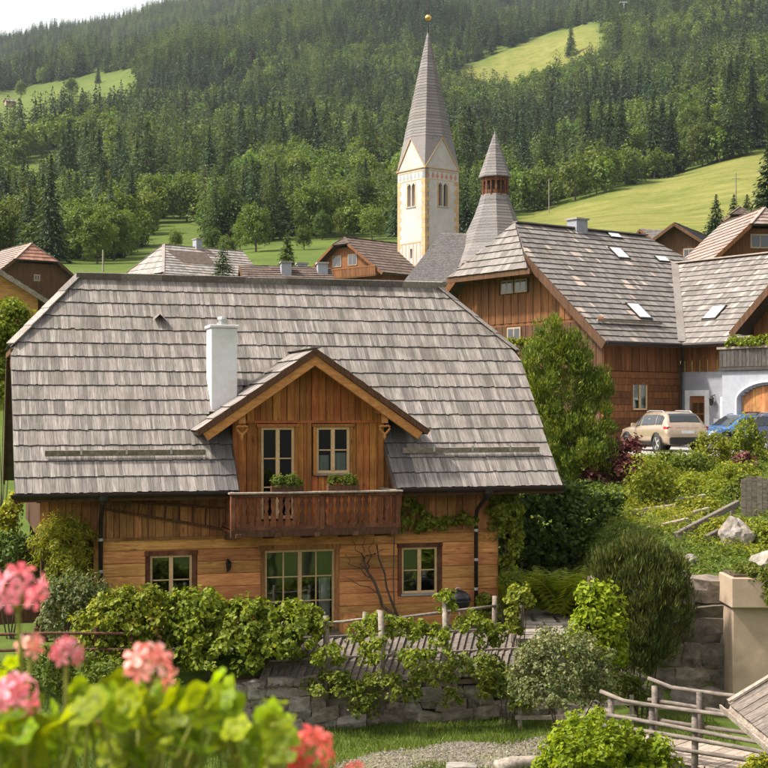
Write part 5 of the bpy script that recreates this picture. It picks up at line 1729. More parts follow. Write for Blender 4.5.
# ------------------------------------------------------------------ other houses of the village
def chalet(label, px, py, Y, ang, length, half, tan, wall, hip=0.0, wm='fardark', rm='browntile', hm=None, oh=.8, wins=(), balcony_z=None, rows=12, name='chalet', chim=None):
    """near end of the ridge at a photo pixel; the ridge runs away along the angle. Local x along the ridge, near gable at x = 0"""
    p = P(px, py, Y)
    rzv = p.z
    a = R(ang)
    ez = -half * tan
    base = ez - wall
    o = thing(name, label, 'house', (p.x, p.y, p.z + base), a)
    Z = -base
    ze = Z + ez
    b = MB()
    hx, hy = hip * .8, hip
    hyd = half * min(1, hip / (half * tan)) if hip else 0
    k = math.hypot(1, tan)
    ro = None
    for s in (1, -1):
        n = Vector((0, s * tan, 1)) / k
        q = [(0, s * half, ze), (length, s * half, ze), (length, 0, Z), (hx, 0, Z)]
        if hip: q.append((0, s * hyd, Z - hip))
        q = [Vector(v) - n * .02 for v in q]
        b.slab(q if s < 0 else q[::-1], -n * .15)
    if hip:
        n = Vector((-hip, 0, hx)).normalized()
        b.slab([Vector(v) - n * .02 for v in [(0, hyd, Z - hip), (hx, 0, Z), (0, -hyd, Z - hip)]], -n * .12)
    roof = b.build('roof', M['deck'], o)
    rl = half * k / rows
    for s in (1, -1):
        lo_ = lambda v: max(0, (v / k * 1 - (half - hyd)) / max(hyd, .01)) * hx if hip else 0
        if s < 0: L = lay((0, -half, ze), (1, 0, 0), (0, 1 / k, tan / k), rows, rl, lo_, lambda v: length, .25, .5, .04, .04)
        else: L = lay((0, half, ze), (-1, 0, 0), (0, -1 / k, tan / k), rows, rl, lambda v: -length, lambda v: -lo_(v), .25, .5, .04, .04)
        bake('tile_field', M[rm], roof, L, L['items'])
    if hip:
        hl = math.hypot(hx, hip)
        L = lay((0, 0, Z - hip), (0, -1, 0), (hx / hl, 0, hip / hl), 5, hl / 5, lambda v: -max(0, hyd * (1 - v / hl)), lambda v: max(0, hyd * (1 - v / hl)), .25, .5, .04, .04)
        bake('hip_tile_field', M[hm or rm], roof, L, L['items'])
    if hip:
        for s in (1, -1): MB().bar((0, s * hyd, Z - hip + .06), (hx, 0, Z + .06), .28, .05).build('hip_cap', M[rm], roof)
    for s in (1, -1):
        MB().bar((-.03, s * half, ze - .1), (-.03, s * hyd, Z - hip - .1), .06, .26).build('bargeboard', M['greywood' if wm == 'orangewood' else wm], roof)
    w = MB()
    hi = half - oh
    gt = lambda y: min(Z - tan * abs(y), Z - hip) - .2
    gy = sorted({-hi, hi, hyd * .98, -hyd * .98, 0.0})
    poly = [(oh, -hi, -.6), (oh, hi, -.6)] + [(oh, y, gt(y)) for y in reversed(gy)]
    w.loft([Vector(v) for v in poly], [Vector((length - oh, v[1], v[2])) for v in poly])
    wl = w.build('wall', M[wm], o)
    for (y0, y1, z0, z1) in wins:
        f = MB().box(oh - .06, oh + .05, y0, y1, Z - z1, Z - z0).build('window', M['stucco'], o)
        mid = (y0 + y1) / 2
        for q0, q1 in ((y0 + .1, mid - .04), (mid + .04, y1 - .1)): MB().box(oh - .075, oh - .058, q0, q1, Z - z1 + .1, Z - z0 - .1).build('pane', M['glassy'], f)
    if balcony_z:
        bz = Z - balcony_z
        bl = MB().box(-.2, oh, -hi, hi, bz - .12, bz).build('balcony', M[wm], o)
        MB().box(-.26, -.16, -hi, hi, bz + .85, bz + .95).build('hand_rail', M[wm], bl)
        for y in np.arange(-hi, hi - .1, .3): MB().box(-.23, -.2, y, y + .26, bz, bz + .86).build('baluster_board', M[wm], bl)
    if chim:
        for cx, cy, chh in chim:
            zc = Z - tan * abs(cy)
            c = MB().box(cx - .35, cx + .35, cy - .35, cy + .35, zc - .6, zc + chh).build('chimney', M['palerender'], o)
            MB().box(cx - .42, cx + .42, cy - .42, cy + .42, zc + chh, zc + chh + .12).build('chimney_cap', M['greytile'], c)
    return o


chalet('dark boarded barn with red and grey tiled half-hip roof at the left edge', 37, 242, 130, 125, 9, 4.3, .80, 5.0, hip=1.7, wm='fardark', rm='rosetile', hm='redtile', oh=.55, wins=[(-.5, .1, 2.9, 3.5)], name='barn')
chalet('orange timber house with a plain gable cut by the left edge, below the barn', -42, 244, 80, 108, 9, 5.0, .62, 4.0, wm='orangewood', rm='greytile', oh=.6, wins=[(-2.6, -1.4, 4.6, 5.8)], name='timber_house')
g3 = chalet('house with pale grey hipped roof and dark solar panels left of the young spruce', 141, 243, 140, 40, 12, 4.6, .78, 3.5, hip=3.2, wm='farwood', rm='greytile', chim=[(6.5, 0, .8)])
MB().add([(2.4, -.9, g3.location.z * 0 + 7.09 - .9 * .78 + .12), (7.0, -.9, 7.09 - .9 * .78 + .12), (7.0, -2.6, 7.09 - 2.6 * .78 + .12), (3.2, -2.6, 7.09 - 2.6 * .78 + .12)], [(0, 3, 2, 1)]).build('solar_panel', M['browntile'], g3)
chalet('dark brown chalet with gabled balcony standing left of the church tower', 340, 237, 150, 45, 14, 6.3, .66, 4.5, hip=.8, wm='farwood', rm='browntile', wins=[(-1.8, -.4, 1.8, 3.0), (.6, 2.0, 1.8, 3.0)], balcony_z=4.3, name='chalet')
chalet('low brown roofed house with pale chimneys just above the main ridge', 240, 266, 100, 12, 6.4, 3.6, .6, 3.0, wm='fardark', rm='browntile', chim=[(3.1, -.9, .7), (4.4, .3, .4), (5.7, -.7, .6)], name='low_house')
chalet('black roofed dark chalet below the meadow, behind the right roof ridge', 674, 223, 125, 62, 9, 4.3, .68, 3.5, wm='fardark', rm='blacktile', wins=[(-1.6, -.6, 2.2, 3.1), (.4, 1.4, 2.2, 3.1)], name='chalet')
chalet('pale gabled house with dark balcony between the spruces on the right', 741, 206, 155, 84, 10, 3.8, .75, 4.5, hip=.9, wm='stucco', rm='browntile', oh=.5, wins=[(-1.1, -.2, 1.7, 2.5), (.2, 1.1, 1.7, 2.5)], balcony_z=3.4, name='gabled_house')
chalet('warm brown timber chalet with red-brown half-hip roof at the right edge', 770, 206, 100, 96, 10, 4.4, .92, 4.5, hip=1.3, wm='farwood', rm='rosetile', oh=.6, wins=[(-.2, 1.2, 1.9, 2.9)], name='chalet')
chalet('small grey roofed house peeking over the ridge left of the black roofed chalet', 640, 229, 140, 25, 5, 2.6, .6, 3, wm='fardark', rm='greytile', name='low_house')
chalet('tiny cottage on the high left meadow', 4, 99, 1080, 30, 9, 3.6, .5, 3, wm='stucco', rm='greytile', rows=4, name='cottage')


# ------------------------------------------------------------------ cars
def car(label, loc, rz_, paint, L=4.45, Wd=1.86, H=1.62, dark=False):
    """x forward; the rear at -L/2"""
    o = thing('parked_car', label, 'car', loc, rz_, 'cars parked in front of the L-shaped house')
    # stations along the car: x, bottom, shoulder height, roof height, half width low, half width at shoulder, half width at roof
    st = [(-.500, .48, .80, .86, .78, .80, .74), (-.492, .34, .98, 1.02, .88, .90, .80), (-.455, .30, 1.02, 1.12, .92, .93, .80), (-.40, .28, 1.03, 1.42, .93, .93, .70), (-.345, .28, 1.03, 1.56, .93, .93, .66),
          (-.25, .27, 1.02, 1.61, .93, .93, .66), (-.10, .26, 1.00, 1.62, .93, .93, .67), (.03, .26, .98, 1.58, .93, .93, .66), (.13, .26, .97, 1.36, .93, .92, .68), (.225, .27, .97, 1.06, .93, .92, .74), (.30, .28, .96, 1.00, .93, .90, .70),
          (.40, .30, .90, .94, .92, .87, .66), (.465, .33, .78, .82, .88, .80, .60), (.495, .42, .62, .68, .74, .70, .55)]
    hs_ = H / 1.62
    rings = []
    for x, zb, zs, zr, wl, ws, wr in st:
        x *= L
        f = Wd / 1.86
        zb, zs, zr = zb * hs_, zs * hs_, zr * hs_
        half = [(0, zb), (wl * .8, zb), (wl * .97, zb + .10), (wl, (zb + zs) / 2), (ws, zs - .05), (ws * .965, zs), (ws + (wr - ws) * .5, zs + (zr - zs) * .5), (wr + .02, zs + (zr - zs) * .90), (wr * .86, zr), (0, zr + .015)]
        half = [(y * f, z_) for y, z_ in half]
        rings.append([(x, y, z_) for y, z_ in half] + [(x, -y, z_) for y, z_ in half[-2:0:-1]])
    n = len(rings[0])
    vs = [v for r_ in rings for v in r_]
    fs = [(i * n + k, i * n + (k + 1) % n, (i + 1) * n + (k + 1) % n, (i + 1) * n + k) for i in range(len(rings) - 1) for k in range(n)]
    fs += [tuple(range(n - 1, -1, -1)), tuple((len(rings) - 1) * n + k for k in range(n))]
    body = MB().add(vs, fs).build('body', paint, o, smooth=True)
    # windows as patches a little proud of the skin
    def patch(name, quads, off, mat=None):
        q = MB()
        for quad in quads:
            p = [Vector(v) for v in quad]
            nn = (p[1] - p[0]).cross(p[2] - p[0]).normalized()
            c = sum(p, Vector()) / 4
            if nn.dot(c - Vector((0, 0, .7))) < 0: nn = -nn
            pp = [v + nn * off for v in p]
            q.slab(pp, -nn * .004)
        return q.build(name, mat or M['carglass'], body)
    def vert(i, k): return Vector(rings[i][k])
    for sgn in (1, -1):
        idx = (lambda k: k) if sgn > 0 else (lambda k: (n - k) % n)
        for i0, i1, f0, f1 in ((7, 8, .25, .95), (5, 7, .05, .97), (4, 5, .05, .95), (3, 4, .35, .95)):
            A0, A1 = vert(i0, idx(5)), vert(i1, idx(5))
            B0, B1 = vert(i0, idx(7)), vert(i1, idx(7))
            q = []
            def mixp(u, w): return (A0.lerp(A1, u)).lerp(B0.lerp(B1, u), w)
            lo_, hi_ = .12, .86
            q.append((mixp(f0, lo_), mixp(f1, lo_), mixp(f1, hi_), mixp(f0, hi_)))
            patch('side_window', q, .012 + .014)
    def cross(i, j, w0, w1, u0, u1, name, mat=None):
        # patch across the car between stations i and j
        a = [vert(i, k) for k in (8, 9, n - 8)]
        b_ = [vert(j, k) for k in (8, 9, n - 8)]
        lo_l, lo_r = vert(i, 8).lerp(vert(j, 8), u0), vert(i, n - 8).lerp(vert(j, n - 8), u0)
        hi_l, hi_r = vert(i, 8).lerp(vert(j, 8), u1), vert(i, n - 8).lerp(vert(j, n - 8), u1)
        ml, mh = vert(i, 9).lerp(vert(j, 9), u0), vert(i, 9).lerp(vert(j, 9), u1)
        patch(name, [(lo_l, ml, mh, hi_l), (ml, lo_r, hi_r, mh)], .014, mat)
    cross(2, 3, 0, 0, .22, 1.0, 'rear_window')
    cross(3, 4, 0, 0, 0.0, .62, 'rear_window')
    cross(9, 8, 0, 0, .10, 1.0, 'windscreen')
    cross(8, 7, 0, 0, 0.0, .85, 'windscreen')
    # lights, bumper, plate
    for s in (1, -1):
        MB().loft([(-L * .494, s * .50 * Wd / 1.86, .90 * hs_), (-L * .494, s * .90 * Wd / 1.86, .92 * hs_), (-L * .494, s * .90 * Wd / 1.86, 1.02 * hs_), (-L * .494, s * .50 * Wd / 1.86, .97 * hs_)],
                  [(-L * .46, s * .50 * Wd / 1.86, .90 * hs_), (-L * .44, s * .945 * Wd / 1.86, .92 * hs_), (-L * .44, s * .945 * Wd / 1.86, 1.02 * hs_), (-L * .46, s * .5 * Wd / 1.86, .97 * hs_)]).build('taillight', M['redlight'], body)
        MB().loft([(L * .475, s * .48, .72 * hs_), (L * .455, s * .80, .76 * hs_), (L * .445, s * .80, .86 * hs_), (L * .470, s * .48, .80 * hs_)], [(L * .44, s * .48, .72 * hs_), (L * .41, s * .84, .76 * hs_), (L * .41, s * .84, .86 * hs_), (L * .43, s * .48, .80 * hs_)]).build('headlight', M['skylight'], body)
        MB().loft([(L * .10, s * .93, 1.0 * hs_), (L * .15, s * .93, 1.0 * hs_), (L * .15, s * .93, 1.10 * hs_), (L * .10, s * .93, 1.13 * hs_)], [(L * .11, s * 1.10, 1.0 * hs_), (L * .14, s * 1.10, 1.0 * hs_), (L * .14, s * 1.10, 1.12 * hs_), (L * .11, s * 1.10, 1.15 * hs_)]).build('mirror', paint, body)
        MB().tube([(-L * .32, s * .60, 1.56 * hs_), (-L * .28, s * .60, 1.63 * hs_), (-L * .02, s * .60, 1.64 * hs_), (L * .03, s * .60, 1.59 * hs_)], .022, 6).build('roof_rail', M['zinc'], body)
        MB().bar((-L * .30, s * .935 * Wd / 1.86, .33), (L * .30, s * .935 * Wd / 1.86, .33), .04, .13).build('sill_trim', M['black'], body)
    MB().bar((-L * .5 + .0, -.80, .46), (-L * .5 + .0, .80, .46), .09, .28).build('rear_bumper', M['black'], body, bevel=.03)
    MB().box(-L * .5 - .012, -L * .5 + .02, -.27, .27, .74, .86).build('number_plate', M['white'], body)
    MB().bar((-L * .492, -.5, .945 * hs_), (-L * .492, .5, .945 * hs_), .03, .05).build('tail_trim', M['redlight'], body)
    MB().bar((L * .495, -.6, .45), (L * .495, .6, .45), .08, .25).build('front_bumper', M['black'], body, bevel=.03)
    for sx in (-.30, .305):
        for s in (1, -1):
            rr = .345
            y = s * (Wd / 2 - .10)
            Mx = Matrix.Translation((sx * L, y, rr)) @ Matrix.Rotation(-s * pi / 2, 4, 'X')
            wf = link('wheel', MB().lathe([(rr - .09, -.10), (rr - .02, -.11), (rr, -.08), (rr, .08), (rr - .02, .11), (rr - .09, .105), (rr - .10, .02)], (0, 0, 0), 22).mesh('wheel', M['tyre'], True), o, Mx)
            rm = MB().lathe([(.06, .0), (.06, .11), (.02, .115)], (0, 0, 0), 12)
            for k in range(5):
                t = 2 * pi * k / 5
                rm.bar((.03 * math.cos(t), .03 * math.sin(t), .095), ((rr - .09) * math.cos(t), (rr - .09) * math.sin(t), .085), .085, .03)
            rm.lathe([(rr - .115, .03), (rr - .085, .03), (rr - .085, .105), (rr - .11, .105)], (0, 0, 0), 22, cap=False)
            link('rim', rm.mesh('rim', M['zinc']), wf)
            ar = MB()
            pts = [(sx * L + (rr + .06) * math.cos(t), s * (Wd / 2 + .005), rr + (rr + .06) * math.sin(t)) for t in np.linspace(-.25, pi + .25, 16)]
            ar.tube(pts, .045, 6).build('wheel_arch', M['black'], body)
            ar2 = [(sx * L + (rr + .05) * math.cos(t), s * (Wd / 2 - .002), rr + (rr + .05) * math.sin(t)) for t in np.linspace(0, 2 * pi, 20, endpoint=False)]
            MB().slab(ar2, (0, -s * .10, 0)).build('wheel_well', M['black'], body)
    return o


M['carglass'] = plain('car_glass', (0.03, 0.035, 0.04), 0.06, 0.0, 0.7)
M['redlight'] = plain('red_lamp', (0.35, 0.02, 0.025), 0.2, 0.0, 0.6)
M['tyre'] = plain('tyre_rubber', (0.02, 0.02, 0.02), 0.8)
paint_g = plain('champagne_paint', (0.47, 0.36, 0.265), 0.28, 0.6, 0.5, 0.9)
paint_b = plain('blue_paint', (0.06, 0.17, 0.42), 0.25, 0.2, 0.5, 0.8)
paint_d = plain('dark_blue_paint', (0.05, 0.075, 0.15), 0.25, 0.3, 0.5, 0.8)
cz = 3.23
p = P(662, 450, 58.6)
car('champagne beige crossover car parked tail first, left of the blue cars', (p.x, p.y, cz), R(90 + 16), paint_g)
p = P(738, 440, 61)
car('bright blue car parked side-on, partly hidden by the round shrub', (p.x, p.y, cz), R(180 + 24), paint_b, 4.2, 1.8, 1.50)
p = P(775, 440, 58.2)
car('dark blue car cut by the right edge of the picture', (p.x, p.y, cz), R(90 + 6), paint_d, 4.3, 1.8, 1.55)

# ------------------------------------------------------------------ paving, walls and paths of the garden
def pl(px, v, py=None):
    """point of the house's depth line v that lies in photo column px; returns house coordinate t and distance Y"""
    k = (px - 384) / FPX
    t = (k * (HY + v * cu) - HX + v * su) / (cu - k * su)
    return t, HY + t * su + v * cu


def zrow(py, Y): return CAMZ - (py - HOR) / FPX * Y


def sheet(name, mat, X0, X1, Y0, Y1, inside, lift, step=.25):
    xs = np.arange(X0, X1 + step, step)
    ys = np.arange(Y0, Y1 + step, step)
    X, Y = np.meshgrid(xs, ys)
    Z = land_z(X, Y) + lift
    V = np.stack([X, Y, Z], -1).reshape(-1, 3)
    nr, nc = X.shape
    i = (np.arange(nr - 1)[:, None] * nc + np.arange(nc - 1)[None]).ravel()
    cx = V[i][:, :2] + step / 2
    i = i[inside(cx[:, 0], cx[:, 1])]
    F = np.stack([i, i + 1, i + nc + 1, i + nc], -1)
    o = link(name, np_mesh(name, V, F, mat, True))
    return tag(o, kind='structure')


pv = MB().box(7.2, 34, 52.6, 70, 2.9, 3.228).build('parking_area', M['paving'])
tag(pv, kind='structure')
sheet('gravel_path', M['gravel'], -1.0, 4.6, 23.5, 28.8, lambda x, y: (np.abs(y - (26.6 + .45 * x + .25 * np.sin(x * 2))) < .95 + .2 * np.sin(x * 3.1 + y)) & (x < 4.2), .012, .12)
sheet('terrace', M['gravel'], -5.0, 3.9, 28.5, 35, lambda x, y: (-(x - HX) * su + (y - HY) * cu > -1.55) & (-(x - HX) * su + (y - HY) * cu < .95), .012, .2)

_st = []
for k in range(7):
    bm = bmesh.new()
    bmesh.ops.create_cube(bm, size=1)
    bmesh.ops.subdivide_edges(bm, edges=bm.edges[:], cuts=1, use_grid_fill=True)
    for v in bm.verts:
        q = v.co.copy()
        ln = q.length
        v.co = q * (.62 / ln) * .42 + q * .60
        v.co += Vector((random.gauss(0, .035), random.gauss(0, .035), random.gauss(0, .035)))
    me = bpy.data.meshes.new('stone')
    bm.to_mesh(me)
    bm.free()
    me.materials.append(M['stone'])
    _st.append(me)
_sp = []
for me in _st:
    m2 = me.copy()
    m2.materials[0] = M['palestone']
    _sp.append(m2)


def stone(parent, c, s, rz_=0, pale=False, name='stone', tilt=.06):
    o = link(name, random.choice(_sp if pale else _st), parent)
    o.location = c
    o.scale = (s[0] * 1.08, s[1], s[2] * 1.08)
    o.rotation_euler = (random.gauss(0, tilt), random.gauss(0, tilt), rz_ + random.gauss(0, tilt))
    return o


# dry stone wall below the terrace
dw_ = thing('retaining_wall', 'low dry-stone wall below the terrace fence, overgrown with creepers', 'stone wall', hw(2, -2.45, -1.75), HR)
MB().box(-4.2, 3.1, .10, .45, 0, 1.12).build('wall_core', M['soil'], dw_)
z = 0
row = 0
while z < 1.0:
    h = random.uniform(.24, .36)
    x = -4.2 + random.uniform(0, .3)
    while x < 3.0:
        w = random.uniform(.26, .8)
        hh = h * random.uniform(.9, 1.12)
        stone(dw_, (x + w / 2, .06 + .10 * z + random.uniform(-.07, .04), z + h / 2 + random.uniform(-.05, .05)), (w, .5, hh * random.uniform(.9, 1.3)), 0, random.random() < .2, tilt=.13)
        x += w
    z += h * .97
# big boulder wall right
bw = thing('boulder_wall', 'retaining wall of large grey boulders beside the beige pillar', 'stone wall', (5.0, 32.0, -1.75), R(-4))
MB().box(-.4, 4.2, .25, .7, 0, 2.85).build('wall_core', M['soil'], bw)
z = 0
while z < 2.75:
    h = random.uniform(.42, .62)
    x = -.5 + random.uniform(0, .3)
    while x < 4.0:
        w = random.uniform(.45, .95)
        stone(bw, (x + w / 2, .12 + .07 * z + random.uniform(-.06, .04), z + h / 2), (w, .6, h * random.uniform(.9, 1.15)), 0, random.random() < .18, tilt=.14)
        x += w * .96
    z += h * .93

# flagstones right of the house
fp = sheet('flagstone_path', M['gravel'], 2.6, 5.0, 30.9, 36.6, lambda x, y: (x > 2.75) & (x < 4.95 - .0 * y), .008, .2)
yy = 31.1
while yy < 35.4:
    d = random.uniform(.34, .6)
    x = 2.85 + random.uniform(0, .3)
    while x < 4.6:
        w = random.uniform(.45, .85)
        g = .025
        poly = [(x + g + random.uniform(0, .07), yy + g + random.uniform(0, .06)), (x + w - g - random.uniform(0, .07), yy + g + random.uniform(0, .06)), (x + w - g - random.uniform(0, .05), yy + d - g - random.uniform(0, .06)), (x + g + random.uniform(0, .05), yy + d - g - random.uniform(0, .06))]
        cx, cy = sum(p[0] for p in poly) / 4, sum(p[1] for p in poly) / 4
        zz = gz(cx, cy)
        MB().slab([(a - cx, b - cy, -.04) for a, b in poly], (0, 0, .085 + random.uniform(0, .02))).build('flagstone', M['flag'], fp, Matrix.Translation((cx, cy, zz)), bevel=.012)
        x += w
    yy += d

# sloping weathered planks on top of the dry stone wall
lg = thing('plank_cover', 'sloping cover of weathered grey planks along the top of the stone wall', 'plank cover', hw(2, -1.66, -.1), HR)
for r in range(2):
    x = -2.9
    while x < 2.9:
        w = random.uniform(.13, .19)
        y0, z0 = -.02 - .44 * r, .12 - .36 * r
        a = Vector((x, y0, z0 + random.uniform(0, .012)))
        b = a + Vector((-.34, -.54, -.43))
        MB().bar((0, 0, 0), b - a, w * .93, .03).build('plank', M['railwood'], lg, Matrix.Translation(a))
        x += w
MB().bar((-2.95, -.02, .155), (2.65, -.02, .155), .07, .05).build('top_batten', M['greywood'], lg)
MB().bar((-2.95, -.48, -.205), (2.65, -.48, -.205), .05, .04).build('middle_batten', M['greywood'], lg)
MB().slab([(-2.9, -.02, .07), (2.6, -.02, .07), (2.6, -.96, -.68), (-2.9, -.96, -.68)], (0, .1, -.1)).build('underlay', M['darkwood'], lg)
for x in (-2.7, -.9, 1.0, 2.4): MB().bar((x, -.95, -.5), (x, -.78, -1.2), .1, .1).build('prop', M['greywood'], lg)

# rustic fence on the terrace edge
fe = thing('rustic_fence', 'rustic weathered pole fence along the terrace edge in front of the house', 'fence', hw(0, -1.45, -.2), HR)
for px, top, r in ((112, 612, .05), (165, 610, .05), (222, 610, .05), (283, 610, .05), (326, 612, .05), (363, 612, .055), (381, 610, .07), (445, 600, .06), (494, 596, .065)):
    t, Y = pl(px, -1.45)
    zt_ = zrow(top, Y) + .2
    lean = random.gauss(0, .03)
    MB().tube([(t, 0, -.45), (t + lean * .5, .01, .3), (t + lean, 0, zt_)], [r, r * .95, r * .88], 8).build('post', M['greywood'], fe, smooth=True)
for px, top, bot in ((381, 611, 684), (445, 601, 668), (326, 616, 690)):
    t, Y = pl(px, -2.62)
    MB().tube([(t, -1.17, zrow(bot, Y) + .0), (t + .02, -1.16, zrow((top + bot) / 2, Y) + .2), (t, -1.15, zrow(top, Y) + .2)], [.075, .07, .062], 8).build('tall_post', M['greywood'], fe, smooth=True)
for (pa, ya), (pb, yb) in (((106, 622), (300, 626)), ((290, 626), (372, 619)), ((360, 622), (496, 606)), ((395, 640), (470, 626)), ((106, 640), (335, 642)), ((330, 638), (372, 632))):
    ta, Ya = pl(pa, -1.5)
    tb, Yb = pl(pb, -1.5)
    za, zb = zrow(ya, Ya) + .2, zrow(yb, Yb) + .2
    pts = [(ta + (tb - ta) * f, -.07 + random.gauss(0, .012), za + (zb - za) * f + random.gauss(0, .012)) for f in np.linspace(0, 1, 7)]
    MB().tube(pts, [.036, .034, .036, .033, .034, .032, .03], 7).build('rail', M['greywood'], fe, smooth=True)
t, Y = pl(520, -1.2)
MB().tube([(0, 0, -.1), (.01, 0, .5), (0, .01, .98)], [.09, .085, .08], 9).build('gate_post', M['railwood'], smooth=True)
gp = bpy.data.objects['gate_post']
gp.location = hw(t, -1.2, -.2)
tag(gp, 'stout single wooden post wrapped in creeper beside the flagstone path', 'post')

# ------------------------------------------------------------------ boardwalk with railings
br = thing('footbridge', 'wooden plank footbridge with grey pole railings in the lower right corner', 'footbridge', (4.7, 26.2, -1.7), math.atan2(-.66, .75))
MB().bar((-.8, .15, .17), (6, .15, .17), .12, .18).build('beam', M['railwood'], br)
MB().bar((-.8, 1.35, .17), (6, 1.35, .17), .12, .18).build('beam', M['railwood'], br)
x = -.7
while x < 5.8:
    w = random.uniform(.17, .21)
    MB().box(-w / 2 + .006, w / 2 - .006, -.02, 1.52, 0, .035).build('plank', M['deckwood'], br, Matrix.Translation((x, random.gauss(0, .012), .262 + random.uniform(0, .006))))
    x += w
for y, hs2 in ((-.03, (1.265, .925, .75, .55)), (1.53, (1.265, .93, .6))):
    for px_ in (-.62, .25 if y < 0 else .35, 1.12 if y < 0 else 2.0, 2.6, 4.2, 5.6):
        MB().tube([(px_, y, -.1), (px_ + .01, y, .7), (px_, y, 1.25)], [.066, .062, .058], 8).build('post', M['railwood'], br, smooth=True)
    for h_ in hs2:
        pts = [(s, y + (-.075 if y < 0 else .075), h_ + .02 * math.sin(s * 1.1 + h_ * 9) + (.25 * max(0, -s - .2) ** 1.5 if h_ > 1 else 0)) for s in np.linspace(-.8, 5.8, 14)]
        MB().tube(pts, .042, 7).build('rail', M['railwood'], br, smooth=True)

# pavilion roof corner on the right
pa = thing('pavilion', 'corner of a small pavilion roof of pale weathered planks with wooden gutter', 'pavilion', (4.88, 20, -1.72))
ze_ = .80 + 1.7
y = -6.2
while y < 0:
    w = random.uniform(.12, .17)
    MB().bar((-.05, 0, -.005), (2.1, 0, 2.15 * .59 + random.uniform(-.02, .01)), w * .94, .03).build('roof_plank', M['railwood'], pa, Matrix.Translation((0, y + w / 2, ze_ + random.uniform(0, .012))))
    MB().bar((4.25, 0, -.005), (2.1, 0, 2.15 * .59), w * .94, .03).build('roof_plank', M['railwood'], pa, Matrix.Translation((0, y + w / 2, ze_)))
    y += w
MB().bar((-.05, .06, ze_ + .03), (2.1, .06, ze_ + 2.15 * .59 + .05), .13, .05).build('verge_plank', M['greywood'], pa)
MB().bar((-.02, .0, ze_ + .07), (2.1, .0, ze_ + 2.15 * .59 + .09), .10, .03).build('verge_cap', M['greywood'], pa)
gt_ = MB()
A = [(-.17, 0, ze_ - .02), (-.15, 0, ze_ - .11), (.0, 0, ze_ - .11), (.02, 0, ze_ - .03), (-.01, 0, ze_ - .03), (-.03, 0, ze_ - .085), (-.13, 0, ze_ - .085), (-.14, 0, ze_ - .02)]
gt_.loft([(a, .12, c) for a, b, c in A], [(a, -6.2, c) for a, b, c in A]).build('wooden_gutter', M['greywood'], pa)
for x, y in ((1.3, -.5), (2.9, -.5), (1.3, -5.8), (2.9, -5.8)): MB().bar((x, y, -.1), (x, y, ze_ + .2), .14, .14).build('post', M['greywood'], pa)
for y in (-.5, -5.8): MB().bar((.0, y, ze_ - .02), (4.2, y, ze_ - .02), .1, .12).build('tie_beam', M['greywood'], pa)
MB().bar((1.3, .0, ze_ + .28), (1.3, -6.1, ze_ + .28), .12, .14).build('plate_beam', M['greywood'], pa)
MB().bar((2.9, .0, ze_ + .28), (2.9, -6.1, ze_ + .28), .12, .14).build('plate_beam', M['greywood'], pa)

# beige pillar with planter ledge
pi_ = thing('planter_pillar', 'beige rendered pillar carrying an overhanging planter ledge at the right edge', 'pillar', (7.45, 30.9, -1.75))
MB().box(.08, .88, .0, .9, 0, 2.40).build('shaft', M['stucco'], pi_, bevel=.02)
MB().box(.88, 2.2, .35, .9, 0, 2.40).build('back_panel', M['stucco'], pi_)
MB().box(0, 2.2, -.22, .95, 2.40, 3.05).build('ledge', M['stucco'], pi_, bevel=.02)
MB().box(.08, 2.1, -.12, .85, 3.05, 3.10).build('soil_bed', M['soil'], pi_)

# boulders on the bank
for px, py, Y, s, lab in ((700, 555, 36, (.8, .8, .95), 'large pointed pale boulder above the beige pillar'), (764, 572, 33, (.8, .8, .6), 'pale boulder cut by the right edge above the planter ledge'), (688, 578, 33.5, (.4, .4, .35), 'small pale stone on the bank above the boulder wall')):
    px2 = {700: 735}.get(px, px)
    p = P(px2, py, Y)
    bm = bmesh.new()
    bmesh.ops.create_icosphere(bm, subdivisions=4, radius=.62)
    from mathutils import noise as mn
    for v in bm.verts:
        q = v.co.copy()
        f = mn.cell_vector(q * 1.6 + Vector((px, 3, 1)))
        k_ = 1 + .30 * mn.noise(q * 1.7 + Vector((px, 0, 0))) + .16 * mn.noise(q * 4.1) + .06 * mn.noise(q * 11)
        for ax in ((.5, .2, .85), (-.7, -.3, .6), (.2, -.9, .35), (.9, -.2, -.1), (-.3, -.2, .93)):
            a = Vector(ax).normalized()
            dd = q.dot(a) * k_
            if dd > .43: q -= a * (dd - .43) * .85
        v.co = q * k_
    bme = bpy.data.meshes.new('boulder')
    bm.to_mesh(bme)
    bm.free()
    bme.materials.append(M['palestone'])
    o = link('boulder', bme)
    zg = gz(p.x, p.y)
    o.location = (p.x, p.y, zg + s[2] * .3)
    o.scale = [a * .85 for a in s]
    o.rotation_euler = (.2, .35, px)
    tag(o, lab, 'boulder', 'boulders on the planted bank')
# grey board fence on the bank
p0 = P(741, 523, 40)
gf = thing('board_fence', 'short grey weathered board fence on the bank at the right edge', 'fence', (p0.x, p0.y, gz(p0.x, p0.y)), R(-6))
for i in range(12):
    h = 1.08 + random.uniform(-.05, .06)
    MB().box(.002, .138, 0, .03, .02, h).build('board', M['railwood'], gf, Matrix.Translation((.145 * i, random.uniform(-.01, .01), 0)))
for z in (.3, .85): MB().box(0, 1.75, .04, .10, z, z + .09).build('rail', M['railwood'], gf)
for x in (.1, 1.6): MB().box(x, x + .1, .10, .2, -.3, 1.0).build('post', M['railwood'], gf)
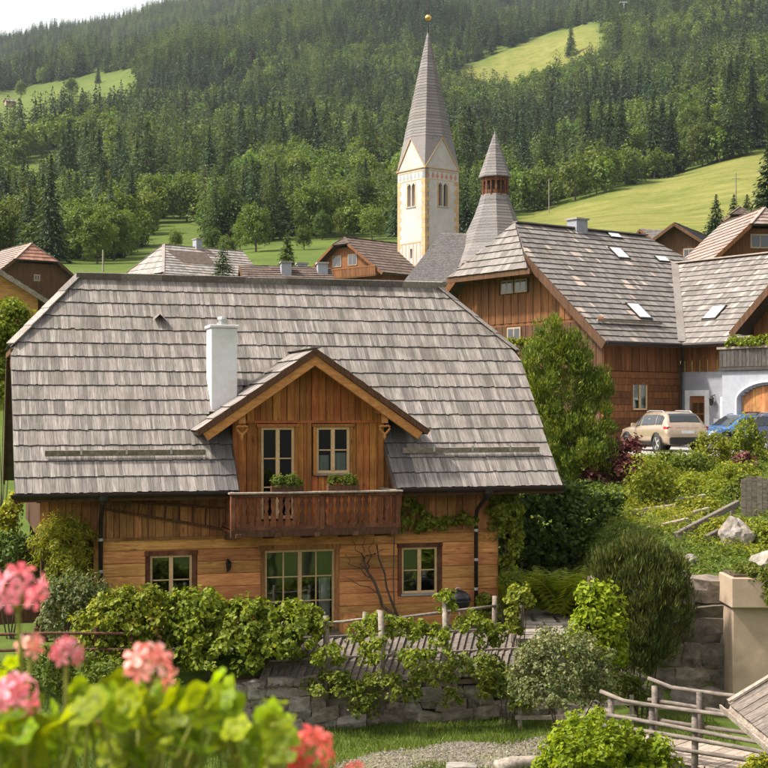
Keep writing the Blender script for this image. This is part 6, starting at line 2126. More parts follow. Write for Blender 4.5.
# sleepers and hand rail of the bank steps
for i, (a, b, Y0, Y1, lab) in enumerate((((676, 538), (738, 503), 36.5, 39.5, 'long weathered diagonal timber rail running up to the board fence'), ((706, 545), (740, 520), 36, 38, 'short weathered timber rail below the long diagonal one'))):
    pa_, pb_ = P(*a, Y0), P(*b, Y1)
    o = thing('timber_rail', lab, 'timber', (pa_.x, pa_.y, gz(pa_.x, pa_.y)))
    za = max(pa_.z - gz(pa_.x, pa_.y), .12)
    q = Vector((pb_.x - pa_.x, pb_.y - pa_.y, pb_.z - gz(pa_.x, pa_.y)))
    MB().bar((0, 0, za), q, .13, .16).build('beam', M['railwood'], o, bevel=.015)
    MB().bar((.1, 0, -.2), (.1, 0, za), .1, .1).build('post', M['railwood'], o)
    MB().bar(q + Vector((-.15, 0, -.02)), q + Vector((-.15, 0, -1.0)), .1, .1).build('post', M['railwood'], o)
for i, (px, py, Y, L_, ang, lab) in enumerate(((682, 500, 42, 1.5, 12, 'pale weathered timber step edge highest on the bank'), (655, 514, 41, 1.2, -6, 'pale weathered timber step edge below the highest one'), (690, 520, 40, 1.5, 35, 'weathered timber lying across the middle of the bank'), (668, 532, 38.5, 1.4, 30, 'lowest weathered timber on the planted bank'))):
    p = P(px, py, Y)
    zg = gz(p.x, p.y)
    o = MB().bar((-L_ / 2, 0, 0), (L_ / 2, 0, 0), .14, .14).build('timber_edging', M['deckwood'], bevel=.02)
    o.location = (p.x, p.y, max(p.z, zg + .05))
    o.rotation_euler = (0, R(-8), R(ang))
    tag(o, lab, 'timber', 'timber edgings on the planted bank')
    MB().box(-.3, -.2, -.05, .05, -.9, .05).build('stake', M['railwood'], o)
    MB().box(.2, .3, -.05, .05, -.9, .05).build('stake', M['railwood'], o)
# log beside the gravel path and loose stones
p = P(518, 757, 26.3)
o = MB().tube([(-.45, 0, .0), (-.1, .02, .02), (.2, 0, .01), (.5, -.02, .02)], [.13, .14, .13, .12], 10).build('log_edging', M['greywood'], smooth=True)
o.location = (p.x, p.y, -1.62)
o.rotation_euler = (0, 0, R(24))
tag(o, 'short weathered log lying beside the gravel path', 'log')
for px, py, s, lab in ((463, 766, .34, 'small flat pale stone on the gravel path near the bottom edge'),):
    p = P(px, py, 26.0)
    o = stone(None, (p.x, p.y, -1.65), (s * 1.5, s, s * .6), 0, True, 'path_stone')
    tag(o, lab, 'stone')
# pale rail fence behind the grey-green shrub
t0 = P(515, 700, 29.6)
pf = thing('low_rail_fence', 'low pale weathered rail fence half hidden by the grey-green shrub', 'fence', (t0.x, t0.y, gz(t0.x, t0.y)), R(-2))
for h_ in (.55, .25): MB().bar((0, -.05, h_), (2.5, -.05, h_ + .02), .03, .09).build('rail', M['greywood'], pf)
for x in (.1, .92, 1.7, 2.4): MB().bar((x, 0, -.2), (x, 0, .72), .08, .06).build('post', M['greywood'], pf)

# ------------------------------------------------------------------ things at the house front
la = thing('ladder', 'old dark wooden ladder hanging level under the eave left of the balcony', 'ladder', hw(-1.5, .84, 2.1), HR)
A0, A1, B0, B1 = Vector((-2.55, 0, .62)), Vector((.15, 0, .10)), Vector((-2.5, 0, .80)), Vector((.15, 0, .58))
MB().tube([A0, A0.lerp(A1, .5), A1], .028, 7).build('rail', M['darkwood'], la)
MB().tube([B0, B0.lerp(B1, .5), B1], .028, 7).build('rail', M['darkwood'], la)
for k in range(9):
    f = .06 + .90 * k / 8
    MB().tube([A0.lerp(A1, f), B0.lerp(B1, f)], .018, 6).build('rung', M['darkwood'], la)
t, Y = pl(228, .9)
lm = thing('wall_lantern', 'small black iron lantern on the log wall left of the french door', 'lantern', hw(t, .945, zrow(572, Y)), HR)
MB().bar((0, -.01, 0), (0, -.01, .3), .05, .02, up=(0, 1, 0)).bar((0, -.02, .26), (0, -.14, .3), .02, .02).build('bracket', M['black'], lm)
MB().lathe([(.02, 0), (.05, .02), (.065, .16), (.08, .165), (.02, .23)], (0, -.14, .05), 6).build('lamp_housing', M['black'], lm)
t, Y = pl(458, -.2)
gr_ = thing('kettle_grill', 'round black kettle barbecue on thin legs beside the house wall', 'barbecue', hw(t, -.2, -.19), HR)
MB().lathe([(.03, .48), (.16, .50), (.25, .58), (.285, .68), (.29, .72)], (0, 0, 0), 18).build('bowl', M['black'], gr_, smooth=True)
MB().lathe([(.295, .725), (.28, .80), (.20, .90), (.08, .95), (.01, .96)], (0, 0, 0), 18).build('lid', M['black'], gr_, smooth=True)
MB().tube([(-.06, 0, .96), (-.04, 0, 1.0), (.04, 0, 1.0), (.06, 0, .96)], .012, 6).build('handle', M['zinc'], gr_)
for k in range(3):
    a = 2 * pi * k / 3 + .4
    MB().tube([(.14 * math.cos(a), .14 * math.sin(a), .52), (.30 * math.cos(a), .30 * math.sin(a), 0)], .013, 6).build('leg', M['zinc'], gr_)
t, Y = pl(348, .2)
tb_ = thing('wooden_tub', 'small orange wooden tub standing by the french door', 'tub', hw(t, .2, -.19), HR)
for k in range(12):
    a = 2 * pi * k / 12
    MB().bar((.17 * math.cos(a), .17 * math.sin(a), 0), (.2 * math.cos(a), .2 * math.sin(a), .42), .10, .025, up=(math.cos(a), math.sin(a), 0)).build('stave', M['log'], tb_)
MB().lathe([(.17, .05), (.18, .34)], (0, 0, 0), 12).build('tub_soil', M['soil'], tb_)
# bare espalier branches right of the french door
t, Y = pl(403, .75)
ba = thing('bare_climber', 'bare forked climber stems leaning against the log wall right of the french door', 'climber', hw(t, .80, -.2), HR)


def br_(p0, p1, r0, r1, wob=.05):
    pts = [Vector(p0).lerp(Vector(p1), f) + Vector((random.gauss(0, wob * (0 < f < 1)), random.gauss(0, .008), random.gauss(0, wob * .6 * (0 < f < 1)))) for f in np.linspace(0, 1, 7)]
    MB().tube(pts, list(np.linspace(r0, r1, 7)), 6).build('stem', M['bark'], ba, smooth=True)
    return pts


q = br_((0, 0, 0), (-.95, 0, 1.62), .045, .026)
br_((-.05, .02, .0), (-.62, .02, 1.95), .032, .018, .03)
br_(q[4], (-1.4, 0, 1.75), .02, .006)
br_(q[5], (-.7, 0, 2.1), .02, .006)
br_(q[5], (-1.25, 0, 2.12), .018, .006)
br_(q[3], (-1.45, -.02, 1.25), .016, .005)
br_(q[6], (-1.0, 0, 2.2), .016, .005)
br_((-.95, 0, 1.62), (-.45, 0, 1.85), .014, .005)

# left edge: plank steps
p = P(12, 532, 34)
stp = thing('plank_steps', 'dark edged wooden garden steps left of the house corner', 'steps', (p.x, p.y, -.2), R(14))
for k in range(4):
    MB().box(-1.3, .75, .6 * k, .6 * k + .09, .45 * k - .1, .45 * k + .45).build('riser_beam', M['darkwood'], stp)
    MB().box(-1.3, .75, .6 * k + .09, .6 * k + .69, .45 * k - .1, .45 * k + .40).build('tread', M['deckwood'], stp)


# ------------------------------------------------------------------ plants
def shrub(name, label, base, ells, mat, ncl, rcl, per, L, asp=.6, down=.4, cat='shrub', upright=0.0, stems=5, group=None, jit=.5, bark=True, zmin=None):
    """base: photo pixel of the foot and distance; ells: photo ellipses (px, py, rx, ry, depth offset)"""
    px, py, Y = base
    b = P(px, py, Y)
    b.z = gz(b.x, b.y) if Y < 60 else b.z
    E = []
    for (x, y, rx, ry, dY) in ells:
        c = P(x, y, Y + dY) - b
        s = (Y + dY) / FPX
        E.append((tuple(c), (rx * s, rx * s * .8, ry * s)))
    if upright:
        Pt, N = clumps(E, ncl, rcl, per)
        D = unit(np.array([0, 0, 1.0]) * upright + N * .45 + RS.normal(size=N.shape) * .22)
        Wv = unit(np.cross(D, RS.normal(size=N.shape)))
        LL = L * RS.uniform(.6, 1.4, len(Pt))
        V, F = kites(Pt, D, Wv, LL, LL * asp, .1)
    else:
        V, F = leaf_cloud(E, ncl, rcl, per, L, asp, down, jit)
    zl = V[:, 2].reshape(-1, 4).min(1) > -.05
    F = F[zl]
    o = thing(name, label, cat, b, 0, group)
    link('foliage', np_mesh('foliage', V, F, mat), o)
    if stems:
        m = MB()
        for k in range(stems):
            c, r = random.choice(E)
            c = Vector(c)
            tip = c + Vector((random.uniform(-.5, .5) * r[0], random.uniform(-.5, .5) * r[1], random.uniform(-.1, .6) * r[2]))
            foot = Vector((random.uniform(-.08, .08) + tip.x * .15, random.uniform(-.08, .08), -.1))
            if tip.z < .1: tip.z = .15
            mid = foot.lerp(tip, .5) + Vector((random.gauss(0, .05), 0, .08))
            m.tube([foot, mid, tip], [.020, .014, .005], 5)
        m.build('stems', M['bark'], o)
    return o


# creeper on the terrace fence
shrub('climbing_hop', 'tall drooping yellow-green climber on the fence left of the first window', (125, 700, 29.2), [(122, 632, 34, 40, 0), (98, 645, 28, 44, .2), (146, 632, 26, 42, .1), (128, 670, 44, 34, 0), (82, 668, 26, 34, .2)], M['l_yellow'], 380, .15, 30, .105, .75, 1.3, 'climber')
shrub('climbing_vine', 'dense leafy vine covering the fence below the french door', (245, 690, 29.3), [(190, 618, 32, 30, .3), (205, 628, 36, 30, .3), (245, 630, 40, 28, .2), (290, 632, 36, 24, .3), (225, 655, 46, 22, 0), (270, 652, 36, 20, .1), (190, 650, 26, 26, .2), (312, 626, 18, 14, .3)], M['l_vine'], 400, .16, 30, .11, .8, .8, 'climber', stems=3)
shrub('willow_shrub', 'feathery pale green shrub at the left house corner', (58, 620, 31.2), [(60, 552, 26, 36, 0), (78, 545, 16, 28, .2), (45, 560, 16, 24, 0), (70, 575, 24, 26, 0)], M['l_yellow'], 150, .16, 34, .12, .22, .6)
shrub('flowering_shrub', 'grey-green budding shrub in front of the left house corner', (76, 660, 30.2), [(78, 608, 32, 34, 0), (60, 620, 24, 30, 0), (95, 612, 18, 24, .2)], M['l_grey'], 170, .14, 30, .09, .5, .2)
shrub('weedy_shrub', 'loose weedy green plants behind the pink geraniums at the lower left', (62, 720, 27.2), [(40, 680, 30, 30, 0), (75, 676, 26, 32, .3), (105, 690, 28, 28, 0), (10, 690, 26, 26, 0), (150, 700, 30, 20, .3)], M['l_green'], 260, .14, 26, .10, .4, .2)
shrub('dark_shrub', 'dark shaded shrub at the left picture edge below the steps', (10, 600, 32), [(8, 560, 30, 26, 0), (30, 570, 18, 22, .2), (-20, 560, 26, 30, 0)], M['l_dark'], 150, .17, 28, .11)
shrub('garden_tree', 'bright green small tree at the left edge beside the hip of the roof', (2, 470, 47), [(6, 330, 28, 26, 0), (-14, 350, 26, 34, 0), (14, 350, 16, 26, .5), (-2, 390, 18, 30, 0)], M['l_vine'], 260, .26, 34, .14, .7, .4, 'tree', stems=8)
shrub('lawn_shrub', 'small shrub peeking under the left roof overhang', (6, 560, 36), [(4, 530, 16, 20, 0), (14, 510, 8, 14, 0)], M['l_yellow'], 60, .16, 28, .11)
# climber on the house front
t_, Y_ = pl(440, .8)
cr = thing('wall_creeper', 'green creeper trailing along the board band right of the balcony', 'climber', hw(t_, .86, .0), HR)
pts = [(395, 530), (402, 515), (410, 503), (418, 512), (428, 522), (440, 526), (450, 522), (462, 520), (472, 524), (405, 522), (420, 528)]
E = []
for x, y in pts:
    t, Y = pl(x, .82)
    E.append(((t - t_, -.05, zrow(y, Y)), (.16, .08, .13)))
V, F = leaf_cloud(E, 90, .09, 22, .10, .75, .9)
link('foliage', np_mesh('foliage', V, F, M['l_vine']), cr)
MB().tube([(e[0][0], 0, e[0][2]) for e in E[:9]], .012, 5).build('stem', M['bark'], cr)
c0 = E[0][0]
MB().tube([(c0[0] + .02, .02, -.2), (c0[0] - .02, .03, 1.0), (c0[0], .0, c0[2])], .014, 5).build('stem', M['bark'], cr)
shrub('corner_creeper', 'light green creeper climbing the downpipe at the right house corner', (505, 630, 34.3), [(505, 510, 16, 24, 0), (516, 540, 8, 30, 0), (500, 525, 12, 26, 0), (510, 575, 10, 20, 0), (515, 600, 10, 22, -.3), (488, 612, 12, 16, -.5)], M['l_vine'], 170, .13, 28, .11, .75, 1.2, 'climber')
shrub('post_creeper', 'creeper wrapped around the single post beside the path', (521, 650, 31.4), [(521, 600, 14, 12, 0), (514, 622, 7, 22, -.1)], M['l_vine'], 60, .10, 24, .10, .75, 1.0, 'climber')
shrub('fence_creeper', 'creeper tufts hanging over the fence below the right window', (400, 668, 30.0), [(378, 628, 20, 12, .2), (402, 634, 20, 12, .2), (376, 655, 14, 18, -.9), (440, 648, 12, 18, -.9), (330, 660, 16, 14, -.9), (410, 660, 18, 8, -.9), (444, 605, 12, 12, .2), (430, 632, 20, 8, .2), (470, 626, 18, 10, .2), (356, 636, 10, 12, 0), (492, 640, 16, 16, .2)], M['l_vine'], 230, .10, 24, .10, .6, .9, 'climber', stems=0)
shrub('wall_creeper', 'trailing creeper over the dry stone wall below the plank cover', (380, 735, 29.15), [(330, 688, 30, 14, 0), (360, 700, 16, 18, -.1), (385, 688, 30, 12, 0), (435, 678, 26, 12, .2), (470, 668, 26, 14, .3), (412, 700, 10, 14, 0), (365, 715, 14, 10, -.2), (452, 700, 10, 12, .2), (492, 690, 14, 16, .5)], M['l_green'], 230, .10, 24, .09, .6, .9, 'climber', stems=0)
# behind and right of the house
shrub('ivy_hedge', 'tall dark ivy hedge behind the fern, right of the house', (560, 612, 38.5), [(545, 535, 46, 46, .8), (590, 530, 36, 44, 1.2), (520, 560, 26, 46, .5), (560, 505, 40, 20, 1.0), (600, 570, 26, 44, .6), (555, 575, 44, 36, .8)], M['l_dark'], 620, .20, 30, .13, .8, .7, 'hedge')


def fern(label, px, py, Y, w, h, crowns):
    b = P(px, py, Y)
    b.z = gz(b.x, b.y)
    o = thing('fern', label, 'fern', b)
    Pt, D, Wv, LL = [], [], [], []
    s = Y / FPX
    for k in range(crowns):
        c = np.array([RS.uniform(-.8, .8) * w * s, RS.uniform(-.5, .5) * w * s, 0])
        for f in range(11):
            a = RS.uniform(0, 2 * pi)
            ln = h * s * RS.uniform(.8, 1.25)
            out = np.array([math.cos(a), math.sin(a), 0])
            side = np.array([-math.sin(a), math.cos(a), 0])
            for u in np.linspace(.12, 1, 15):
                p = c + out * ln * .62 * u ** 1.3 + np.array([0, 0, ln * (1.25 * u - .62 * u * u)])
                wl = ln * .24 * math.sin(pi * min(1, u * .86 + .14)) ** .8 + .015
                for sd in (-1, 1):
                    d = side * sd * .9 + out * .4 + np.array([0, 0, -.15])
                    d /= np.linalg.norm(d)
                    Pt.append(p + d * wl * .5)
                    D.append(d)
                    tv = out * (.75 * 1.3 * u ** .3) + np.array([0, 0, 1.25 - 1.24 * u])
                    Wv.append(tv)
                    LL.append(wl)
    V, F = kites(np.array(Pt), np.array(D), unit(np.array(Wv)), np.array(LL), .075, .1)
    link('fronds', np_mesh('fronds', V, F, M['l_fern']), o)
    MB().lathe([(.12, -.05), (.1, .08), (.02, .12)], (0, 0, 0), 8).build('crown', M['soil'], o)


fern('wide clump of bright green ferns by the gravel right of the house', 546, 612, 35.2, 40, 62, 8)
shrub('swiss_pine', 'bushy yellow-tipped pine between the main roof and the right house', (572, 500, 46), [(548, 342, 12, 20, .3), (538, 382, 22, 34, 0), (562, 390, 30, 50, .4), (594, 415, 22, 44, .3), (574, 360, 18, 26, .2), (575, 450, 40, 36, 0), (545, 440, 30, 46, 0), (603, 405, 9, 26, .3), (556, 332, 7, 12, .2), (590, 462, 30, 26, 0), (600, 385, 8, 14, .2), (530, 410, 14, 20, 0)], M['l_pine'], 560, .24, 110, .12, .24, .1, 'tree', upright=.35, stems=9)
shrub('purple_shrub', 'dark purple-leaved shrub below the champagne car', (610, 520, 46.5), [(612, 480, 30, 28, -.6), (630, 460, 14, 20, -.6), (596, 492, 18, 20, -.6), (622, 498, 24, 18, -.6)], M['l_purple'], 230, .24, 26, .14, .7)
shrub('young_tree', 'slender young yellow-green tree on the bank right of the purple shrub', (652, 560, 42), [(652, 480, 24, 22, 0), (660, 500, 20, 16, 0), (640, 492, 14, 16, 0)], M['l_yellow'], 110, .2, 22, .12, .5, .3, 'tree', stems=4)
for x, y, Y, rx, ry, mk, lab in (
    (712, 455, 50, 20, 24, 'l_yellow', 'bright yellow-green shrub right behind the champagne car'),
    (748, 446, 51, 18, 28, 'l_vine', 'tall round light green shrub in front of the blue car'),
    (768, 500, 40.5, 26, 14, 'l_vine', 'spreading light green shrub above the board fence'),
    (690, 470, 48, 22, 16, 'l_green', 'low green shrub between the two bright shrubs by the parking edge'),
    (665, 470, 49, 14, 14, 'l_green', 'small green shrub below the tail of the champagne car'),
    (735, 478, 46, 26, 14, 'l_yellow', 'low yellow-green mound below the round light shrub'),
    (700, 492, 44, 28, 14, 'l_yellow', 'golden juniper mound in the upper middle of the bank'),
    (668, 520, 42, 26, 16, 'l_vine', 'light green mound left of the diagonal timber rail'),
    (640, 520, 43, 22, 20, 'l_green', 'green shrub under the slender young tree'),
    (700, 515, 41, 26, 14, 'l_yellow', 'golden spreading juniper beside the board fence'),
    (725, 535, 37, 22, 12, 'l_yellow', 'yellow-green mound behind the large pointed boulder'),
    (665, 548, 38, 30, 18, 'l_green', 'wide green juniper right of the dark yew'),
    (700, 560, 36, 22, 16, 'l_yellow', 'golden mound left of the large pointed boulder'),
    (690, 590, 33.5, 24, 18, 'l_vine', 'light green shrub on top of the boulder wall'),
    (760, 545, 36, 20, 14, 'l_vine', 'light green shrub right of the large pointed boulder'),
    (640, 545, 40, 22, 16, 'l_yellow', 'yellow-green mound behind the top of the dark yew'),
    (690, 540, 38.5, 24, 14, 'l_green', 'green mound between the timber edgings and the boulder'),
    (615, 540, 41, 22, 20, 'l_vine', 'light green shrub between the ivy hedge and the yew'),
    (675, 500, 43.5, 22, 14, 'l_yellow', 'golden mound around the highest timber step edge'),
    (605, 505, 45, 18, 14, 'l_green', 'small green shrub left below the purple shrub'),
    (745, 490, 42.5, 14, 10, 'l_green', 'small green mound just left of the board fence'),
    (720, 500, 43, 20, 10, 'l_vine', 'light green mound above the diagonal timber rail'),
):
    shrub('shrub', lab, (x, y + ry, Y), [(x, y, rx, ry, 0), (x - rx * .5, y + ry * .3, rx * .6, ry * .7, .2), (x + rx * .5, y + ry * .25, rx * .6, ry * .75, -.1)], M[mk], 110, .2, 26, .12, .5, .2, 'shrub', group='shrubs planted on the bank')
# reddish flowers near parking
shrub('pink_shrub', 'small pinkish shrub at the foot of the round light shrub', (742, 482, 49), [(742, 468, 12, 12, 0)], M['l_purple'], 40, .18, 22, .12, .7)
shrub('yew', 'big dark upright yew with spiky shoots in the right middle of the garden', (640, 690, 31.0), [(640, 598, 42, 52, 0), (614, 610, 26, 48, 0), (666, 610, 28, 50, .2), (640, 566, 30, 28, .1), (638, 640, 40, 28, 0), (608, 575, 16, 28, 0), (672, 580, 16, 30, 0), (622, 652, 26, 26, -.2), (650, 648, 22, 22, 0), (630, 665, 30, 18, -.1), (612, 664, 22, 20, 0)], M['l_yew'], 1000, .17, 42, .12, .17, 0, 'shrub', upright=.7, stems=7)
shrub('leafy_shrub', 'fresh green leafy shrub left of the dark yew', (600, 690, 29.6), [(598, 620, 24, 34, 0), (585, 640, 20, 28, 0), (608, 650, 18, 34, 0), (592, 600, 14, 14, 0)], M['l_bright'], 150, .17, 26, .12, .6, .3)
shrub('rose_shrub', 'rounded grey-green rose shrub in front of the flagstone path', (560, 722, 28.2), [(562, 668, 46, 36, 0), (535, 680, 28, 30, 0), (592, 680, 28, 34, 0), (560, 694, 46, 22, -.1)], M['l_grey'], 360, .14, 30, .075, .6, .2)
shrub('ground_creeper', 'green creeper tuft at the foot of the flagstone path', (505, 712, 29.9), [(505, 690, 22, 18, 0), (490, 672, 16, 14, .3), (520, 704, 14, 12, -.3)], M['l_green'], 110, .11, 24, .09, .6, .6)
shrub('round_hedge', 'bright yellow-green rounded bush at the bottom edge', (598, 905, 20), [(592, 775, 50, 62, .3), (645, 790, 34, 54, .5), (575, 800, 46, 62, -.4), (625, 830, 52, 60, 0), (560, 850, 40, 60, 0)], M['l_bright'], 620, .11, 34, .085, .75, .6)
shrub('ledge_plant', 'trailing green plant hanging over the planter ledge', (752, 580, 31.0), [(760, 578, 18, 10, -.1), (745, 572, 14, 8, .2), (768, 598, 8, 16, -.3)], M['l_green'], 90, .1, 24, .09, .6, .9, 'plant', stems=0)
pp = bpy.data.objects['ledge_plant']
dz = 1.33 - pp.location.z                       # rooted in the bed on the ledge
pp.location.z += dz
for ch_ in pp.children: ch_.location.z -= dz
shrub('corner_shrub', 'yellow-green plant in the bottom right corner', (760, 800, 22), [(760, 772, 16, 12, 0)], M['l_yellow'], 40, .1, 24, .09)
shrub('bank_shrub', 'dark green shrub at the foot of the boulder wall behind the footbridge', (640, 700, 30.2), [(622, 690, 20, 14, 0), (640, 700, 16, 8, 0)], M['l_green'], 60, .12, 24, .09)
# plants on the balcony rail
for px, rx, lab in ((287, 17, 'left green planter of herbs on the balcony rail'), (343, 18, 'right green planter of herbs on the balcony rail')):
    t, Y = pl(px, -.30)
    o = thing('balcony_planter', lab, 'planter', hw(t, -.30, 3.10), HR, 'planters on the balcony rail')
    MB().box(-.36, .36, -.09, .09, 0, .12).build('trough', M['darkwood'], o)
    V, F = leaf_cloud([((0, 0, .17), (.34, .10, .12)), ((-.2, 0, .2), (.12, .09, .12)), ((.15, 0, .2), (.14, .09, .13))], 70, .08, 24, .08, .3, .2)
    link('foliage', np_mesh('foliage', V, F, M['l_green']), o)


# ------------------------------------------------------------------ grass of the lower garden
def grass():
    n = 60000
    X = RS.uniform(-8, 7, n)
    Y = RS.uniform(23.5, 30.5, n)
    v = -(X - HX) * su + (Y - HY) * cu
    pth = np.abs(Y - (26.6 + .45 * X + .25 * np.sin(X * 2))) < .8 + .2 * np.sin(X * 3.1 + Y)
    k = (v < -2.3) & ~(pth & (X > -.9) & (X < 4.2) & (RS.uniform(size=n) < .93)) & ~((Y > 31.7) & (X > 4.4))
    X, Y = X[k], Y[k]
    n = len(X)
    Z = land_z(X, Y)
    L = RS.uniform(.05, .16, n)
    D = unit(np.stack([RS.normal(size=n) * .35, RS.normal(size=n) * .35, np.ones(n)], 1))
    Wv = unit(np.cross(D, RS.normal(size=(n, 3))))
    Pt = np.stack([X, Y, Z], 1) + D * L[:, None] * .45
    V, F = kites(Pt, D, Wv, L, .016)
    o = link('grass', np_mesh('grass', V, F, M['grass']))
    tag(o, 'short green grass of the lower garden beside the gravel path', 'grass', kind='stuff')
    n = 9000
    X = RS.uniform(-1, 4.3, n)
    Y = RS.uniform(23.5, 29, n)
    k = np.abs(Y - (26.6 + .45 * X + .25 * np.sin(X * 2))) < .95
    X, Y = X[k], Y[k]
    n = len(X)
    s = RS.uniform(.008, .028, n)[:, None, None]
    cube = np.array([(-1, -1, -.6), (1, -1, -.6), (1, 1, -.6), (-1, 1, -.6), (-.7, -.7, .6), (.7, -.7, .6), (.7, .7, .6), (-.7, .7, .6)])
    V = cube[None] * s + RS.normal(size=(n, 8, 3)) * s * .2 + np.stack([X, Y, land_z(X, Y) + .015], 1)[:, None]
    F = (SF[None] + 8 * np.arange(n)[:, None, None]).reshape(-1, 4)
    o = link('gravel', np_mesh('gravel', V.reshape(-1, 3), F, M['gravel']))
    tag(o, 'loose grey-brown gravel strewn on the garden path', 'gravel', kind='stuff')


grass()

# ------------------------------------------------------------------ poles and lift pylons on the hillside
for px, py, h, lab in ((736, 203, 30, 'wooden pole with crossbar standing on the right meadow'), (549, 213, 34, 'thin pole at the left end of the yellow meadow'), (103, 272, 22, 'thin pale pole on the lawn left of the grey roofed house')):
    p = hit(px, py, 110)
    H = h / FPX * p.y
    o = thing('utility_pole', lab, 'pole', p)
    MB().tube([(0, 0, -.3), (0, 0, H)], [.16, .11], 7).build('mast', M['greywood'], o)
    if px == 736: MB().bar((-1.0, 0, H * .8), (1.0, 0, H * .8), .12, .12).build('crossbar', M['greywood'], o)
for px, py, h, lab in ((12, 226, 26, 'grey ski lift pylon above the trees at the left edge'), (323, 118, 22, 'grey ski lift pylon in the forest left of the spire'), (624, 22, 20, 'grey ski lift pylon at the top of the right hillside')):
    p = hit(px, py, 300)
    H = h / FPX * p.y
    o = thing('lift_pylon', lab, 'pylon', p)
    MB().tube([(0, 0, -.5), (0, 0, H)], [H * .035, H * .022], 8).build('mast', M['zinc'], o)
    MB().bar((-H * .22, 0, H * .97), (H * .22, 0, H * .97), H * .06, H * .05).build('crossarm', M['zinc'], o)
    for s in (-1, 1): MB().bar((s * H * .22, -H * .12, H * .93), (s * H * .22, H * .12, H * .93), H * .05, H * .05).build('roller_train', M['zinc'], o)
p = hit(109 + 512, 177, 300)
hut = chalet('tiny pale hut at the upper rim of the yellow meadow', 621, 173, p.y, 30, 4, 2.2, .3, 2.2, wm='stucco', rm='greytile', oh=.2, rows=3, name='field_hut')


# ------------------------------------------------------------------ geraniums right in front of the camera
def leaf_shape(seed):
    r_ = random.Random(seed)
    n = 30
    vs = [(0, 0, -.10)]
    fs = []
    ph = r_.uniform(0, 6)
    for ring, f in ((1, .5), (2, 1.0)):
        for k in range(n):
            a = -pi * .93 + 2 * pi * .93 * k / (n - 1)
            lob = 1 + .11 * math.cos(a * 5) + .03 * math.cos(a * 15 + ph)
            rr = f * (lob if ring == 2 else 1 + .04 * math.cos(a * 5))
            z = -.10 + .22 * f * f + .10 * f * math.cos(a * 5 + ph) + r_.gauss(0, .012)
            vs.append((rr * math.sin(a), rr * math.cos(a), z))
    for k in range(n - 1):
        fs.append((0, 1 + k + 1, 1 + k))
        fs.append((1 + k, 1 + k + 1, 1 + n + k + 1, 1 + n + k))
    return MB().add(vs, fs).mesh('leaf', M['geranium'], True)


LEAF = [leaf_shape(k) for k in range(4)]


def petal_mesh(mat):
    m = MB()
    for p in range(5):
        a = 2 * pi * p / 5
        ca_, sa_ = math.cos(a), math.sin(a)
        sec = [(.0, .04, 0), (.3, .13, .10), (.65, .27, .18), (.9, .22, .15), (1.0, .04, .10)]
        vs = []
        for u, w, z in sec:
            for q in (-1, 0, 1): vs.append((u, q * w, z - (.05 if q == 0 else 0)))
        vs = [(x * ca_ - y * sa_, x * sa_ + y * ca_, z) for x, y, z in vs]
        fs = []
        for i in range(4):
            for q in range(2): fs.append((i * 3 + q, i * 3 + q + 1, i * 3 + q + 4, i * 3 + q + 3))
        m.add(vs, fs)
    return m.mesh('blossom', mat, True)


BLO = {k: petal_mesh(M['petal_' + k]) for k in ('pink', 'salmon', 'red')}
GY = 1.5


def geranium(label, px0, leaves, heads):
    foot = P(px0, 850, GY)
    foot.z = 4.37
    o = thing('geranium', label, 'geranium', foot, 0, 'geraniums in the flower box')
    sm = MB()
    nrm = Vector((0, -1, 0))
    for (x, y, r, dY) in leaves:
        c = P(x, y, GY + dY) - foot
        Yl = GY + dY
        s = r / FPX * Yl
        lf = link('leaf', random.choice(LEAF), o)
        lf.location = c
        lf.scale = (s, s, s)
        up = Vector((random.gauss(0, .6), random.uniform(-1.0, .35), random.uniform(.15, 1.0))).normalized()
        lf.rotation_euler = (up.to_track_quat('Z', 'Y') @ Matrix.Rotation(random.uniform(0, 6.3), 4, 'Z').to_quaternion()).to_euler()
        f = Vector((c.x * .4 + random.gauss(0, .02), random.gauss(0, .02), random.uniform(0, .05)))
        sm.tube([f, f.lerp(c, .6) + Vector((0, .01, .01)), c], [.0035, .0022, .0016], 5)
    for (x, y, r, col, dY) in heads:
        c = P(x, y, GY + dY) - foot
        s = r * .9 / FPX * (GY + dY)
        f = Vector((c.x * .5, .02, .02))
        base = c + Vector((0, .0, -s * .75))
        sm.tube([f, f.lerp(base, .5) + Vector((random.gauss(0, .01), 0, 0)), base], [.003, .0026, .0022], 6)
        pm = MB()
        nb = 9 if r > 18 else 5
        dirs = []
        for k in range(nb):
            t = 2 * pi * k * .618
            zz = 1 - 1.35 * (k + .5) / nb
            q = math.sqrt(max(0, 1 - zz * zz))
            d = Vector((q * math.cos(t), q * math.sin(t), zz))
            d = (d + Vector((random.gauss(0, .12), random.gauss(0, .12) - .15, random.gauss(0, .12)))).normalized()
            dirs.append(d)
            pm.tube([base, base.lerp(c + d * s * .55, .6) + d * s * .1, c + d * s * .62], .0013, 4)
        h = pm.build('flower_head', M['stem'], o)
        for d in dirs:
            b = link('blossom', BLO[col], h)
            b.location = c + d * s * random.uniform(.55, .95)
            k = s * random.uniform(.50, .68)
            b.scale = (k, k, k)
            b.rotation_euler = (d.to_track_quat('Z', 'Y') @ Matrix.Rotation(random.uniform(0, 6.3), 4, 'Z').to_quaternion()).to_euler()
    sm.build('stems', M['stem'], o)


def scatter(x0, x1, top, n, rmin=10, rmax=25):
    out = []
    for k in range(n):
        x = random.uniform(x0, x1)
        y = top(x) + abs(random.gauss(0, 1)) * 34
        out.append((x, y, random.uniform(rmin, rmax), random.uniform(-.14, .16)))
    return out


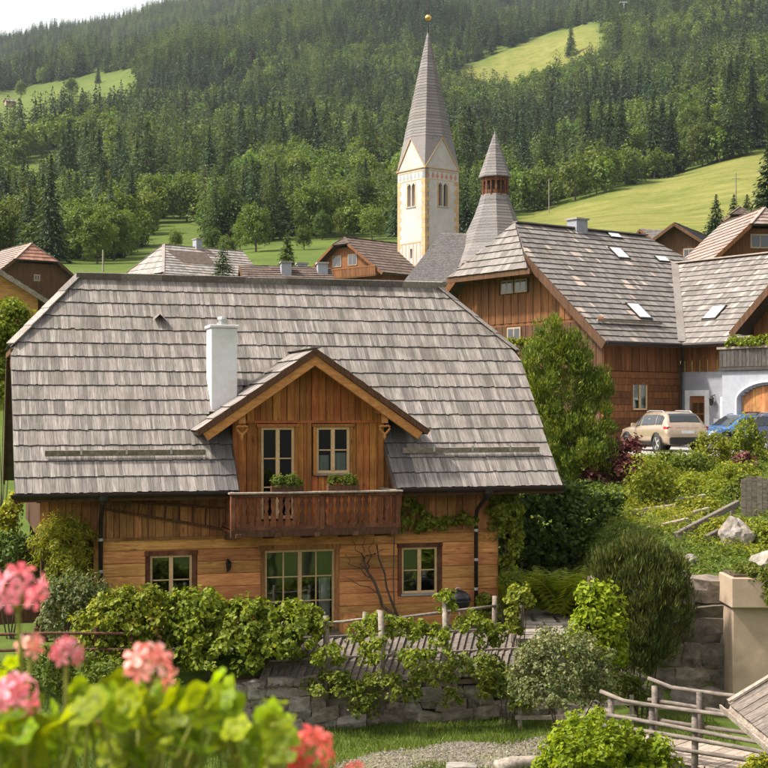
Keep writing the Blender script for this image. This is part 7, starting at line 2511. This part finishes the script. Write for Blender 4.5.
geranium('pink geranium at the left end of the flower box', 20, scatter(-40, 90, lambda x: 712 if x < 45 else 704, 40) + [(8, 668, 16, 0), (20, 742, 34, -.05), (62, 720, 26, -.02), (80, 700, 22, .05)],
         [(18, 592, 31, 'pink', 0), (30, 648, 17, 'salmon', .05), (66, 654, 19, 'pink', .02), (14, 700, 28, 'pink', -.03), (-14, 690, 24, 'pink', .02)])
geranium('salmon geranium in the middle of the flower box', 140, scatter(80, 235, lambda x: 696, 48) + [(200, 692, 32, .0), (228, 696, 22, .05), (120, 692, 22, .05), (150, 714, 28, -.04), (185, 738, 28, -.06)],
         [(148, 668, 30, 'salmon', 0), (106, 718, 16, 'salmon', .0)])
geranium('coral geranium at the right end of the flower box', 265, scatter(220, 285, lambda x: 718, 22) + [(268, 720, 22, .02), (276, 702, 13, .06)],
         [(308, 757, 31, 'red', 0), (355, 772, 12, 'red', .02)])
fb = thing('flower_box', 'wooden flower box holding the pink geraniums just below the picture edge', 'flower box', P(140, 850, GY) * 1)
fb.location.z = 4.19
MB().box(-.36, .36, -.11, .11, 0, .02).box(-.36, .36, -.11, -.09, .02, .17).box(-.36, .36, .09, .11, .02, .17).box(-.36, -.34, -.09, .09, .02, .17).box(.34, .36, -.09, .09, .02, .17).build('trough', M['darkwood'], fb)
MB().box(-.34, .34, -.09, .09, .02, .165).build('soil', M['soil'], fb)
wl_ = MB().box(-1.6, 1.2, 1.36, 1.66, -1.8, 4.185).build('parapet', M['white'])
tag(wl_, 'white balcony parapet carrying the flower box below the picture edge', 'parapet')


# ------------------------------------------------------------------ low plants that cover the bank
def bank_cover():
    n = 8000
    X = RS.uniform(2.6, 17, n)
    Y = RS.uniform(32.3, 52.4, n)
    px = 384 + FPX * X / Y
    k = ((X > 4.7) | (Y > 36.7)) & (px < 800) & (X < 17) & (px > 500)
    X, Y = X[k], Y[k]
    keep = RS.uniform(size=len(X)) < .55 + .45 * np.sin(X * 1.7) * np.sin(Y * 1.3)
    X, Y = X[keep], Y[keep]
    for mk, nm, lab, sel in (('l_yellow', 'ground_cover', 'low yellow-green ground cover spreading over the planted bank', np.sin(X * .9 + Y * .5) > .1), ('l_green', 'ground_cover', 'low mid-green ground cover spreading over the planted bank', np.sin(X * .9 + Y * .5) <= .1)):
        x, y = X[sel], Y[sel]
        m = 20
        c = np.stack([x, y, land_z(x, y)], 1)
        r = RS.uniform(.14, .36, len(x))
        d = rv3(len(x) * m).reshape(len(x), m, 3)
        d[:, :, 2] = np.abs(d[:, :, 2])
        Pt = (c[:, None] + d * r[:, None, None] * RS.uniform(.4, 1.1, (len(x), m, 1)) * np.array([1.3, 1.3, 1.0])).reshape(-1, 3)
        N = unit(d.reshape(-1, 3) + np.array([0, 0, .5]) + RS.normal(size=(len(Pt), 3)) * .4)
        D, Wv = leaf_dirs(N, .1)
        L = RS.uniform(.06, .14, len(Pt))
        V, F = kites(Pt, D, Wv, L, L * .45, .1)
        o = link(nm, np_mesh(nm, V, F, M[mk]))
        tag(o, lab, 'ground cover', kind='stuff')


bank_cover()

# rail fence at the lower left, behind the geraniums
p = P(-20, 665, 28.6)
lf_ = thing('rail_fence', 'dark low rail fence at the lower left behind the geraniums', 'fence', (p.x, p.y, gz(p.x, p.y)), R(4))
for x in (.0, 1.1, 2.3, 3.0): MB().tube([(x, 0, -.3), (x, 0, .75)], .045, 7).build('post', M['darkwood'], lf_)
for h_ in (.3, .62): MB().tube([(-.4, -.06, h_), (1.4, -.06, h_ + .03), (3.2, -.06, h_)], .032, 7).build('rail', M['darkwood'], lf_)
